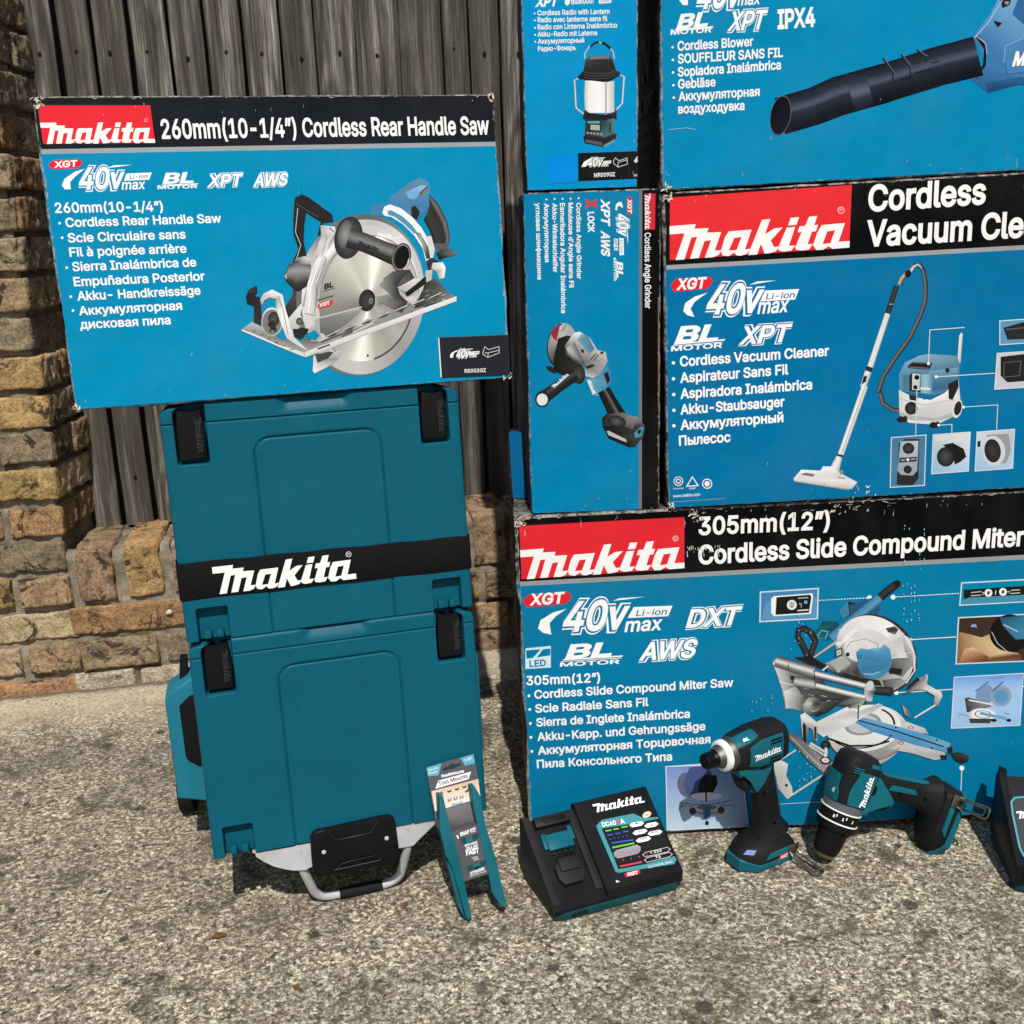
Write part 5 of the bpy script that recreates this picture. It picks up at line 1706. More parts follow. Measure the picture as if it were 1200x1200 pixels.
    p.poly(B([(690, 330), (800, 270), (960, 330), (985, 375), (920, 385), (810, 352)]), [190, 214, 200, 160, 196, 180]); p.poly(B([(745, 180), (870, 225), (890, 255), (780, 235)]), [200, 190, 170, 205])
    for c in ((800, 222), (752, 300)): p.disc(B(*c), 3.4, 1.9, 0, (200, 60, 50), inner=0.6, n=16)
    p.poly(B([(520, 195), (560, 172), (640, 190), (860, 250), (1000, 300), (985, 350), (820, 310), (600, 240)]), [(70, 140, 190), (96, 160, 204), (104, 168, 210), (90, 156, 200), (120, 170, 205), (84, 140, 184), (76, 146, 192), (70, 138, 186)])
    p.line(B([(535, 185), (700, 232), (965, 318)]), 1.5, 24)
    for c in ((700, 262), (905, 325), (930, 285), (450, 342), (725, 222)): p.disc(B(*c), 1.3, 1.1, 0, 36, n=10)
    p.poly(B([(980, 325), (1008, 315), (1010, 345), (985, 350)]), 34); p.poly(B([(945, 360), (985, 360), (980, 380), (950, 380)]), 40); p.poly(B([(1000, 350), (1040, 345), (1092, 362), (1090, 390), (1055, 402), (1020, 385)]), [36, 50, 70, 44, 30, 34])
    p.disc(B(545, 368), 3.8, 2.8, 0, 44, n=16); p.disc(B(545, 370), 2, 1.4, 0, (190, 120, 60), n=12)
    # clamp
    p.poly(B([(246, 160), (268, 145), (335, 200), (330, 240), (290, 215), (270, 330), (255, 260)]), [214, 232, 205, 190, 120, 60, 150]); p.line(B([(268, 190), (272, 330)]), 2.4, 40); p.line(B([(325, 215), (325, 290)]), 2.6, 50)
    p.line(B([(295, 300), (380, 350)]), 3, 205); p.line(B([(378, 320), (374, 380)]), 2.4, 225); p.disc(B(376, 308), 5.4, 5, 0, ('r', 74, 26), n=20); p.disc(B(374, 386), 6.6, 4.6, 10, 40, n=24); p.disc(B(374, 384), 4.6, 3, 10, 220, n=20)
    p.line(B([(260, 345), (340, 415)]), 2, (170, 172, 172))
    # right support arm
    p.poly(A([(1100, 790), (1160, 745), (1195, 760), (1200, 800), (1120, 830)]), 70); p.poly(K([(300, 830), (390, 775), (400, 800), (385, 850), (495, 900), (500, 935), (460, 1000), (435, 985), (450, 920), (340, 870)]), [90, 205, 226, 190, 214, 200, 150, 130, 170, 150])
    p.line(K([(305, 1082), (452, 992)]), 2.2, 215); p.poly(K([(240, 880), (320, 800), (345, 830), (290, 870)]), 44)
    p.poly(K([(215, 980), (270, 1040), (270, 1075), (230, 1040)]), 120)
    # clamp post, scale and edges of the base
    p.poly(X([(222, 655), (245, 640), (300, 690), (300, 770), (285, 765), (280, 720), (250, 700)]), [230, 200, 214, 190, 120, 150, 170]); p.line(X([(240, 690), (243, 800)]), 2.6, 30); p.line(X([(292, 705), (293, 762)]), 2.8, 44); p.line(X([(262, 790), (340, 838)]), 2.2, 205)
    p.poly(X([(168, 750), (205, 738), (260, 790), (370, 895), (345, 930), (250, 850)]), [110, 80, 120, 170, 150, 96]); p.line(X([(180, 752), (350, 918)]), 0.8, 190)
    for k in range(9): p.line(X([(236 + 9 * k, 822 + 8 * k), (241 + 9 * k, 818 + 8 * k)]), 0.8, 225)
    p.disc(X(338, 786), 5.2, 4.8, 0, ('r', 70, 22), n=20); p.line(X([(340, 800), (338, 850)]), 2.6, 226); p.disc(X(338, 860), 6.6, 4.4, 8, 44, n=24); p.disc(X(338, 858), 4.6, 2.9, 8, 224, n=20); p.line(X([(330, 858), (346, 858)]), 0.6, 90)
    p.line(X([(345, 756), (450, 792), (560, 790), (630, 770)]), 2.2, 22); p.line(X([(400, 880), (560, 860), (680, 800)]), 0.8, 150)
    p.poly(X([(690, 560), (790, 470), (806, 468), (800, 510), (860, 545), (872, 560), (850, 610), (832, 600), (838, 565), (790, 535), (740, 540)]), [60, 110, 205, 190, 226, 214, 150, 110, 170, 205, 70]); p.disc(X(756, 490), 3, 2.2, 0, 40, n=12)
    p.poly(X([(690, 610), (712, 625), (722, 665), (700, 650)]), [190, 120, 90, 150])
    # small bevel picture at the foot
    inset(T, [(92, 160), (560, 128), (985, 800), (150, 850)], (158, 186, 224), 1.2)
    p.lay += 0
    ins = T([(92, 160), (900, 128), (985, 806), (106, 846)])
    p.poly(ins, [(120, 142, 205), (110, 136, 200), (176, 206, 228), (196, 222, 238)]); p.line(ins, 1.2, (214, 228, 236), close=True)
    p.disc(T(320, 360), 11, 15, -12, (96, 100, 126), n=30); p.poly(T([(350, 170), (540, 150), (600, 260), (540, 420), (440, 480), (320, 470), (280, 330)]), (70, 84, 132)); p.poly(T([(460, 300), (520, 250), (640, 250), (650, 350), (580, 480), (520, 520), (440, 430)]), 36)
    p.disc(T(530, 480), 19, 4.4, 0, (216, 214, 222), n=30)
    p.disc(T(535, 630), 18, 5, 0, 150, n=30); p.disc(T(535, 610), 16, 4.6, 0, 205, n=30); p.disc(T(535, 600), 12, 3.2, 0, 120, n=26)
    p.line(T([(250, 545), (380, 570), (540, 570), (700, 550), (810, 515)]), 0.9, (30, 84, 160)); p.line(T([(260, 580), (390, 590)]), 0.7, 90); p.line(T([(235, 635), (245, 600), (265, 590), (265, 560)]), 0.9, 80); p.line(T([(690, 580), (825, 575), (830, 610)]), 0.8, 80)
    p.poly(T([(490, 580), (585, 580), (570, 720), (500, 730)]), (70, 120, 160)); p.line(T([(537, 580), (535, 740)]), 0.8, 30); p.disc(T(535, 770), 2.4, 2.8, 0, 40, n=12); p.disc(T(382, 640), 4, 4.4, 0, 70, n=14); p.disc(T(690, 630), 4, 4.4, 0, 70, n=14); p.line(T([(522, 260), (528, 540)]), 1.8, 26)
    # scratches with a shape of their own, on the black band
    rng = random.Random(9)
    for k in range(26):
        x = 905 + rng.uniform(0, 190); y = 590 - (x - 905) * 0.05 + rng.uniform(-7, 10)
        p.line([(x, y), (x + rng.uniform(1, 9), y - rng.uniform(-2, 3))], rng.uniform(0.4, 1.1), rng.uniform(120, 215))
    for k in range(34):
        x = N(628 + rng.uniform(0, 120), 0)[0]; y = N(0, 212 + rng.uniform(-14, 18))[1]
        p.line([(x, y), (x + rng.uniform(-0.4, 0.8), y + rng.uniform(0.8, 4))], rng.uniform(0.5, 1.0), rng.uniform(150, 225))
    for cx, cy, n in ((1062, 700, 24), (1068, 640, 18), (935, 740, 16), (890, 838, 18), (945, 900, 20)):
        for k in range(n):
            x, y = cx + rng.choice((-9, -4, 0, 5, 9, 14)) + rng.uniform(-0.6, 0.6), cy + rng.uniform(-26, 26)
            p.line([(x, y), (x, y + rng.uniform(0.8, 3))], rng.uniform(0.5, 1.1), (165, 205, 222))
    scuffs(p, W, H, 120, 15, 'tttllb', big=1.25)
    crush(p, (0.0, H), 1, -1, 12, 26, 0.016); crush(p, (0.26, H), 1, -1, 13, 22, 0.022); crush(p, (0.47, H - 0.004), 1, -0.3, 14, 14, 0.06)
    p.build('printed_front', t, CARD)
    # torn flap standing up at the left rear corner of the top
    bm = bmesh.new()
    fv = zoom(560, 420, 4)
    d = 0.10
    U = [fr.uv(*q_, d) for q_ in fv([(140, 350), (160, 330), (205, 345), (212, 480), (232, 640), (240, 748), (185, 748), (160, 640), (150, 520)])]
    bm_prism(bm, U, d, d + 0.005, bev=0.0008)
    fl = from_bm('torn_flap', bm, plastic('flap_card', (34, 36, 40), 0.6, 400, 0.3), t, 40)
    pf = Print(Frame(fr.O, fr.X, fr.N, fr.Z), base=0.0004, depth=d)
    pf.poly(fv([(146, 352), (160, 338), (204, 347), (210, 480), (230, 640), (234, 652), (166, 655), (158, 560)]), (0, 104, 158))
    for k in range(9): pf.line(fv([(172 + k * 3.2, 660), (178 + k * 3.4, 735)]), 0.35 + 0.35 * (k % 3), (205, 205, 200))
    pf.build('barcode_print', fl, LABEL)
    return t
mitre_carton()

# ===== 3. vacuum cleaner carton
MTOP = MITRE.at(0.226, 0.5487)
VAC = face_frame(MTOP.x, MTOP.y - 0.005, MTOP.z + 0.0004, 0.0151, 0.0, 0.0209)
def vacuum_carton():
    fr = VAC
    W, H, D = 0.60, 0.4494, 0.45
    BLUE = (0, 113, 164)
    t = root('tool_carton', 'blue carton printed with a vacuum cleaner, directly under the topmost right-hand carton', 'cardboard box', frame=fr, group='printed tool cartons')
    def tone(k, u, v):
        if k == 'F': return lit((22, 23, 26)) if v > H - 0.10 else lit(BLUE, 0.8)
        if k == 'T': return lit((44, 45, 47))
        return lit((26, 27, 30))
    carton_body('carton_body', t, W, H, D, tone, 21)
    p = Print(fr)
    K = zoom(760, 200, 2.727); L = zoom(780, 230, 5.4545); M = zoom(770, 310, 5.4545); A = zoom(920, 300, 5.714); B = zoom(920, 430, 4.2857)
    e = 0.003
    vs = (fr.uv(776.5, 316.5)[1] + fr.uv(1200, 287)[1]) / 2
    p.poly([(e, e), (W - e, e), (W - e, vs), (e, vs)], BLUE, uv=True); p.lay -= 1
    p.poly([(e, vs), (W - e, vs), (W - e, H - e), (e, H - e)], (9, 11, 14), uv=True)
    p.poly([(e, vs - 0.003), (W - e, vs - 0.003), (W - e, vs + 0.003), (e, vs + 0.003)], (158, 162, 166), uv=True)
    q = [L(26, 408), L(1173, 328), (998.2, 216.6), (785, 231.5)]
    p.poly(q, (236, 48, 54)); p.logo(q[0], q[1], q[3], 250)
    p.disc(L(1121, 89), 4.2, 4.2, 0, (244, 200, 200), inner=0.78, n=20); p.text('R', L(1112, 97), L(1131, 95), 4.2, (244, 200, 200), bold=0.0)
    p.text('Cordless', (1017, 247.2), (1154.6, 238), 27.5, 250, bold=0.04)
    p.text('Vacuum Cleaner', (1015, 288.2), (1198.5, 277.2), 27.5, 250, bold=0.04, fit='Vacuum Cle')
    xgt(p, M, [(84, 136), (118, 92), (335, 78), (358, 104), (322, 154), (108, 174)], (122, 160), (306, 149), 11.8)
    forty_volt(p, M, dict(swoosh=[(167, 296), (180, 245), (240, 205), (322, 180), (285, 205), (240, 238), (214, 282), (238, 334), (195, 325)], dash=[(588, 130), (640, 108), (764, 101), (680, 115)],
        forty=((305, 314), (548, 300)), cap=31.5, v=((570, 305), (650, 300)), vcap=23, tab=[(690, 166), (908, 156), (880, 224), (658, 235)], li=((694, 222), (876, 211)), licap=6.6, max=((640, 314), (832, 301)), maxcap=16.5), BLUE)
    bl_motor(p, M, ((112, 500), (385, 482)), 17.5, ((88, 554), (416, 529)), 5.4, (((106, 509), (434, 480), 1.6), ((98, 520), (420, 495), 0.7)))
    p.outlined('XPT', M(520, 508), M(832, 489), 19, BLUE)
    for s, a, b, bu in (('Cordless Vacuum Cleaner', (146, 650), (1097, 581), (104, 628)), ('Aspirateur Sans Fil', (147, 755), (839, 699), (104, 730)), ('Aspiradora Inalámbrica', (149, 856), (990, 795), (106, 830)),
                        ('Akku-Staubsauger', (149, 957), (814, 905), (107, 931)), ('Аккумуляторный', (149, 1056), (807, 1004), (107, 1030)), ('Пылесос', (140, 1156), (470, 1130), None)):
        p.text(s, M(*a), M(*b), 11.2, 250, bold=0.038)
        if bu: bullet(p, M(*bu), 2.0)
    p.disc(K(95, 992), 5.6, 5.6, 0, 235, inner=0.82, n=24); p.disc(K(95, 992), 3, 3, 0, 235, inner=0.6, n=16)
    p.line(K([(122, 1008), (140, 978), (158, 1006)]), 1.3, 235, close=True); p.text('PAP', K(130, 1018), K(150, 1017), 2, 235)
    p.disc(K(187, 1000), 6, 6, 0, 235, inner=0.8, n=24); p.disc(K(187, 1000), 3.2, 3.2, 0, 235, n=14)
    p.text('for European Market', K(78, 1018), K(112, 1016), 1.6, 225); p.text('www.makita.com', K(78, 1044), K(164, 1038), 3.4, 240, bold=0.02); p.line(K([(78, 1058), (245, 1047)]), 0.5, 170)
    # hose and wand
    p.tube(A([(770, 180), (800, 130), (840, 98), (870, 62), (905, 60), (925, 100), (942, 200), (938, 300), (905, 400), (840, 540), (740, 680), (660, 800), (622, 914)]) + B([(475, 120), (490, 180), (540, 215), (620, 222)]), 5.2, [(0, 30), (0.35, 118), (0.7, 66), (1, 30)])
    p.tube(A([(760, 190), (775, 150), (808, 115)]), 5.5, [(0, 40), (0.4, 190), (1, 50)]); p.tube(A([(835, 105), (860, 70), (890, 55), (912, 80)]), [4, 3, 2, 1.5], [(0, 200), (1, 190)])
    p.disc(A(822, 118), 3.6, 4.6, 30, 26, n=18)
    p.tube(A([(745, 200), (686, 385)]), 6.4, [(0, 22), (0.5, 62), (1, 20)]); p.line(A([(695, 322), (722, 322)]), 0.8, 190)
    p.tube(A([(686, 385), (567, 745)]), [6.6, 7], [(0, 168), (0.3, 246), (0.45, 205), (0.7, 232), (1, 150)])
    p.tube(A([(567, 742), (556, 775)]), 6.8, [(0, 20), (0.5, 56), (1, 20)]); p.tube(A([(556, 772), (520, 880)]), [8, 7], [(0, 190), (0.4, 245), (1, 160)]); p.poly(A([(525, 805), (548, 800), (540, 840), (510, 862)]), 34)
    p.tube(B([(400, 95), (278, 440)]), [7.6, 7.2], [(0, 170), (0.3, 248), (0.55, 200), (0.62, 160), (0.7, 236), (1, 150)]); p.line(B([(262, 442), (292, 445)]), 1.4, 30); p.dots(B(395, 110), B(285, 425), 30, 0.5, 150)
    p.tube(B([(272, 450), (245, 520)]), [7, 12], [(0, 190), (0.4, 245), (1, 170)])
    p.poly(B([(40, 560), (80, 515), (175, 520), (190, 498), (235, 500), (290, 540), (362, 578), (335, 612), (300, 610), (45, 572)]), [226, 244, 236, 228, 246, 214, 232, 196, 190, 205]); p.poly(B([(75, 540), (100, 530), (148, 538), (140, 550)]), (120, 116, 120)); p.line(B([(45, 574), (320, 616)]), 1.2, (160, 150, 160)); p.poly(B([(268, 520), (290, 516), (292, 538), (275, 540)]), (150, 140, 150)); p.line(B([(262, 552), (300, 560)]), 1.6, (150, 146, 156))
    # machine body
    p.poly(A([(1152, 700), (1165, 530), (1178, 512), (1188, 520), (1172, 720)]), [215, 240, 236, 205, 190])
    p.poly(A([(760, 790), (800, 712), (900, 665), (960, 655), (1150, 668), (1168, 720), (1166, 830), (1150, 900), (990, 930), (765, 905)]), [(96, 142, 170), (120, 162, 186), (132, 170, 192), (126, 164, 188), (110, 150, 176), (84, 130, 160), (60, 110, 142), (66, 116, 148), (90, 140, 172), (70, 120, 152)])
    p.band(A([(962, 770), (1050, 760), (1160, 745)]), A([(960, 900), (1050, 890), (1150, 880)]), [(0, (112, 158, 186)), (0.5, (70, 122, 154)), (1, (50, 100, 134))]); p.band(A([(765, 800), (765, 910)]), A([(985, 790), (985, 920)]), [(0, (104, 152, 182)), (0.15, (66, 116, 148)), (0.5, (92, 142, 172)), (0.8, (150, 186, 204)), (1, (84, 134, 164))])
    p.poly(A([(822, 735), (850, 710), (985, 715), (965, 760), (820, 750)]), 34); p.line(A([(830, 742), (962, 752)]), 1.2, 110); p.line(A([(850, 715), (980, 720)]), 0.8, 90)
    p.poly(A([(1090, 855), (1165, 830), (1165, 900), (1110, 910)]), 28); p.disc(A(1085, 765), 2.6, 3, 0, 40, n=14)
    p.poly(A([(830, 800), (850, 780), (905, 782), (905, 914), (830, 905)]), 40); p.poly(A([(850, 785), (902, 788), (898, 900), (848, 895)]), (200, 205, 208)); p.disc(A(880, 812), 3, 3, 0, 24, n=16); p.disc(A(870, 878), 2.6, 2.6, 0, 24, n=16)
    p.poly(B([(570, 115), (640, 150), (730, 165), (800, 130), (870, 60), (878, 160), (840, 250), (760, 290), (620, 280), (572, 235)]), [214, 226, 236, 240, 205, 214, 200, 214, 226, 205]); p.poly(B([(575, 225), (640, 245), (760, 255), (840, 228), (845, 250), (760, 272), (620, 265), (575, 245)]), (176, 180, 184)); p.poly(B([(818, 85), (868, 60), (870, 100), (840, 165), (820, 160)]), 34); p.poly(B([(620, 140), (665, 145), (660, 170), (625, 165)]), 40); p.line(B([(575, 160), (700, 190), (830, 165)]), 0.7, (170, 176, 180)); p.line(B([(692, 160), (728, 158)]), 1.4, 60)
    p.text('Makita', B(676, 112), B(728, 115), 2.6, 245, bold=0.04, shear=0.2)
    p.disc(B(632, 207), 7.5, 7.5, 0, ('r', 62, 24), n=24)
    p.disc(B(862, 208), 6, 11.4, 12, (214, 216, 218), n=30); p.disc(B(866, 207), 4.2, 8.4, 12, 40, n=26)
    for c in ((582, 262), (745, 290)):
        p.disc(B(*c), 5, 3.4, 0, 28, n=18); p.disc(B(c[0] + 20, c[1] - 2), 2.6, 3.6, 0, 34, n=14)
    # leader lines and insets
    W1 = (196, 222, 232)
    p.line(A([(958, 718), (967, 495), (1200, 478)]) , 1.1, W1); p.disc(A(958, 719), 1.8, 1.8, 0, 245, n=12)
    p.line([B(757, 49), (1172, 436.8)], 1.1, W1); p.disc(B(757, 49), 1.8, 1.8, 0, 245, n=12)
    p.line(B([(660, 118), (654, 342)]), 1.0, W1); p.line(B([(895, 201), (1066, 190), (1060, 316)]), 1.0, W1); p.disc(B(895, 201), 1.7, 1.7, 0, 245, n=12); p.line(B([(770, 292), (836, 288), (835, 330)]), 1.0, W1); p.disc(B(770, 292), 1.6, 1.6, 0, 245, n=12)
    def inset(z, pts, fill): p.poly(z(pts), fill); p.line(z(pts), 1.2, (200, 222, 232), close=True)
    inset(B, [(532, 354), (706, 341), (698, 594), (526, 604)], (72, 124, 160)); p.poly(B([(570, 380), (600, 360), (672, 362), (668, 560), (640, 594), (558, 590)]), 44); p.poly(B([(578, 372), (668, 370), (662, 520), (640, 545), (580, 540), (562, 520)]), [(170, 180, 196), (190, 198, 210), (150, 160, 178), (140, 150, 170), (160, 170, 186), (150, 160, 178)])
    p.disc(B(618, 408), 6.8, 6.6, 0, ('r', 70, 24), n=26); p.disc(B(614, 514), 4.8, 4.8, 0, ('r', 60, 26), n=22); p.poly(B([(572, 456), (660, 450), (658, 474), (570, 480)]), 50); p.disc(B(615, 465), 1.8, 1.8, 0, 235, n=10); p.line(B([(580, 468), (600, 466)]), 1.6, 170); p.line(B([(630, 463), (652, 461)]), 1.6, 170)
    inset(B, [(742, 340), (928, 326), (918, 522), (734, 536)], [(196, 206, 214), (214, 220, 226), (176, 206, 230), (140, 184, 218)]); p.poly(B([(748, 345), (925, 332), (923, 380), (750, 372)]), (214, 216, 220)); p.disc(B(805, 450), 10.5, 11.6, 0, ('r', 78, 30), n=30); p.poly(B([(790, 390), (840, 380), (895, 410), (908, 450), (880, 475), (850, 490), (840, 430)]), 32)
    inset(B, [(962, 326), (1150, 312), (1140, 508), (952, 522)], [(206, 212, 218), (190, 196, 202), (170, 200, 226), (150, 190, 222)]); p.poly(B([(1010, 340), (1120, 335), (1132, 420), (1110, 480), (1060, 490)]), (150, 154, 160)); p.disc(B(1045, 420), 13.6, 17.6, -8, (206, 208, 212), n=36); p.disc(B(1040, 420), 9.6, 13.8, -8, ('r', 60, 36), n=32); p.poly(B([(964, 372), (980, 370), (978, 400), (964, 402)]), 40)
    r1 = [(1171, 376), (1230, 372), (1230, 400), (1171, 404)]; p.poly(r1, (90, 150, 190)); p.poly([(1175, 384), (1200, 377), (1230, 375), (1230, 396), (1180, 398)], 40); p.line([(1178, 386), (1230, 381)], 1.2, 96); p.line(r1, 1.2, (200, 222, 232), close=True)
    r2 = [(1168, 414), (1230, 410), (1230, 452), (1165, 456)]; p.poly(r2, (196, 200, 206)); p.poly([(1172, 418), (1205, 414), (1205, 446), (1180, 448), (1172, 440)], 34); p.line([(1176, 425), (1196, 423), (1194, 440), (1176, 442)], 0.8, 100, close=True); p.line(r2, 1.2, (200, 222, 232), close=True)
    scuffs(p, W, H, 50, 25)
    crush(p, (0.0, H), 1, -1, 22, 12, 0.012); crush(p, (0.0, 0.0), 1, 1, 23, 10, 0.01); crush(p, (0.25, 0.001), 1, 0.3, 24, 9, 0.07)
    p.build('printed_front', t, CARD)
vacuum_carton()

# ===== 4. angle grinder carton standing on end
GRIND = face_frame(0.0285, 1.4656, 0.5495, 0.0151)
def grinder_carton():
    fr = GRIND
    W, H, D = 0.1912, 0.4578, 0.16
    BLUE = (0, 129, 176)
    t = root('tool_carton', 'narrow blue carton standing on its end so its angle grinder print reads sideways', 'cardboard box', frame=fr, group='printed tool cartons')
    carton_body('carton_body', t, W, H, D, lambda k, u, v: (lit((24, 25, 28)) if (k in 'RT' or (k == 'F' and u > W - 0.03)) else lit((20, 84, 116), 0.8)), 31, 0.0015)
    p = Print(fr)
    P = zoom(600, 220, 6.6667); G = zoom(620, 370, 7.5)
    e = 0.0022
    us = W - 0.0285
    p.poly([(e, e), (us, e), (us, H - e), (e, H - e)], BLUE, uv=True); p.lay -= 1
    p.poly([(us, e), (W - e, e), (W - e, H - e), (us, H - e)], (9, 11, 14), uv=True)
    p.poly([(us - 0.0022, e), (us + 0.0022, e), (us + 0.0022, H - e), (us - 0.0022, H - e)], (112, 118, 124), uv=True)
    q = P((1036, 46), (1038, 328), (1117, 325), (1120, 46))
    p.poly(q, (218, 42, 58)); p.logo(q[0], q[1], q[3], 240)
    p.text('Cordless Angle Grinder', P(1036, 352), P(1040, 944), 7.0, 240, bold=0.03)
    xgt(p, P, [(916, 64), (938, 85), (940, 195), (918, 215), (900, 200), (898, 80)], (904, 86), (904, 198), 4.4)
    forty_volt(p, P, dict(swoosh=[(806, 170), (812, 130), (835, 110), (856, 112), (866, 160), (840, 140), (824, 148), (820, 180)], dash=[(902, 330), (906, 380), (905, 445), (898, 380)],
        forty=((822, 200), (826, 322)), cap=12.2, v=((828, 330), (830, 372)), vcap=9, tab=[(872, 395), (874, 525), (840, 528), (838, 392)], li=((846, 408), (848, 512)), licap=2.6, max=((795, 395), (798, 492)), maxcap=6), BLUE)
    p.text('BL', P(820, 575), P(824, 700), 6.4, 246, bold=0.05, shear=0.35); p.text('MOTOR', P(793, 548), P(796, 730), 2.4, 246, bold=0.03); p.line(P([(812, 560), (816, 720)]), 0.8, 246)
    p.text('XPT', P(697, 85), P(700, 285), 9.4, 246, bold=0.05, shear=0.3); p.text('AWS', P(697, 335), P(700, 525), 9.4, 246, bold=0.05, shear=0.3)
    p.text('X', P(580, 84), P(580, 166), 11.5, (222, 60, 66), bold=0.08, shear=0.0); p.text('LOCK', P(592, 190), P(594, 350), 7.2, 246, bold=0.05)
    for s, a, b, bu in (('Cordless Angle Grinder', (503, 118), (508, 714), (520, 82)), ("Meuleuse d'Angle sans Fil", (440, 118), (447, 784), (457, 86)), ('Esmeriladora Angular Inalámbrica', (376, 120), (386, 980), (395, 87)),
                        ('Akku-Winkelschleifer', (315, 122), (322, 662), (333, 87)), ('Аккумуляторная', (251, 122), (258, 582), (268, 92)), ('угловая шлифмашина', (184, 120), (200, 718), None)):
        p.text(s, P(*a), P(*b), 5.3, 246, bold=0.035)
        if bu: bullet(p, P(*bu), 1.1)
    # picture
    p.disc(G(290, 255), 16.5, 25.5, 8, [(0, 150), (0.3, 60), (0.5, 150), (0.7, 186), (1, 150)], n=44); p.disc(G(283, 262), 16.8, 26, 8, 34, inner=0.93, a0=90, a1=260, n=34)
    p.poly(G([(190, 150), (245, 80), (268, 92), (240, 225), (205, 190)]), [(170, 50, 54), (180, 64, 66), (130, 40, 46), (150, 50, 54), (190, 90, 90)]); p.line(G([(285, 140), (325, 78)]), 1.2, (130, 90, 70))
    p.poly(G([(255, 200), (330, 172), (370, 180), (400, 380), (470, 440), (480, 560), (400, 590), (330, 540), (250, 500), (215, 470), (215, 380)]), [30, 60, 36, 40, 50, 34, 30, 40, 26, 20, 24]); p.poly(G([(145, 442), (200, 445), (245, 500), (215, 505), (165, 480)]), 34)
    p.poly(G([(315, 262), (390, 150), (445, 140), (530, 190), (600, 300), (672, 320), (690, 400), (620, 520), (560, 545), (495, 530), (490, 440), (400, 400), (330, 340)]), [120, 226, 240, 214, 190, 200, 170, 150, 226, 196, 110, 70, 90])
    p.poly(G([(330, 280), (400, 235), (490, 430), (400, 390), (345, 330)]), [200, 110, 60, 80, 150]); p.poly(G([(425, 210), (460, 155), (520, 180), (575, 290), (530, 340)]), [(110, 160, 178), (130, 176, 192), (90, 140, 160), (70, 124, 148), (96, 150, 170)])
    p.line(G([(540, 388), (588, 330)]), 1.2, 40); p.line(G([(565, 395), (610, 340)]), 1.2, 40); p.poly(G([(500, 445), (560, 425), (580, 440), (505, 468)]), 30); p.disc(G(640, 325), 2, 1.6, 0, 40, n=10); p.disc(G(470, 310), 1.6, 2.6, -30, 40, n=10)
    p.poly(G([(500, 560), (600, 540), (690, 430), (718, 480), (715, 590), (610, 705), (565, 700)]), [(110, 170, 196), (80, 150, 182), (70, 140, 172), (60, 126, 160), (70, 136, 168), (110, 170, 198), (84, 150, 182)]); p.poly(G([(655, 510), (690, 490), (712, 560), (690, 605)]), 28)
    p.logo(G(562, 702), G(510, 570), G(610, 660), 244)
    p.tube(G([(655, 650), (730, 790), (785, 900)]), [15, 17, 21], [(0, 18), (0.4, 34), (0.62, 100), (0.7, 30), (1, 20)])
    p.poly(G([(640, 900), (680, 860), (830, 850), (960, 900), (1020, 970), (1005, 1060), (930, 1150), (880, 1155), (700, 1080), (645, 970)]), [22, 40, 110, 130, 60, 70, 40, 24, 20, 26]); p.poly(G([(860, 870), (955, 890), (910, 1000), (820, 960)]), [120, 136, 80, 90]); p.poly(G([(680, 1015), (700, 1010), (850, 1085), (858, 1112), (700, 1050)]), 190); p.poly(G([(925, 1030), (985, 970), (1010, 985), (985, 1060), (930, 1075)]), (70, 140, 160)); p.disc(G(968, 1018), 2, 2.6, 20, 26, n=12); p.disc(G(770, 930), 11, 7, 10, ('r', 90, 28), n=24)
    p.disc(G(435, 515), 7.6, 11, -6, ('r', 76, 30), n=26); p.tube(G([(415, 515), (260, 620), (130, 715)]), [12.5, 13, 15], [(0, 20), (0.35, 70), (0.55, 40), (1, 22)]); p.disc(G(116, 730), 8.4, 9.4, 0, 40, n=30); p.disc(G(115, 736), 6.4, 7, 0, 226, n=28)
    p.logo(G(215, 640), G(352, 520), G(180, 600), 246)
    # finger hole cut in the black margin
    p.disc((767.5, 410), 5, 7.5, 0, 12, n=20); p.line([(771.5, 352), (771.8, 478)], 1.4, (128, 104, 70))
    scuffs(p, W, H, 50, 35, big=0.7)
    p.build('printed_front', t, CARD)
grinder_carton()

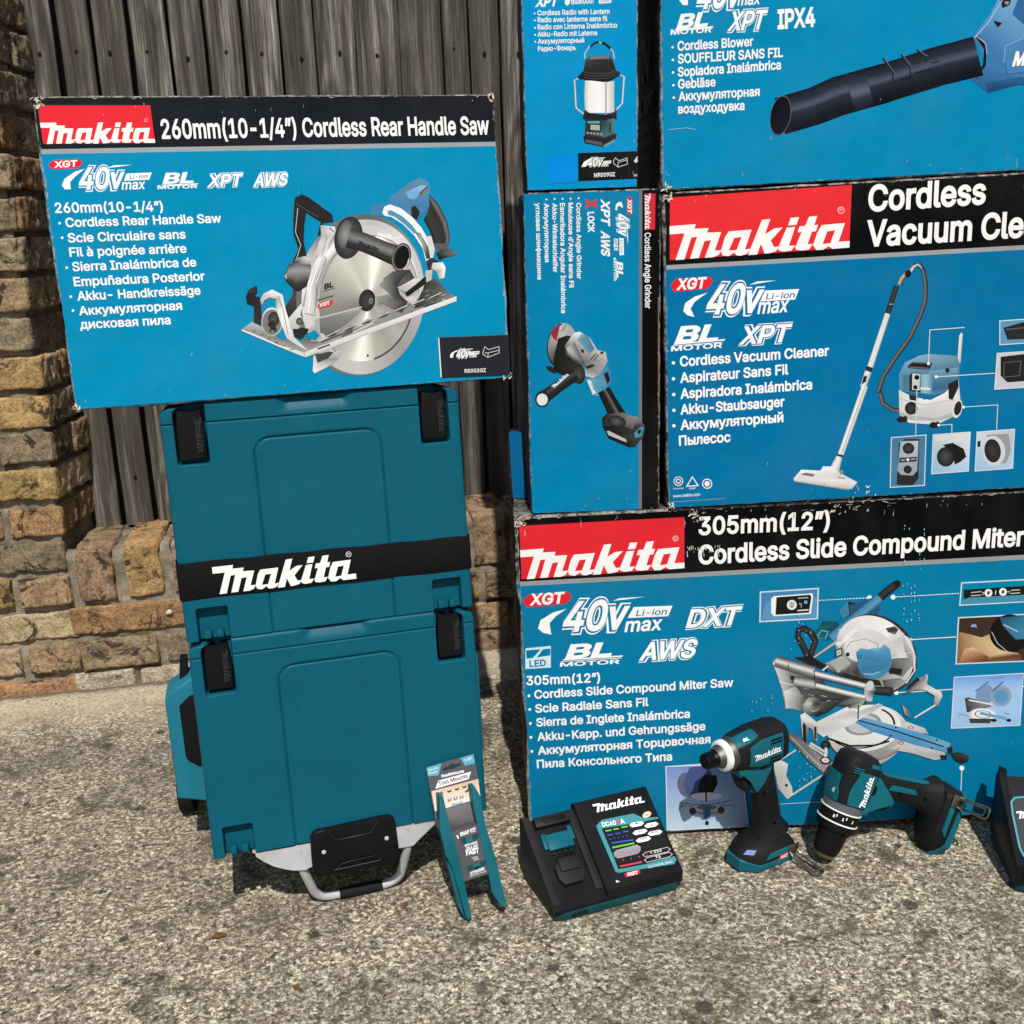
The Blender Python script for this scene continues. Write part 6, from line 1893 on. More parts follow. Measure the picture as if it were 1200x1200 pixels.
# ===== 5. blower carton on top of the vacuum carton
VT = VAC.at(0.0, 0.4494)
BLOW = face_frame(VT.x - 0.001, VT.y + 0.001, VT.z + 0.0005, 0.0151, 0.0, 0.0209)
def blower_carton():
    fr = BLOW
    W, H, D = 0.60, 0.45, 0.36
    BLUE = (0, 136, 184)
    t = root('tool_carton', 'blue carton printed with a black leaf blower tube, topmost at the right', 'cardboard box', frame=fr, group='printed tool cartons')
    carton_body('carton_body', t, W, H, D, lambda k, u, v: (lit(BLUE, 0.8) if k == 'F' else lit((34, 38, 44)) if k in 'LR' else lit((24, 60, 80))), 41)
    p = Print(fr)
    Sx = zoom(860, 0, 3.5294); T = zoom(560, 0, 3.75)
    e = 0.003
    p.poly([(e, e), (W - e, e), (W - e, H - e), (e, H - e)], BLUE, uv=True)
    forty_volt(p, lambda *a: zoom(0, 0, 1)(*a), dict(swoosh=[(793, -4), (800, -14), (820, -22), (806, -8), (806, 6), (800, 6)], dash=[(860, -30), (900, -34), (900, -32), (870, -28)],
        forty=((815, 10), (848, 8)), cap=30, v=((850, 8), (866, 7)), vcap=22, tab=[(872, -20), (912, -24), (908, -10), (868, -7)], li=((874, -9), (906, -12)), licap=6, max=((864, 6.5), (890, 4.5)), maxcap=12), BLUE)
    bl_motor(p, T, ((872, 126), (1008, 112)), 14, ((846, 153), (1026, 141)), 5.2, (((866, 131), (1034, 118), 1.5), ((860, 137), (1030, 124), 0.7)))
    p.outlined('XPT', (852, 35.8), (894, 33.4), 19, BLUE)
    p.text('IPX4', (911, 33.4), (955, 30.2), 19, 248, bold=0.05)
    for s, a, b, bu in (('Cordless Blower', (794, 59.3), (882.5, 53.6), (788, 55.5)), ('SOUFFLEUR SANS FIL', (794.3, 74.3), (917.3, 66.4), (788.3, 70.3)), ('Sopladora Inalámbrica', (794.3, 89.6), (915, 81), (788.6, 85)),
                        ('Gebläse', (794.5, 103.8), (838.5, 101), (789, 100)), ('Аккумуляторная', (795, 118.4), (890, 112), (789.5, 114.5)), ('воздуходувка', (794.7, 133), (872.3, 128.6), None)):
        p.text(s, a, b, 9.6, 248, bold=0.036)
        if bu: bullet(p, bu, 1.5)
    NV = [(0, (14, 19, 30)), (0.25, (38, 46, 60)), (0.42, (76, 88, 104)), (0.52, (36, 43, 57)), (0.8, (16, 21, 33)), (1, (9, 12, 22))]
    # blower body
    p.poly(Sx([(985, 150), (1060, 60), (1110, -40), (1300, -80), (1300, 370), (1180, 350), (1050, 385), (980, 330), (1040, 260)]), [(58, 118, 172), (90, 150, 196), (120, 170, 210), (110, 165, 205), (60, 120, 175), (50, 108, 160), (40, 92, 140), (46, 100, 150), (60, 124, 176)])
    p.poly(Sx([(1120, 190), (1210, 150), (1300, 130), (1300, 290), (1130, 310), (1115, 260)]), (70, 130, 180)); p.poly(Sx([(1070, 85), (1110, 95), (1090, 115)]), 30); p.poly(Sx([(1100, 0), (1150, -20), (1140, 20), (1110, 35)]), 34); p.disc(Sx(1128, 12), 2.6, 2, 0, 150, n=12)
    p.poly(Sx([(1050, 385), (1180, 350), (1300, 370), (1300, 340), (1180, 318), (1040, 345)]), [(28, 70, 112), (30, 76, 120), (34, 80, 124), (44, 98, 148), (40, 92, 142), (36, 84, 130)])
    p.line(Sx([(1118, 262), (1130, 308), (1300, 288)]), 0.9, (34, 84, 130)); p.line(Sx([(1115, 260), (1122, 192), (1210, 152), (1300, 132)]), 0.9, (120, 176, 214)); p.line(Sx([(990, 160), (1050, 95), (1110, 0)]), 1.4, (140, 190, 222)); p.poly(Sx([(1180, -20), (1300, -60), (1300, 90), (1210, 110), (1150, 60)]), [(44, 100, 150), (60, 120, 172), (40, 96, 144), (34, 84, 130), (50, 108, 160)])
    p.text('Makita', Sx(1150, 272), Sx(1330, 255), 14, 246, bold=0.06, shear=0.25)
    p.tube(Sx([(1010, 232), (840, 275), (620, 345)]), [47, 46, 45], NV)
    p.tube(Sx([(630, 342), (430, 398), (330, 440), (190, 480)]), [46, 46, 44, 44], NV)
    p.tube(Sx([(560, 362), (480, 384)]), [45.5, 45.5], [(0, (18, 24, 36)), (0.3, (46, 55, 70)), (0.55, (88, 100, 116)), (0.7, (42, 50, 66)), (1, (12, 15, 26))])
    p.disc(Sx(192, 478), 11.6, 23.4, 10, (12, 16, 28), n=40); p.disc(Sx(192, 478), 12, 23.8, 10, (96, 100, 108), inner=0.95, n=44)
    for a, b in (((615, 240), (660, 360)), ((690, 225), (730, 330)), ((755, 205), (795, 260))): p.line(Sx([a, ((a[0] + b[0]) / 2 + 18, (a[1] + b[1]) / 2), b]), 1.8, (30, 34, 48)); p.line(Sx([(a[0] + 6, a[1]), ((a[0] + b[0]) / 2 + 24, (a[1] + b[1]) / 2)]), 0.7, (110, 116, 130))
    p.line(Sx([(690, 330), (735, 318)]), 1.2, 24); p.line(Sx([(750, 302), (815, 285)]), 1.2, 24); p.line(Sx([(815, 262), (850, 255)]), 1.2, 24); p.line(Sx([(1005, 150), (1040, 200), (1035, 270), (1000, 320)]), 3.2, (16, 20, 32)); p.line(Sx([(1000, 148), (1040, 180), (1046, 225)]), 0.8, (200, 205, 208))
    p.line([(783, 152), (805, 150), (815, 152)], 0.9, (120, 190, 220))
    scuffs(p, W, H, 30, 45, 'bbl')
    crush(p, (0.0, 0.0), 1, 1, 42, 10, 0.01)
    p.build('printed_front', t, CARD)
    # left side print, its shade put into the dim grey inks
    side = Frame(fr.O, -fr.N, fr.X, fr.Z)
    ps = Print(side, base=0.0035)
    ps.text('40V', (-0.20, 0.155), (-0.07, 0.155), 0.05, (70, 76, 84), bold=0.04, shear=0.2, uv=True); ps.text('BL XPT', (-0.20, 0.11), (-0.05, 0.11), 0.024, (66, 72, 80), bold=0.05, shear=0.3, uv=True)
    for k, s in enumerate(('Cordless Blower', 'Sopladora Inalámbrica', 'Gebläse')): ps.text(s, (-0.2, 0.085 - k * 0.018), (-0.08 + 0.03 * (k % 2), 0.085 - k * 0.018), 0.008, (62, 68, 76), bold=0.03, uv=True)
    o = ps.build('side_print', t, LABEL)
    o.matrix_local = fr.matrix().inverted() @ side.matrix()
blower_carton()

# ===== 6. radio lantern carton on the grinder carton
GT = GRIND.at(0.0, 0.4578)
RADIO = face_frame(GT.x + 0.006, GT.y + 0.003, GT.z + 0.001, 0.0151)
def radio_carton():
    fr = RADIO
    W, H, D = 0.1535, 0.438, 0.15
    BLUE = (0, 146, 204)
    t = root('tool_carton', 'small bright blue carton printed with a white lantern, on top of the narrow upright carton', 'cardboard box', frame=fr, group='printed tool cartons')
    carton_body('carton_body', t, W, H, D, lambda k, u, v: (lit(BLUE, 0.8) if k == 'F' else lit((30, 60, 76)) if k == 'L' else lit((24, 34, 42))), 51, 0.0014)
    p = Print(fr)
    Q = zoom(610, 0, 5.4545)
    e = 0.002
    p.poly([(e, e), (W - e, e), (W - e, H - e), (e, H - e)], BLUE, uv=True)
    p.text('XPT', Q(92, 42), Q(232, 36), 10, 244, bold=0.06, shear=0.3); p.text('Bluetooth', Q(325, 26), Q(466, 20), 7.6, 244, bold=0.03)
    p.disc(Q(300, 8), 3, 5, 10, 244, n=18); p.poly(Q([(500, -8), (578, -12), (580, 18), (500, 24)]), 240); p.text('USB', Q(512, 14), Q(566, 10), 3.4, BLUE, bold=0.02)
    for s, a, b, bu in (('Cordless Radio with Lantern', (108, 98), (569, 88), (90, 86)), ('Radio avec lanterne sans fil', (109, 143), (555, 134), (91, 131)), ('Radio con Linterna Inalámbrico', (109, 189), (617, 176), (92, 178)),
                        ('Akku-Radio mit Laterne', (109, 235), (490, 225), (93, 223)), ('Аккумуляторный', (110, 280), (407, 272), (95, 267)), ('Радио-Фонарь', (111, 327), (353, 319), None)):
        p.text(s, Q(*a), Q(*b), 5.2, 244, bold=0.03)
        if bu: bullet(p, Q(*bu), 1.0)
    # lantern
    p.tube(Q([(410, 375), (412, 340), (440, 295), (495, 268), (555, 290), (592, 330), (600, 375)]), 1.7, [(0, 120), (0.5, 226), (1, 120)]); p.tube(Q([(445, 298), (475, 275), (500, 268)]), 2.4, [(0, 30), (1, 44)]); p.tube(Q([(520, 272), (550, 288), (575, 312)]), 3, [(0, 24), (1, 40)])
    for s in ([(375, 500), (345, 512), (355, 690), (405, 730)], [(640, 480), (662, 490), (650, 660), (608, 706)]): p.tube(Q(s), 2.2, [(0, 120), (0.5, 240), (1, 120)])
    p.band(Q([(412, 515), (408, 600), (412, 722)]), Q([(600, 520), (598, 610), (600, 722)]), [(0, 200), (0.15, 240), (0.5, 252), (0.8, 232), (1, 190)])
    p.poly(Q([(365, 490), (400, 455), (415, 385), (440, 360), (570, 355), (590, 385), (610, 450), (640, 465), (630, 485), (560, 525), (530, 525), (420, 512), (370, 505)]), [30, 40, 60, 90, 70, 44, 40, 50, 36, 26, 24, 30, 26]); p.poly(Q([(448, 362), (565, 357), (570, 375), (440, 380)]), 120)
    for k in range(3): p.line(Q([(405, 460 + 17 * k), (470, 470 + 17 * k), (560, 468 + 16 * k), (606, 452 + 14 * k)]), 0.8, 74)
    p.line(Q([(545, 520), (545, 740)]), 1.2, (150, 140, 150)); p.line(Q([(549, 530), (549, 730)]), 0.6, 200)
    p.poly(Q([(395, 760), (410, 700), (440, 722), (540, 735), (600, 715), (612, 690), (615, 760), (540, 775), (420, 770)]), [40, 60, 34, 30, 60, 50, 36, 24, 28])
    p.poly(Q([(415, 765), (535, 770), (600, 755), (600, 870), (535, 905), (410, 870)]), [(36, 60, 66), (40, 66, 74), (90, 130, 140), (80, 120, 130), (40, 70, 76), (34, 54, 60)]); p.poly(Q([(428, 775), (505, 775), (505, 790), (428, 788)]), (96, 170, 185)); p.poly(Q([(446, 795), (508, 798), (508, 835), (444, 830)]), (168, 176, 160)); p.poly(Q([(440, 790), (512, 793), (512, 840), (438, 836)]), 26); p.poly(Q([(447, 797), (506, 799), (506, 834), (446, 830)]), (172, 178, 160))
    for k in range(5): p.disc(Q(428 + 22 * k, 850 + 2 * k), 1.4, 1.4, 0, 150, n=10)
    p.poly(Q([(400, 875), (420, 855), (540, 880), (600, 850), (615, 860), (605, 900), (540, 942), (410, 915)]), [36, 60, 40, 60, 50, 36, 70, 30]); p.poly(Q([(415, 890), (520, 910), (520, 930), (415, 910)]), 90); p.poly(Q([(530, 930), (600, 890), (605, 905), (540, 945)]), (90, 160, 175))
    p.line(Q([(572, 785), (572, 850)]), 1.4, 30)
    p.poly(Q([(174, 996), (362, 986), (364, 1165), (172, 1176)]), (0, 140, 226))
    lab = Q((367, 979), (747, 966), (751, 1141), (369, 1158))
    p.poly(lab, (20, 22, 25))
    forty_volt(p, Q, dict(swoosh=[(388, 1068), (405, 1035), (445, 1012), (478, 1006), (430, 1035), (418, 1066), (405, 1066)], dash=[(455, 1010), (540, 1006), (540, 1010), (470, 1014)],
        forty=((425, 1062), (495, 1058)), cap=8.6, v=((498, 1060), (520, 1058)), vcap=6.6, tab=[(530, 1030), (580, 1026), (576, 1044), (524, 1048)], li=((534, 1043), (572, 1040)), licap=1.8, max=((516, 1066), (562, 1062)), maxcap=3.6), (20, 22, 25))
    battery_icon(p, [Q((594, 1030), (605, 1008), (628, 1028), (680, 1010), (682, 1050), (622, 1068), (594, 1045), (594, 1030)), Q((622, 1068), (624, 1038), (682, 1022))], 0.6)
    p.text('MR009GZ', Q(470, 1132), Q(604, 1126), 4.3, 240, bold=0.035); p.line(Q([(688, 980), (690, 1140)]), 0.4, 60); p.text('4', Q(722, 1040), Q(746, 1038), 6, 235, bold=0.06, shear=0.3); p.text('MR', Q(724, 1128), Q(745, 1127), 2.4, 220)
    scuffs(p, W, H, 24, 55, big=0.7)
    p.build('printed_front', t, CARD)
radio_carton()

# ===== 7. one more carton above the frame: its shade is what darkens the fence beside the stack
def top_carton():
    b = BLOW.at(0.0, 0.45)
    fr = face_frame(0.018, BLOW.O.y + 0.004, b.z + 0.006, 0.0151, 0.0, 0.0)
    W, H, D = 0.78, 0.45, 0.34
    t = root('tool_carton', 'unseen closed blue carton across the top of the right-hand stack, shading the fence', 'cardboard box', frame=fr, group='printed tool cartons')
    carton_body('carton_body', t, W, H, D, lambda k, u, v: lit((0, 122, 170), 0.8) if v < H - 0.1 else lit((22, 24, 27)), 61)
    p = Print(fr)
    p.poly([(0.003, 0.003), (W - 0.003, 0.003), (W - 0.003, H - 0.1), (0.003, H - 0.1)], (0, 122, 170), uv=True); p.lay -= 1
    p.poly([(0.003, H - 0.1), (W - 0.003, H - 0.1), (W - 0.003, H - 0.003), (0.003, H - 0.003)], (9, 11, 14), uv=True)
    scuffs(p, W, H, 60, 65)
    p.build('printed_front', t, CARD)
top_carton()
# ------------------------------------------------------------------ chargers
CBLK = plastic('charger_black', (21, 22, 24), 0.42, 1000, 0.16)
CGREY = plastic('charger_dark_grey', (33, 34, 37), 0.48, 1000, 0.16)
CTEAL = plastic('charger_teal_base', (18, 62, 68), 0.5, 900, 0.16)
KEYTEAL = plastic('bright_teal_moulding', (14, 86, 104), 0.4, 900, 0.1)

def charger_profile(y, hf, hb, D):
    """height of the sloped top at depth y"""
    if y < 0.012: return hf + (y / 0.012) * 0.006
    if y < D - 0.012: return hf + 0.006 + (y - 0.012) / (D - 0.024) * (hb - hf - 0.006)
    return hb - (y - (D - 0.012)) / 0.012 * 0.007

def slab(bm, x0, x1, hf, hb, D, drop=0.0, y0=0.0, y1=None, z0=0.010, bev=0.0022):
    y1 = D if y1 is None else y1
    ys = sorted(set([y0, 0.012, D - 0.012, y1]))
    ys = [y for y in ys if y0 <= y <= y1]
    top = [(y, charger_profile(y, hf, hb, D) - drop) for y in ys]
    pts = [(y0, z0)] + [(y1, z0)] + top[::-1]
    bm_prism(bm, pts, x0, x1, bev=bev, seg=2, axes='yz')

def charger(name, label, ox, oy, yaw, W, D, hf, hb):
    n = Vector((-math.sin(yaw), math.cos(yaw), 0)); X = Vector((math.cos(yaw), math.sin(yaw), 0))
    fr = Frame((ox, oy, 0.001), X, n, (0, 0, 1))
    t = root(name, label, 'charger', frame=fr, group='battery chargers')
    bm = bmesh.new()
    out = [(0.003, 0.004), (0.02, -0.002), (W - 0.014, -0.002), (W - 0.001, 0.010), (W + 0.001, D - 0.01), (W - 0.01, D), (0.01, D), (0, D - 0.012)]
    bm_prism(bm, out, 0.0, 0.0115, bev=0.0015, axes='xy')
    from_bm('base', bm, CTEAL, t, 40)
    ang = math.atan2(hb - hf - 0.006, D - 0.024)
    Zs = n * math.cos(ang) + Vector((0, 0, 1)) * math.sin(ang)
    top = Frame(fr.O + n * 0.012 + Vector((0, 0, hf + 0.006)), X, Zs.cross(X), Zs)
    return t, fr, top

def print_on(top, fr, t, p, name='printed_panel'):
    o = p.build(name, t, LABEL)
    o.matrix_local = fr.matrix().inverted() @ top.matrix()
    return o

def build_front_charger():
    D, hf, hb, W = 0.130, 0.029, 0.105, 0.2125
    t, fr, top = charger('battery_charger', 'black battery charger with empty bay and printed symbol panel, in front of the largest carton', 0.0390, 1.252, 0.353, W, D, hf, hb)
    bm = bmesh.new()
    slab(bm, 0.086, W - 0.001, hf, hb, D)
    from_bm('control_housing', bm, CBLK, t, 35)
    bm = bmesh.new()
    slab(bm, 0.001, 0.088, hf, hb, D, drop=0.013)
    bay = from_bm('battery_bay', bm, CBLK, t, 35)
    bm = bmesh.new()
    slab(bm, 0.0005, 0.0125, hf - 0.001, hb - 0.004, D, drop=0.0)
    slab(bm, 0.0125, 0.0165, hf - 0.002, hb - 0.006, D, drop=0.006, y0=0.02)
    from_bm('side_rail', bm, CGREY, t, 35)
    bm = bmesh.new()
    slab(bm, 0.0740, 0.0865, hf - 0.002, hb - 0.004, D, drop=0.005, y0=0.012)
    from_bm('guide_rail', bm, CGREY, t, 35)
    # parts on the slope: local top frame
    Lm = fr.matrix().inverted() @ top.matrix()
    z = zoom(590, 890, 5.217)
    def on_slope(name, boxes, mat, parent=t, bev=0.0012, sm=40):
        bm = bmesh.new()
        for (u0, u1, v0, v1, d0, d1) in boxes:
            bm_box(bm, ((u0 + u1) / 2, (d0 + d1) / 2, (v0 + v1) / 2), (u1 - u0, d1 - d0, v1 - v0), bev)
        bmesh.ops.transform(bm, matrix=Lm, verts=bm.verts)
        return from_bm(name, bm, mat, parent, sm)
    on_slope('bay_hood', [(0.017, 0.074, 0.104, 0.120, -0.001, 0.014)], CGREY)
    on_slope('vent_slot', [(0.030, 0.066, 0.1075, 0.1155, -0.0022, 0.004)], BLACKP)
    on_slope('release_block', [(0.026, 0.066, 0.066, 0.091, 0.002, 0.013), (0.020, 0.028, 0.070, 0.094, 0.004, 0.013), (0.064, 0.071, 0.076, 0.098, 0.003, 0.013)], KEYTEAL)
    on_slope('bay_teeth', [(0.030 + 0.009 * k, 0.034 + 0.009 * k, 0.060, 0.0645, 0.006, 0.013) for k in range(4)], CGREY)
    bm = bmesh.new()
    bm_prism(bm, [(0.024, 0.022), (0.030, 0.012), (0.058, 0.012), (0.066, 0.022), (0.066, 0.038), (0.060, 0.048), (0.030, 0.048), (0.024, 0.040)], 0.001, 0.014, bev=0.001)
    bm_prism(bm, [(0.030, 0.030), (0.060, 0.030), (0.060, 0.050), (0.030, 0.050)], -0.004, 0.012, bev=0.001)
    bmesh.ops.transform(bm, matrix=Lm, verts=bm.verts)
    tb = from_bm('terminal_block', bm, CGREY, t, 35)
    on_slope('contact_fins', [(0.033 + 0.0036 * k, 0.0346 + 0.0036 * k, 0.047, 0.0535, -0.0052, 0.004) for k in range(8)], BLACKP, tb, 0.0003)
    # printed control panel
    p = Print(top, base=0.0004)
    TE = (64, 146, 152)
    p.poly(z([(566, 408), (600, 370), (795, 331), (852, 358), (945, 352), (946, 362), (846, 384), (605, 422), (612, 440), (702, 672), (870, 640), (1046, 592), (1058, 610), (1044, 640), (882, 664), (705, 694), (684, 686)]), TE)
    p.poly(z([(600, 425), (846, 386), (945, 366), (1042, 592), (870, 638), (704, 670)]), (24, 25, 28))
    p.logo(z(560, 326), z(864, 262), z(530, 236), 246)
    p.text('DC40', z(606, 412), z(690, 398), 5.0, 246, bold=0.035); p.text('R', z(694, 397), z(714, 394), 5.0, (214, 60, 60), bold=0.035); p.text('A', z(718, 394), z(744, 389), 5.0, 246, bold=0.035)
    p.disc(z(876, 338), 5.4, 3.4, -25, (226, 206, 172), n=24); p.line(z([(866, 345), (888, 332)]), 0.7, (150, 110, 70))
    G, BLU, RD = (110, 206, 70), (70, 84, 190), (214, 70, 70)
    for a, b in (((622, 438), (660, 432)), ((672, 428), (705, 423)), ((720, 416), (758, 410))): p.line(z([a, b]), 1.5, G)
    for a, b in (((635, 464), (668, 458)), ((682, 455), (715, 450)), ((730, 444), (764, 438))): p.line(z([a, b]), 1.5, BLU)
    for k in range(5): p.disc(z(652 + 26 * k, 487 - 5 * k), 0.8, 0.8, 0, BLU, n=8)
    p.line(z([(660, 512), (795, 492)]), 1.8, BLU); p.line(z([(665, 540), (800, 512)]), 2, (90, 200, 60))
    def pill(a, b, h, col, fill=True):
        (x0, y0), (x1, y1) = a, b
        pts = z([(x0, y0), (x0 + 18, y0 - h / 2 - 3), (x1 - 18, y1 - h / 2 + 1), (x1, y1), (x1 - 18, y1 + h / 2 + 3), (x0 + 18, y0 + h / 2 - 1)])
        if fill: p.poly(pts, col)
        else: p.line(pts, 0.5, col, close=True)
    for a, b in (((768, 404), (860, 390)), ((860, 408), (948, 394)), ((788, 452), (880, 436)), ((880, 456), (972, 442)), ((808, 498), (902, 482))): pill(a, b, 26, 242)
    p.poly(z([(806, 398), (806, 386), (828, 392)]), 30); p.disc(z(905, 402), 0.9, 0.9, 0, 30, n=8); p.text('·60·', z(818, 448), z(858, 441), 2.2, 60); p.text('80%', z(905, 455), z(950, 447), 2.6, 60); p.text('100', z(835, 496), z(876, 488), 2.4, 60)
    p.poly(z([(672, 572), (690, 555), (815, 522), (838, 535), (838, 560), (820, 578), (700, 606), (678, 594)]), [(150, 142, 156), (160, 152, 166), (170, 162, 176), (150, 144, 158), (140, 134, 150), (150, 144, 158), (160, 152, 166), (146, 138, 152)])
    for k in range(4): p.disc(z(732 + 48 * k if k else 732, 616 - 10 * k), 0.9, 0.9, 0, RD, n=8)
    pill((850, 585), (1020, 550), 26, 220, False); pill((860, 618), (1032, 580), 26, 220, False); p.text('▪ 222', z(900, 578), z(968, 562), 2.4, 235); p.text('72', z(930, 606), z(962, 600), 2.4, 235)
    p.line(z([(712, 655), (845, 628)]), 1.8, RD)
    p.line(z([(888, 652), (888, 664), (912, 660), (912, 648)]), 0.5, 210, close=True); p.text('COOLING', z(922, 656), z(1034, 632), 2.4, 215, bold=0.03)
    p.poly(z([(738, 700), (758, 690), (828, 675), (838, 690), (818, 706), (748, 720)]), (206, 48, 62)); p.text('XGT', z(756, 714), z(822, 700), 3.4, 246, bold=0.05, shear=0.2)
    print_on(top, fr, t, p)
    # white arrow on the front edge
    pf = Print(Frame(top.O, top.X, top.N, top.Z), base=0.0006)
    pf.poly(z([(686, 738), (740, 758), (696, 782)]), 240)
    print_on(top, fr, t, pf, 'arrow_mark')
    bm = bmesh.new()
    for k in range(7): bm_box(bm, (0.030 + 0.0036 * k, -0.0022, 0.006), (0.002, 0.0012, 0.006), 0.0)
    from_bm('vent_slits', bm, BLACKP, t, 40)
build_front_charger()

def build_side_charger():
    D, hf, hb, W = 0.145, 0.042, 0.118, 0.26
    t, fr, top = charger('battery_charger', 'dark charger with a teal outlined panel, cut off by the right edge of the photo', 0.7155, 1.2885, -0.20, W, D, hf, hb)
    bm = bmesh.new()
    slab(bm, 0.001, 0.012, hf, hb + 0.002, D)
    from_bm('side_wall', bm, CBLK, t, 35)
    bm = bmesh.new()
    slab(bm, 0.012, W, hf - 0.002, hb - 0.004, D, y1=D - 0.006)
    from_bm('housing', bm, CGREY, t, 35)
    bm = bmesh.new()
    bm.free()
    for x in (0.002, 0.05, 0.12):
        bm = bmesh.new()
        bm_prism(bm, [(x, hb - 0.02), (x + 0.014, hb - 0.02), (x + 0.012, hb + 0.004), (x + 0.002, hb + 0.008)], D - 0.012, D - 0.001, bev=0.0015)
        from_bm('post', bm, CBLK, t, 35)
    z = zoom(1080, 860, 6)
    p = Print(top, base=0.0005, depth=-0.001)
    p.line(z([(800, 440), (655, 450), (632, 478), (640, 560), (690, 800), (720, 860), (800, 880)]), 2.6, (84, 156, 168))
    p.poly(z([(800, 452), (662, 460), (646, 482), (652, 560), (700, 795), (730, 845), (800, 862)]), (64, 66, 70))
    p.logo(z(676, 600), z(960, 560), z(655, 505), 244)
    print_on(top, fr, t, p)
build_side_charger()

# ------------------------------------------------------------------ hand tools
TOOLBLK = plastic('tool_black_rubber', (24, 25, 27), 0.6, 900, 0.3, mottle=0.15)
TOOLTEAL = plastic('tool_teal_housing', (16, 92, 106), 0.42, 1000, 0.1, mottle=0.06)
CASTING = metal('cast_aluminium', (112, 112, 112), 0.5, 0.15)
STEEL = metal('bright_steel', (150, 144, 132), 0.3)
DARKSTEEL = metal('black_oxide_steel', (46, 46, 48), 0.38)
WHITEP = plastic('milky_light_ring', (226, 232, 226), 0.35, 600, 0.04, mottle=0.02)

class Barrel:
    """solid round the x axis at height zc; st = [(x, lateral radius, vertical radius, squareness, z shift)]"""
    def __init__(s, zc, st): s.zc, s.st = zc, st
    def at(s, x):
        st = s.st
        for a, b in zip(st, st[1:]):
            if a[0] >= x >= b[0]:
                t = (a[0] - x) / max(1e-9, a[0] - b[0])
                return [a[i] + (b[i] - a[i]) * t for i in range(1, 5)]
        return list(st[0][1:]) if x > st[0][0] else list(st[-1][1:])
    def pt(s, x, a, off=0.0):
        rx, rz, p, dz = s.at(x)
        ca, sa = math.cos(rad(a)), math.sin(rad(a))
        y = math.copysign(abs(ca) ** (2 / p), ca) * (rx + off)
        z = math.copysign(abs(sa) ** (2 / p), sa) * (rz + off)
        return Vector((x, -y, s.zc + dz + z))
    def solid(s, bm, n=40, x0=None, x1=None):
        xs = sorted(set([q[0] for q in s.st]), reverse=True)
        dense = []
        for a, b in zip(xs, xs[1:]):
            k = max(1, int((a - b) / 0.004))
            dense += [a + (b - a) * i / k for i in range(k)]
        dense.append(xs[-1])
        bm_rings(bm, [[s.pt(x, 360 * i / n) for i in range(n)] for x in dense])
    def patch(s, bm, xs, a_fn, off=0.0009, na=10):
        """raised skin panel: for each x in xs an angle range (a0, a1)"""
        rows = []
        for x in xs:
            a0, a1 = a_fn(x)
            rows.append([s.pt(x, a0 + (a1 - a0) * i / na, off) for i in range(na + 1)])
        inner = [[s.pt(x, a_fn(x)[0] + (a_fn(x)[1] - a_fn(x)[0]) * i / na, -0.001) for i in range(na + 1)] for x in xs]
        V = [[bm.verts.new(p) for p in r] for r in rows]; I = [[bm.verts.new(p) for p in r] for r in inner]
        for j in range(len(xs) - 1):
            for i in range(na): bm.faces.new((V[j][i], V[j][i + 1], V[j + 1][i + 1], V[j + 1][i]))
        n = len(xs)
        for j in range(n - 1):
            for i in (0, na): bm.faces.new((V[j][i], V[j + 1][i], I[j + 1][i], I[j][i]))
        for j in (0, n - 1):
            for i in range(na): bm.faces.new((V[j][i], V[j][i + 1], I[j][i + 1], I[j][i]))

def ladder(a, b, n): return [a + (b - a) * i / n for i in range(n + 1)]

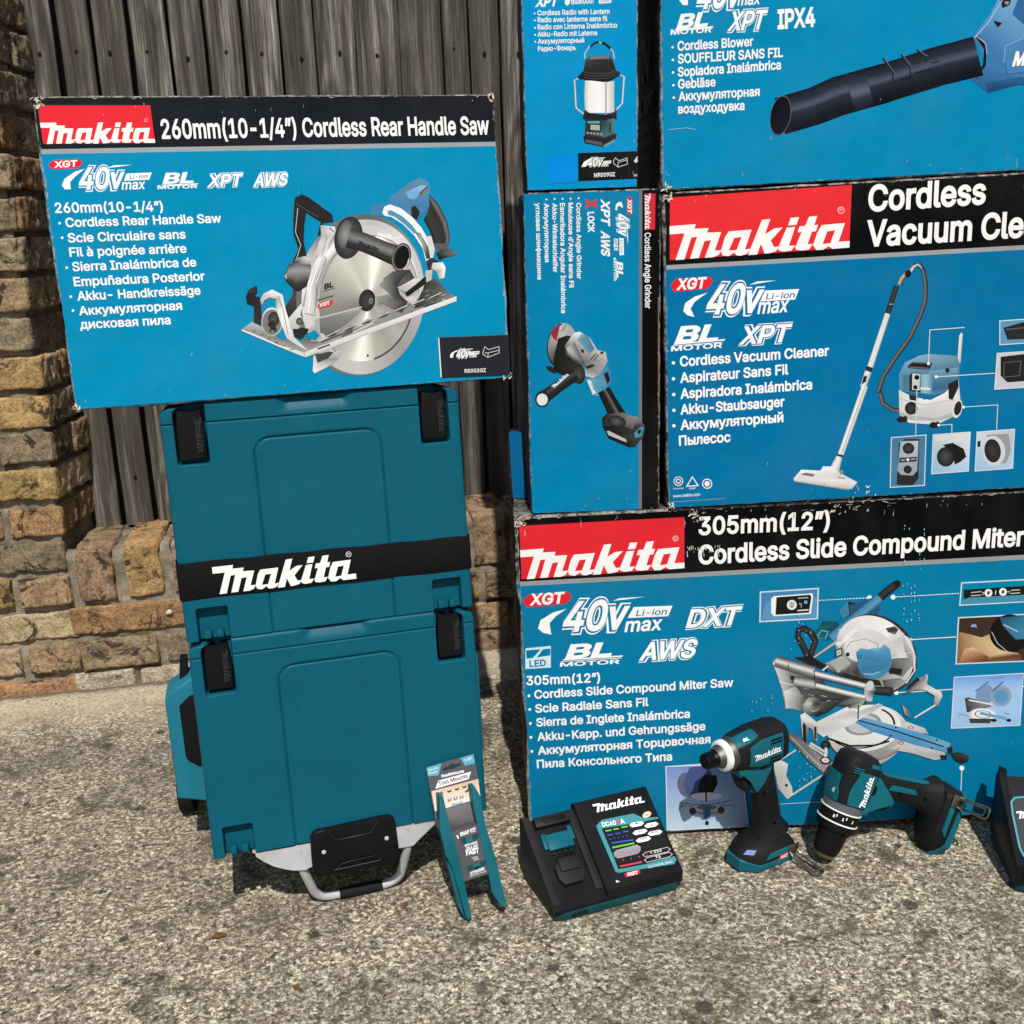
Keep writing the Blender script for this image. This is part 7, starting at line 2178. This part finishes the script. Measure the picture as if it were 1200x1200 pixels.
def tool_common(t, B, xb, hx0, hz0, hx1, hz1, bx0, bx1, trig_x):
    """handle, trigger and battery foot shared by both drivers; nose points to -x, handle hangs to -z"""
    bm = bmesh.new()
    rings = []
    ax = Vector((hx1 - hx0, 0, hz1 - hz0)).normalized()
    L = hz0 - hz1
    for k in range(13):
        q = k / 12
        c = Vector((hx0 + (hx1 - hx0) * q + 0.004 * math.sin(q * math.pi), 0, hz0 + (hz1 - hz0) * q))
        fa = 0.0245 - 0.004 * math.sin(q * math.pi) + 0.010 * max(0, q - 0.85) / 0.15 + 0.006 * max(0, 0.2 - q) / 0.2
        la = 0.0165 - 0.001 * math.sin(q * math.pi) + 0.010 * max(0, q - 0.85) / 0.15
        rings.append(sring(c, ax, (1, 0, 0), la, fa, 28, 2.5))
    bm_rings(bm, rings)
    from_bm('grip', bm, TOOLBLK, t, 50)
    for sx, sz in ((hx0 + 0.004, hz0 - 0.052), (hx1 - 0.002, hz1 + 0.022)):
        bm = bmesh.new()
        bmesh.ops.create_cone(bm, cap_ends=True, segments=14, radius1=0.0032, radius2=0.0028, depth=0.003, matrix=Matrix.Translation((sx, -0.0158, sz)) @ Matrix.Rotation(rad(90), 4, 'X'))
        from_bm('screw', bm, DARKSTEEL, t, 40)
    # teal spine at the back of the grip
    bm = bmesh.new()
    rows = []
    for k in range(11):
        q = 0.15 + 0.7 * k / 10
        c = Vector((hx0 + (hx1 - hx0) * q + 0.004 * math.sin(q * math.pi), 0, hz0 + (hz1 - hz0) * q))
        fa = 0.0245 - 0.004 * math.sin(q * math.pi)
        w = 0.0045 * math.sin(math.pi * (k + 0.3) / 10.6) + 0.0008
        rows.append(sring(c + Vector((fa - 0.0025, -0.0035, 0)), ax, (1, 0, 0), w + 0.004, 0.0036, 10, 2.2))
    bm_rings(bm, rows)
    from_bm('teal_spine', bm, TOOLTEAL, t, 50)
    # foot
    ht = hz1
    plan = [(bx0, -0.014), (bx0 + 0.024, -0.033), (bx1 - 0.008, -0.033), (bx1, -0.025), (bx1, 0.025), (bx1 - 0.008, 0.033), (bx0 + 0.024, 0.033), (bx0, 0.014)]
    def ring(z, k, kx, cx):
        return [(cx + (x - cx) * kx, y * k, z) for x, y in plan]
    bm = bmesh.new()
    cx = hx1
    bm_rings(bm, [ring(0.0, 0.97, 0.98, cx), ring(0.003, 1, 1, cx), ring(0.0165, 1, 1, cx), ring(0.025, 0.93, 0.93, cx), ring(0.032, 0.84, 0.80, cx), ring(ht - 0.002, 0.70, 0.52, cx), ring(ht + 0.004, 0.5, 0.34, cx)])
    bmesh.ops.bevel(bm, geom=[e for e in bm.edges if abs(e.verts[0].co.z - e.verts[1].co.z) > 0.001], offset=0.0025, segments=2, affect='EDGES')
    f = from_bm('battery_foot', bm, TOOLBLK, t, 40)
    bm = bmesh.new()
    def ring2(k, zs):
        return [(cx + (x - cx) * k, y * k, z) for (x, y), z in zip(plan, zs)]
    bm_rings(bm, [ring2(1.0, [-0.0004] * 8), ring2(1.022, [0.001] * 8), ring2(1.022, [0.018, 0.010, 0.007, 0.006, 0.006, 0.007, 0.010, 0.018]), ring2(0.99, [0.020, 0.0115, 0.008, 0.007, 0.007, 0.008, 0.0115, 0.020])])
    from_bm('teal_skirt', bm, TOOLTEAL, f, 30)
    bm = bmesh.new()
    bm_prism(bm, [(bx0 + 0.036, 0.0155), (bx0 + 0.046, 0.0235), (bx1 - 0.012, 0.0245), (bx1 - 0.007, 0.0165)], -0.0338, -0.029, bev=0.001)
    from_bm('teal_flash', bm, TOOLTEAL, f, 40)
    # trigger housing and trigger
    bm = bmesh.new()
    zc = B.zc
    bm_prism(bm, [(trig_x - 0.022, zc - 0.022), (hx0 + 0.024, zc - 0.020), (hx0 + 0.018, zc - 0.036), (hx0 + 0.002, zc - 0.056), (hx0 - 0.010, zc - 0.072), (hx0 - 0.021, zc - 0.070), (hx0 - 0.022, zc - 0.044), (trig_x - 0.018, zc - 0.036)], -0.0185, 0.0185, bev=0.005, seg=3)
    from_bm('trigger_housing', bm, TOOLTEAL, t, 40)
    bm = bmesh.new()
    bm_prism(bm, [(trig_x - 0.014, zc - 0.036), (hx0 - 0.018, zc - 0.036), (hx0 - 0.016, zc - 0.067), (trig_x - 0.002, zc - 0.068), (trig_x - 0.010, zc - 0.052)], -0.0125, 0.0125, bev=0.0045, seg=3)
    from_bm('trigger', bm, TOOLBLK, t, 40)
    bm = bmesh.new()
    bm_rings(bm, [sring((hx0 - 0.002, y, zc - 0.030), (0, 1, 0), (0, 0, 1), 0.0085 if y > -0.0185 else 0.007, 0.0042 if y > -0.0185 else 0.003, 20, 2.6) for y in (-0.0165, -0.0182, -0.0194)])
    from_bm('direction_button', bm, BLACKP, t, 40)
    # bent steel belt clip on the near side of the foot
    bm = bmesh.new()
    x0, x1 = bx1 - 0.022, bx1 - 0.006
    bm_box(bm, ((x0 + x1) / 2, -0.0345, 0.020), (x1 - x0 + 0.004, 0.0016, 0.013), 0.0005)
    path = arc_path([(x0, -0.0352, 0.016), (x0 + 0.001, -0.041, 0.010), (x0 + 0.006, -0.086, 0.0025), (x1 + 0.008, -0.086, 0.0025), (x1 + 0.001, -0.041, 0.010), (x1, -0.0352, 0.016)], 0.006, 5)
    bm_tube(bm, path, 0.0016, 8)
    path = arc_path([(x0 + 0.003, -0.0362, 0.014), (x0 + 0.008, -0.078, 0.0035), (x1 + 0.004, -0.078, 0.0035), (x1 - 0.003, -0.0362, 0.014)], 0.004, 5)
    bm_tube(bm, path, 0.0011, 8)
    from_bm('belt_clip', bm, STEEL, f, 40)
    return f

def side_print(t, y, draw):
    """print on the tool's near flank, in tool coordinates (x, z)"""
    p = Print(Frame((0, 0, 0), (1, 0, 0), (0, 1, 0), (0, 0, 1)), base=0.0, depth=y)
    draw(p)
    return p.build('flank_print', t, LABEL)

def build_impact_driver():
    yaw = 0.50
    X = Vector((math.cos(yaw), math.sin(yaw), 0)); n = Vector((-math.sin(yaw), math.cos(yaw), 0))
    fr = Frame((0.372, 1.398, 0.0012), X, n, (0, 0, 1))
    t = root('impact_driver', 'black and teal impact driver standing upright on its foot in front of the largest carton', 'impact driver', frame=fr)
    zc = 0.1985
    B = Barrel(zc, [(0.030, 0.010, 0.012, 2.2, 0.0), (0.029, 0.020, 0.024, 2.6, 0.0), (0.024, 0.0255, 0.0295, 3.0, 0.0), (0.010, 0.0275, 0.032, 3.2, 0.0), (-0.030, 0.0275, 0.031, 3.2, 0.0), (-0.060, 0.0252, 0.0275, 2.8, -0.0005), (-0.072, 0.0230, 0.0245, 2.4, -0.001)])
    bm = bmesh.new(); B.solid(bm); from_bm('motor_housing', bm, TOOLBLK, t, 50)
    bm = bmesh.new()
    B.patch(bm, ladder(-0.071, -0.034, 8), lambda x: (38 + max(0, (x + 0.05)) * 900, 88), 0.0012)
    from_bm('top_panel', bm, TOOLTEAL, t, 50)
    bm = bmesh.new()
    B.patch(bm, ladder(-0.052, 0.010, 10), lambda x: (-24 - max(0, min(1, (x + 0.052) / 0.02)) * 14, 22 + max(0, min(1, (x + 0.052) / 0.02)) * 12), 0.0011)
    from_bm('side_panel', bm, TOOLTEAL, t, 50)
    bm = bmesh.new()
    bm.free()
    for dz in (0.017, 0.0115, -0.0125, -0.018):
        bm = bmesh.new()
        bm_box(bm, (-0.004, -0.0284, zc + dz), (0.022, 0.0012, 0.0026), 0.0004)
        from_bm('vent_slit', bm, BLACKP, t, 40)
    # nose: gear case, milky light ring, hex sleeve
    bm = bmesh.new()
    Nn = Barrel(zc, [(-0.064, 0.0235, 0.0250, 2.2, 0), (-0.072, 0.0236, 0.0250, 2.1, 0), (-0.084, 0.0200, 0.0208, 2.0, 0), (-0.090, 0.0175, 0.018, 2.0, 0), (-0.098, 0.014, 0.014, 2, 0)])
    Nn.solid(bm); g = from_bm('gear_case', bm, CASTING, t, 40)
    bm = bmesh.new()
    Rg = Barrel(zc, [(-0.0795, 0.0205, 0.0212, 2, 0), (-0.0805, 0.0234, 0.0240, 2, 0), (-0.0865, 0.0228, 0.0234, 2, 0), (-0.0890, 0.0200, 0.0206, 2, 0), (-0.0895, 0.015, 0.015, 2, 0)])
    Rg.solid(bm); from_bm('light_ring', bm, WHITEP, g, 40)
    bm = bmesh.new()
    Sl = Barrel(zc, [(-0.088, 0.0148, 0.0148, 2, 0), (-0.096, 0.0148, 0.0148, 2, 0), (-0.0975, 0.0125, 0.0125, 2, 0), (-0.104, 0.0105, 0.0105, 2, 0), (-0.1045, 0.0122, 0.0122, 2, 0), (-0.116, 0.0122, 0.0122, 2, 0), (-0.118, 0.0105, 0.0105, 2, 0)])
    Sl.solid(bm, 28); sl = from_bm('bit_sleeve', bm, DARKSTEEL, t, 35)
    bm = bmesh.new()
    bmesh.ops.create_cone(bm, cap_ends=True, segments=6, radius1=0.0046, radius2=0.0046, depth=0.003, matrix=Matrix.Translation((-0.1175, 0, zc)) @ Matrix.Rotation(rad(90), 4, 'Y'))
    from_bm('hex_socket', bm, BLACKP, sl, 30)
    f = tool_common(t, B, 0.03, -0.016, 0.172, 0.012, 0.040, -0.056, 0.048, -0.044)
    def dr(p):
        w = 0.052
        p.logo((-0.046, zc - 0.0085), (-0.046 + w, zc - 0.0055), (-0.0465, zc - 0.0085 + w * 0.35), 248, uv=True)
    side_print(t, -0.0287, dr)
    def d2(p):
        p.poly([(0.004, 0.0075), (0.008, 0.0165), (0.026, 0.0165), (0.028, 0.0085), (0.024, 0.0045), (0.008, 0.0045)], (200, 44, 58), uv=True)
        p.text('XGT', (0.0085, 0.0075), (0.0235, 0.0075), 0.0058, 246, bold=0.05, shear=0.2, uv=True)
    side_print(f, -0.0334, d2)
    # printed strip on the slope of the foot
    e0, e1, fx = (-0.056, -0.014), (-0.032, -0.033), 0.012
    def on_facet(t, r):
        k, kx, z_ = 0.93 + (0.84 - 0.93) * r, 0.93 + (0.80 - 0.93) * r, 0.025 + 0.007 * r
        x, y = e0[0] + (e1[0] - e0[0]) * t, e0[1] + (e1[1] - e0[1]) * t
        return Vector((fx + (x - fx) * kx, y * k, z_))
    q = [on_facet(0.05, 0.1), on_facet(0.62, 0.1), on_facet(0.66, 0.9), on_facet(0.1, 0.9)]
    nn = (q[1] - q[0]).cross(q[3] - q[0]).normalized()
    if nn.z < 0: nn = -nn
    bm = bmesh.new()
    lo = [bm.verts.new(v - nn * 0.001) for v in q]; hi = [bm.verts.new(v + nn * 0.0009) for v in q]
    bm.faces.new(hi)
    for i in range(4): bm.faces.new((lo[i], lo[(i + 1) % 4], hi[(i + 1) % 4], hi[i]))
    from_bm('mode_panel', bm, plastic('blue_white_label', (60, 104, 160), 0.3), f, 40)
    p = Print(Frame((0, 0, 0), (1, 0, 0), (0, 1, 0), (0, 0, 1)))
    # small BL mark on the teal top panel
    pts = []
    q = Print(Frame((0, 0, 0), (1, 0, 0), (0, 1, 0), (0, 0, 1)), base=0)
    V, F = text_mesh('BL', 0.05)
    verts = [B.pt(-0.0605 + x * 0.0125 + y * 0.003, 52 + y * 22, 0.0018) for x, y in V]
    me = bpy.data.meshes.new('top_mark'); me.from_pydata([tuple(v) for v in verts], [], F)
    at = me.attributes.new('ink', 'FLOAT_COLOR', 'POINT'); at.data.foreach_set('color', [0.8, 0.82, 0.82, 1] * len(verts))
    new_obj('top_mark', me, t, [LABEL])
build_impact_driver()

def build_drill():
    # lies propped on its chuck and the edge of its foot, handle level, leaning back to the carton
    fl = face_frame(0.476, 1.366, 0.0, 0.03, 0.20)
    fwd = (fl.X * -0.37 + fl.Z * -0.93)
    rot = 0.16                                   # rolled a little so that its top shows
    ax = -fwd.normalized()                       # tool +x (towards the rear)
    up = (fl.X * -0.93 + fl.Z * 0.37).normalized()
    lat = up.cross(ax).normalized()              # tool +y, away from the viewer
    up2 = (up * math.cos(rot) - lat * math.sin(rot)).normalized()
    lat2 = up2.cross(ax)
    O = fl.at(0.0, 0.0)
    zc = 0.178
    M = Matrix((ax, lat2, up2)).transposed().to_4x4()
    # the tip of the chuck rests on the ground at its measured spot
    tip = Vector((0.462, 1.374, 0.0125))
    M.translation = tip - (M.to_3x3() @ Vector((-0.128, 0, zc)))
    t = root('drill_driver', 'black and teal drill driver lying propped on its chuck with two white collar lines', 'drill')
    t.matrix_world = M
    B = Barrel(zc, [(0.044, 0.012, 0.013, 2.4, 0.0), (0.042, 0.022, 0.024, 2.8, 0.0), (0.036, 0.0268, 0.029, 3.2, 0.0), (0.022, 0.029, 0.0315, 3.4, 0.0), (-0.020, 0.029, 0.031, 3.2, 0.0), (-0.036, 0.028, 0.0295, 2.6, -0.0005)])
    bm = bmesh.new(); B.solid(bm); from_bm('motor_housing', bm, TOOLBLK, t, 50)
    bm = bmesh.new()
    B.patch(bm, ladder(-0.034, 0.020, 9), lambda x: (-30, 8 + max(0, min(1, (0.012 - x) / 0.02)) * 10), 0.0012)
    from_bm('side_panel', bm, TOOLTEAL, t, 50)
    bm = bmesh.new()
    B.patch(bm, ladder(-0.035, 0.006, 8), lambda x: (66 - 14 * max(0, min(1, (-0.012 - x) / 0.01)), 128), 0.0014)
    from_bm('top_panel', bm, TOOLTEAL, t, 50)
    bm = bmesh.new()
    B.patch(bm, ladder(0.030, 0.036, 3), lambda x: (-34, -4), 0.0010)
    from_bm('rear_flash', bm, TOOLTEAL, t, 50)
    bm = bmesh.new()
    bm.free()
    for k in range(3):
        bm = bmesh.new()
        bm_box(bm, (0.024 - 0.0035 * k, -0.0296, zc + 0.014), (0.0018, 0.0014, 0.018), 0.0004)
        from_bm('vent_slit', bm, TOOLTEAL, t, 40)
    # clear-grey neck, numbered collar with two white lines, chuck
    bm = bmesh.new()
    Barrel(zc, [(-0.034, 0.0275, 0.029, 2.4, 0), (-0.040, 0.0288, 0.0295, 2.1, 0), (-0.048, 0.0296, 0.0296, 2, 0)]).solid(bm)
    from_bm('neck', bm, plastic('smoked_grey_plastic', (88, 90, 92), 0.25, 800, 0.05), t, 40)
    bm = bmesh.new()
    Barrel(zc, [(-0.0475, 0.0300, 0.0300, 2, 0), (-0.062, 0.0305, 0.0305, 2, 0), (-0.0755, 0.0295, 0.0295, 2, 0), (-0.080, 0.0275, 0.0275, 2, 0)]).solid(bm, 48)
    col = from_bm('torque_collar', bm, BLACKP, t, 40)
    for xx in (-0.0485, -0.0665):
        bm = bmesh.new()
        Barrel(zc, [(xx + 0.0008, 0.0302, 0.0302, 2, 0), (xx + 0.0006, 0.0314, 0.0314, 2, 0), (xx - 0.0012, 0.0314, 0.0314, 2, 0), (xx - 0.0014, 0.0302, 0.0302, 2, 0)]).solid(bm, 48)
        from_bm('white_line', bm, WHITEP, col, 40)
    C2 = Barrel(zc, [(-0.048, 0.0303, 0.0303, 2, 0), (-0.07, 0.0303, 0.0303, 2, 0)])
    V, F, q = [], [], 0
    for s, a in (('1', -8), ('1', 22), ('8', 48)):
        tv, tf = text_mesh(s, 0.05)
        k = len(V)
        V += [C2.pt(-0.0595 + 0.0 + y * 0.0085, a - x * 14, 0.0008) for x, y in tv]
        F += [tuple(i + k for i in f) for f in tf]
    for a in (8, 36):
        k = len(V); V += [C2.pt(-0.053, a, 0.0008), C2.pt(-0.053, a + 3, 0.0008), C2.pt(-0.057, a + 3, 0.0008), C2.pt(-0.057, a, 0.0008)]; F.append((k, k + 1, k + 2, k + 3))
    me = bpy.data.meshes.new('collar_numbers'); me.from_pydata([tuple(v) for v in V], [], F)
    at = me.attributes.new('ink', 'FLOAT_COLOR', 'POINT'); at.data.foreach_set('color', [0.8, 0.8, 0.8, 1] * len(V))
    new_obj('collar_numbers', me, col, [LABEL])
    bm = bmesh.new()
    st = [(-0.079, 0.0255, 0.0255, 2, 0), (-0.081, 0.0240, 0.0240, 2, 0), (-0.112, 0.0205, 0.0205, 2, 0), (-0.121, 0.0175, 0.0175, 2, 0)]
    Barrel(zc, st).solid(bm, 48)
    for v in bm.verts:                              # gripping flutes
        if -0.112 < v.co.x < -0.083:
            a = math.atan2(v.co.z - zc, v.co.y)
            k = 1 - 0.045 * (0.5 + 0.5 * math.cos(a * 12))
            v.co.y *= k; v.co.z = zc + (v.co.z - zc) * k
    ch = from_bm('chuck', bm, BLACKP, t, 50)
    bm = bmesh.new()
    Barrel(zc, [(-0.1205, 0.0160, 0.0160, 2, 0), (-0.121, 0.0172, 0.0172, 2, 0), (-0.1265, 0.0155, 0.0155, 2, 0), (-0.128, 0.0125, 0.0125, 2, 0)]).solid(bm, 32)
    from_bm('chuck_nose', bm, metal('brass_toned_steel', (150, 132, 100), 0.4), ch, 40)
    bm = bmesh.new()
    bm_prism(bm, [(0.003, 0.124), (0.012, 0.120), (0.015, 0.080), (0.008, 0.074)], -0.0178, -0.010, bev=0.001)
    from_bm('grip_flash', bm, TOOLTEAL, t, 40)
    f = tool_common(t, B, 0.05, -0.002, 0.154, 0.008, 0.036, -0.076, 0.034, -0.026)
    def dr(p):
        w = 0.050
        p.logo((-0.032, zc - 0.017), (-0.032 + w, zc - 0.014), (-0.0325, zc - 0.017 + w * 0.36), 248, uv=True)
    side_print(t, -0.0304, dr)
    V, F = text_mesh('BL', 0.05)
    verts = [B.pt(-0.025 + x * 0.010 + y * 0.002, 72 + y * 16, 0.0022) for x, y in V]
    me = bpy.data.meshes.new('top_mark'); me.from_pydata([tuple(v) for v in verts], [], F)
    at = me.attributes.new('ink', 'FLOAT_COLOR', 'POINT'); at.data.foreach_set('color', [0.75, 0.8, 0.8, 1] * len(verts))
    new_obj('top_mark', me, t, [LABEL])
build_drill()

# ------------------------------------------------------------------ tool mount pack leaning on the lower case
def build_mounts():
    fr = face_frame(-0.0881, 1.2729, 0.0, 0.258, 0.285)
    t = root('tool_mount_pack', 'pack of teal plastic tool mounts on a grey hang card, leaning against the lower case', 'accessory pack', frame=fr)
    z = zoom(490, 870, 5.4545)
    U = lambda pts, d: [fr.uv(x, y, d) for x, y in z(pts)]
    MT = plastic('mount_teal', (20, 92, 104), 0.48, 900, 0.12)
    CARDG = plain_print_material('hang_card', 0.45)
    bm = bmesh.new()
    bm_prism(bm, U([(50, 160), (355, 72), (402, 345), (415, 515), (215, 572), (120, 548)], 0.002), 0.002, 0.0028)
    card = from_bm('hang_card', bm, plastic('grey_card', (86, 86, 90), 0.5, 500, 0.05), t, 40)
    p = Print(fr, base=0.0004, depth=0.002)
    p.poly(z([(53, 163), (353, 76), (400, 345), (413, 512), (216, 568), (122, 545)]), (88, 88, 93))
    p.poly(z([(53, 163), (148, 134), (130, 210), (64, 216)]), (96, 172, 196)); p.poly(z([(270, 100), (353, 76), (362, 132), (300, 148)]), (96, 172, 196))
    p.text('Heavy Duty', z(64, 184), z(128, 166), 2.2, 236, bold=0.02); p.text('Mounts', z(68, 204), z(122, 190), 2.2, 236, bold=0.02); p.text('5-SET', z(300, 122), z(344, 108), 2.8, 236, bold=0.03)
    p.poly(z([(152, 172), (165, 160), (200, 150), (212, 138), (226, 134), (238, 140), (268, 130), (272, 148), (240, 158), (225, 170), (205, 168), (165, 182)]), (16, 60, 72))
    p.text('StealthMounts', z(148, 224), z(294, 190), 3.0, 246, bold=0.05)
    p.poly(z([(128, 244), (338, 186), (322, 234), (110, 296)]), 242); p.text('Tool Mounts', z(132, 276), z(318, 224), 4.4, (60, 62, 66), bold=0.03)
    p.poly(z([(84, 312), (384, 232), (398, 355), (108, 440)]), [(226, 200, 172), (214, 184, 154), (240, 232, 224), (238, 230, 222)])
    for k in range(3):
        x, y = 182 + 48 * k, 306 - 14 * k
        p.poly(z([(x, y), (x + 10, y + 4), (x + 22, y), (x + 30, y - 6), (x + 30, y + 10), (x + 8, y + 16)]), (96, 66, 48))
        x, y = 188 + 38 * k, 360 - 10 * k
        p.poly(z([(x, y), (x + 8, y - 2), (x + 8, y + 12), (x + 16, y + 10), (x + 16, y - 4), (x + 24, y - 6), (x + 24, y + 14), (x + 2, y + 22)]), (150, 132, 120))
    p.poly(z([(110, 325), (155, 312), (160, 330), (148, 345), (115, 345)]), (110, 120, 128)); p.poly(z([(296, 315), (330, 285), (342, 298), (306, 322)]), (70, 96, 108))
    p.poly(z([(214, 392), (280, 375), (284, 390), (216, 406)]), (96, 166, 190)); p.text('4 PACK', z(222, 402), z(276, 387), 2, 240)
    p.poly(z([(118, 440), (398, 362), (415, 512), (216, 568), (125, 545)]), [(126, 124, 128), (120, 118, 122), (92, 90, 95), (80, 78, 84), (84, 82, 88)])
    p.build('card_print', card, LABEL)
    # folded front panel
    d = -0.0215
    bm = bmesh.new()
    A0 = U([(196, 545), (402, 488)], 0.002); A1 = U([(213, 574), (412, 515)], d); A2 = U([(292, 890), (496, 826)], d)
    lay = [[(A0[0][0], 0.0016, A0[0][1]), (A0[1][0], 0.0016, A0[1][1])], [(A1[0][0], d, A1[0][1]), (A1[1][0], d, A1[1][1])], [(A2[0][0], d, A2[0][1]), (A2[1][0], d, A2[1][1])]]
    vv = [[bm.verts.new(q) for q in r] for r in lay]; bb = [[bm.verts.new((q[0], q[1] + 0.0007, q[2])) for q in r] for r in lay]
    for i in range(2):
        bm.faces.new((vv[i][0], vv[i][1], vv[i + 1][1], vv[i + 1][0])); bm.faces.new((bb[i][1], bb[i][0], bb[i + 1][0], bb[i + 1][1]))
        bm.faces.new((vv[i][0], vv[i + 1][0], bb[i + 1][0], bb[i][0])); bm.faces.new((vv[i][1], bb[i][1], bb[i + 1][1], vv[i + 1][1]))
    bm.faces.new((vv[2][0], vv[2][1], bb[2][1], bb[2][0])); bm.faces.new((vv[0][1], vv[0][0], bb[0][0], bb[0][1]))
    fp = from_bm('front_panel', bm, plastic('grey_card_front', (82, 82, 86), 0.5, 500, 0.05), t)
    p = Print(fr, base=0.0004, depth=d)
    p.text('SNAP FIT', z(270, 600), z(372, 566), 4.2, 246, bold=0.05)
    for c in ((250, 605), (398, 560)): p.line(z([(c[0] - 4, c[1] - 12), (c[0] + 4, c[1] - 2), (c[0] + 6, c[1] + 10)]), 1.6, 246)
    p.poly(z([(272, 612), (300, 604), (304, 618), (346, 604), (346, 590), (384, 578), (390, 610), (360, 622), (290, 650), (276, 640)]), (18, 74, 84)); p.poly(z([(304, 620), (346, 606), (350, 630), (310, 644)]), (30, 110, 122))
    p.text('WORK HARDER', z(298, 668), z(380, 644), 2.6, 246, bold=0.04); p.text('ON & OFF', z(308, 690), z(384, 670), 3.4, 246, bold=0.05); p.text('FAST', z(308, 722), z(390, 702), 5.4, 250, bold=0.06)
    for k in range(3): p.line(z([(340 + 8 * k, 738 + 8 * k), (380 + 4 * k, 728 + 8 * k)]), 0.8, 200)
    p.poly(z([(312, 792), (340, 782), (396, 762), (428, 748), (436, 780), (405, 792), (385, 795), (350, 812), (320, 824)]), (18, 74, 84)); p.poly(z([(345, 785), (396, 766), (398, 780), (350, 798)]), (30, 110, 122)); p.disc(z(378, 805), 2.6, 1.8, -15, 24, n=16)
    p.text('STRONG', z(335, 846), z(425, 812), 3.0, 246, bold=0.05); p.text('INDUSTRIAL GRADE', z(330, 862), z(436, 826), 1.8, 220, bold=0.02)
    p.build('front_print', fp, LABEL)
    # the two long mount rails
    for name, pts in (('mount_rail', [(132, 345), (160, 345), (200, 520), (262, 745), (342, 1106), (327, 1138), (300, 1112), (222, 790), (176, 735), (140, 560)]),
                      ('mount_rail', [(338, 290), (364, 284), (402, 350), (428, 515), (500, 760), (562, 1020), (556, 1052), (534, 1050), (474, 965), (452, 850), (356, 420)])):
        bm = bmesh.new()
        bm_prism(bm, U(pts, -0.024), -0.024, 0.0012, bev=0.0014)
        r = from_bm(name, bm, MT, t, 40)
    bm = bmesh.new()
    bm_prism(bm, U([(176, 738), (222, 790), (300, 1112), (318, 1135), (285, 1100), (262, 1060), (232, 935)], -0.016), -0.016, 0.004, bev=0.001)
    from_bm('rail_foot', bm, MT, t, 40)
build_mounts()

# ------------------------------------------------------------------ small litter on the ground
def ground_at(px, py):
    ray = FW + (px - 600) / FPX * RT + (py - 600) / FPX * DN
    return EYE + ray * (-EYE.z / ray.z)

def build_grit():
    rng = random.Random(77)
    g = NT('grit_stone')
    at = g.n('ShaderNodeAttribute'); at.attribute_name = 'tint'
    m = g.out(at.outputs['Color'], 0.9, g.bump(g.noise(400, 4), 0.5, 0.001), spec=0.2)
    V, F, C = [], [], []
    ico = bmesh.new(); bmesh.ops.create_icosphere(ico, subdivisions=1, radius=1.0)
    base = [v.co.copy() for v in ico.verts]; bf = [[v.index for v in f.verts] for f in ico.faces]; ico.free()
    for k in range(420):
        if rng.random() < 0.35:
            c = wall_pt(rng.uniform(-1.4, 0.0), 0, -abs(rng.gauss(0, 0.05)) - 0.004)
        else:
            c = Vector((rng.uniform(-1.2, 1.2), rng.uniform(0.75, 2.1), 0))
        r = rng.uniform(0.0008, 0.0026) * (1.5 if rng.random() < 0.08 else 1)
        sx, sy, sz = rng.uniform(0.7, 1.4), rng.uniform(0.7, 1.4), rng.uniform(0.4, 0.8)
        rot = Matrix.Rotation(rng.uniform(0, 6.3), 3, 'Z')
        n0 = len(V); sd = Vector((rng.uniform(0, 99), 0, 0))
        col = rng.choice([(0.55, 0.5, 0.4), (0.30, 0.25, 0.19), (0.10, 0.09, 0.075), (0.42, 0.36, 0.28), (0.22, 0.17, 0.12)])
        for v in base:
            q = v * (1 + 0.35 * noise.noise(v * 1.7 + sd))
            V.append(c + rot @ Vector((q.x * sx * r, q.y * sy * r, q.z * sz * r + r * 0.1 - 0.001)))
            C.append(col)
        F += [tuple(i + n0 for i in f) for f in bf]
    o = mesh('loose_grit', V, F, m)
    at = o.data.attributes.new('tint', 'FLOAT_COLOR', 'POINT'); at.data.foreach_set('color', [x for c in C for x in (*c, 1)])
    tag(o, 'loose grit and small stones scattered over the concrete', 'grit', kind='stuff')
build_grit()

def build_leaves():
    m = plastic('dry_leaf_brown', (112, 76, 46), 0.7, 400, 0.4, mottle=0.4)
    for (px, py, L, rz, lab) in ((257, 1098, 0.022, 0.25, 'largest brown dry leaf scrap on the concrete, left of the trolley foot loop'),
                                 (474, 1063, 0.013, 0.9, 'brown dry leaf scrap close to the trolley foot loop'),
                                 (348, 1159, 0.014, -0.5, 'brown dry leaf scrap nearest the bottom edge, left of centre')):
        bm = bmesh.new()
        rng = random.Random(int(px))
        n = 9
        top, bot = [], []
        for i in range(n):
            t = i / (n - 1)
            w = math.sin(math.pi * min(1, t * 0.92 + 0.06)) * L * 0.26 * rng.uniform(0.75, 1.1)
            z = 0.0012 + 0.0016 * math.sin(t * 3.1) + rng.uniform(0, 0.0006)
            top.append([(t - 0.5) * L, w, z + 0.0008]); bot.append([(t - 0.5) * L, -w, z])
        A = [bm.verts.new(p) for p in top]; B_ = [bm.verts.new(p) for p in bot]
        A2 = [bm.verts.new((p[0], p[1], p[2] - 0.0004)) for p in top]; B2 = [bm.verts.new((p[0], p[1], p[2] - 0.0004)) for p in bot]
        for i in range(n - 1):
            bm.faces.new((A[i], B_[i], B_[i + 1], A[i + 1])); bm.faces.new((A2[i + 1], B2[i + 1], B2[i], A2[i]))
            bm.faces.new((A[i], A[i + 1], A2[i + 1], A2[i])); bm.faces.new((B_[i + 1], B_[i], B2[i], B2[i + 1]))
        o = from_bm('dry_leaf', bm, m, None, 60)
        o.matrix_world = Matrix.Translation(ground_at(px, py)) @ Matrix.Rotation(rz, 4, 'Z')
        tag(o, lab, 'leaf', 'dry leaf scraps')
build_leaves()
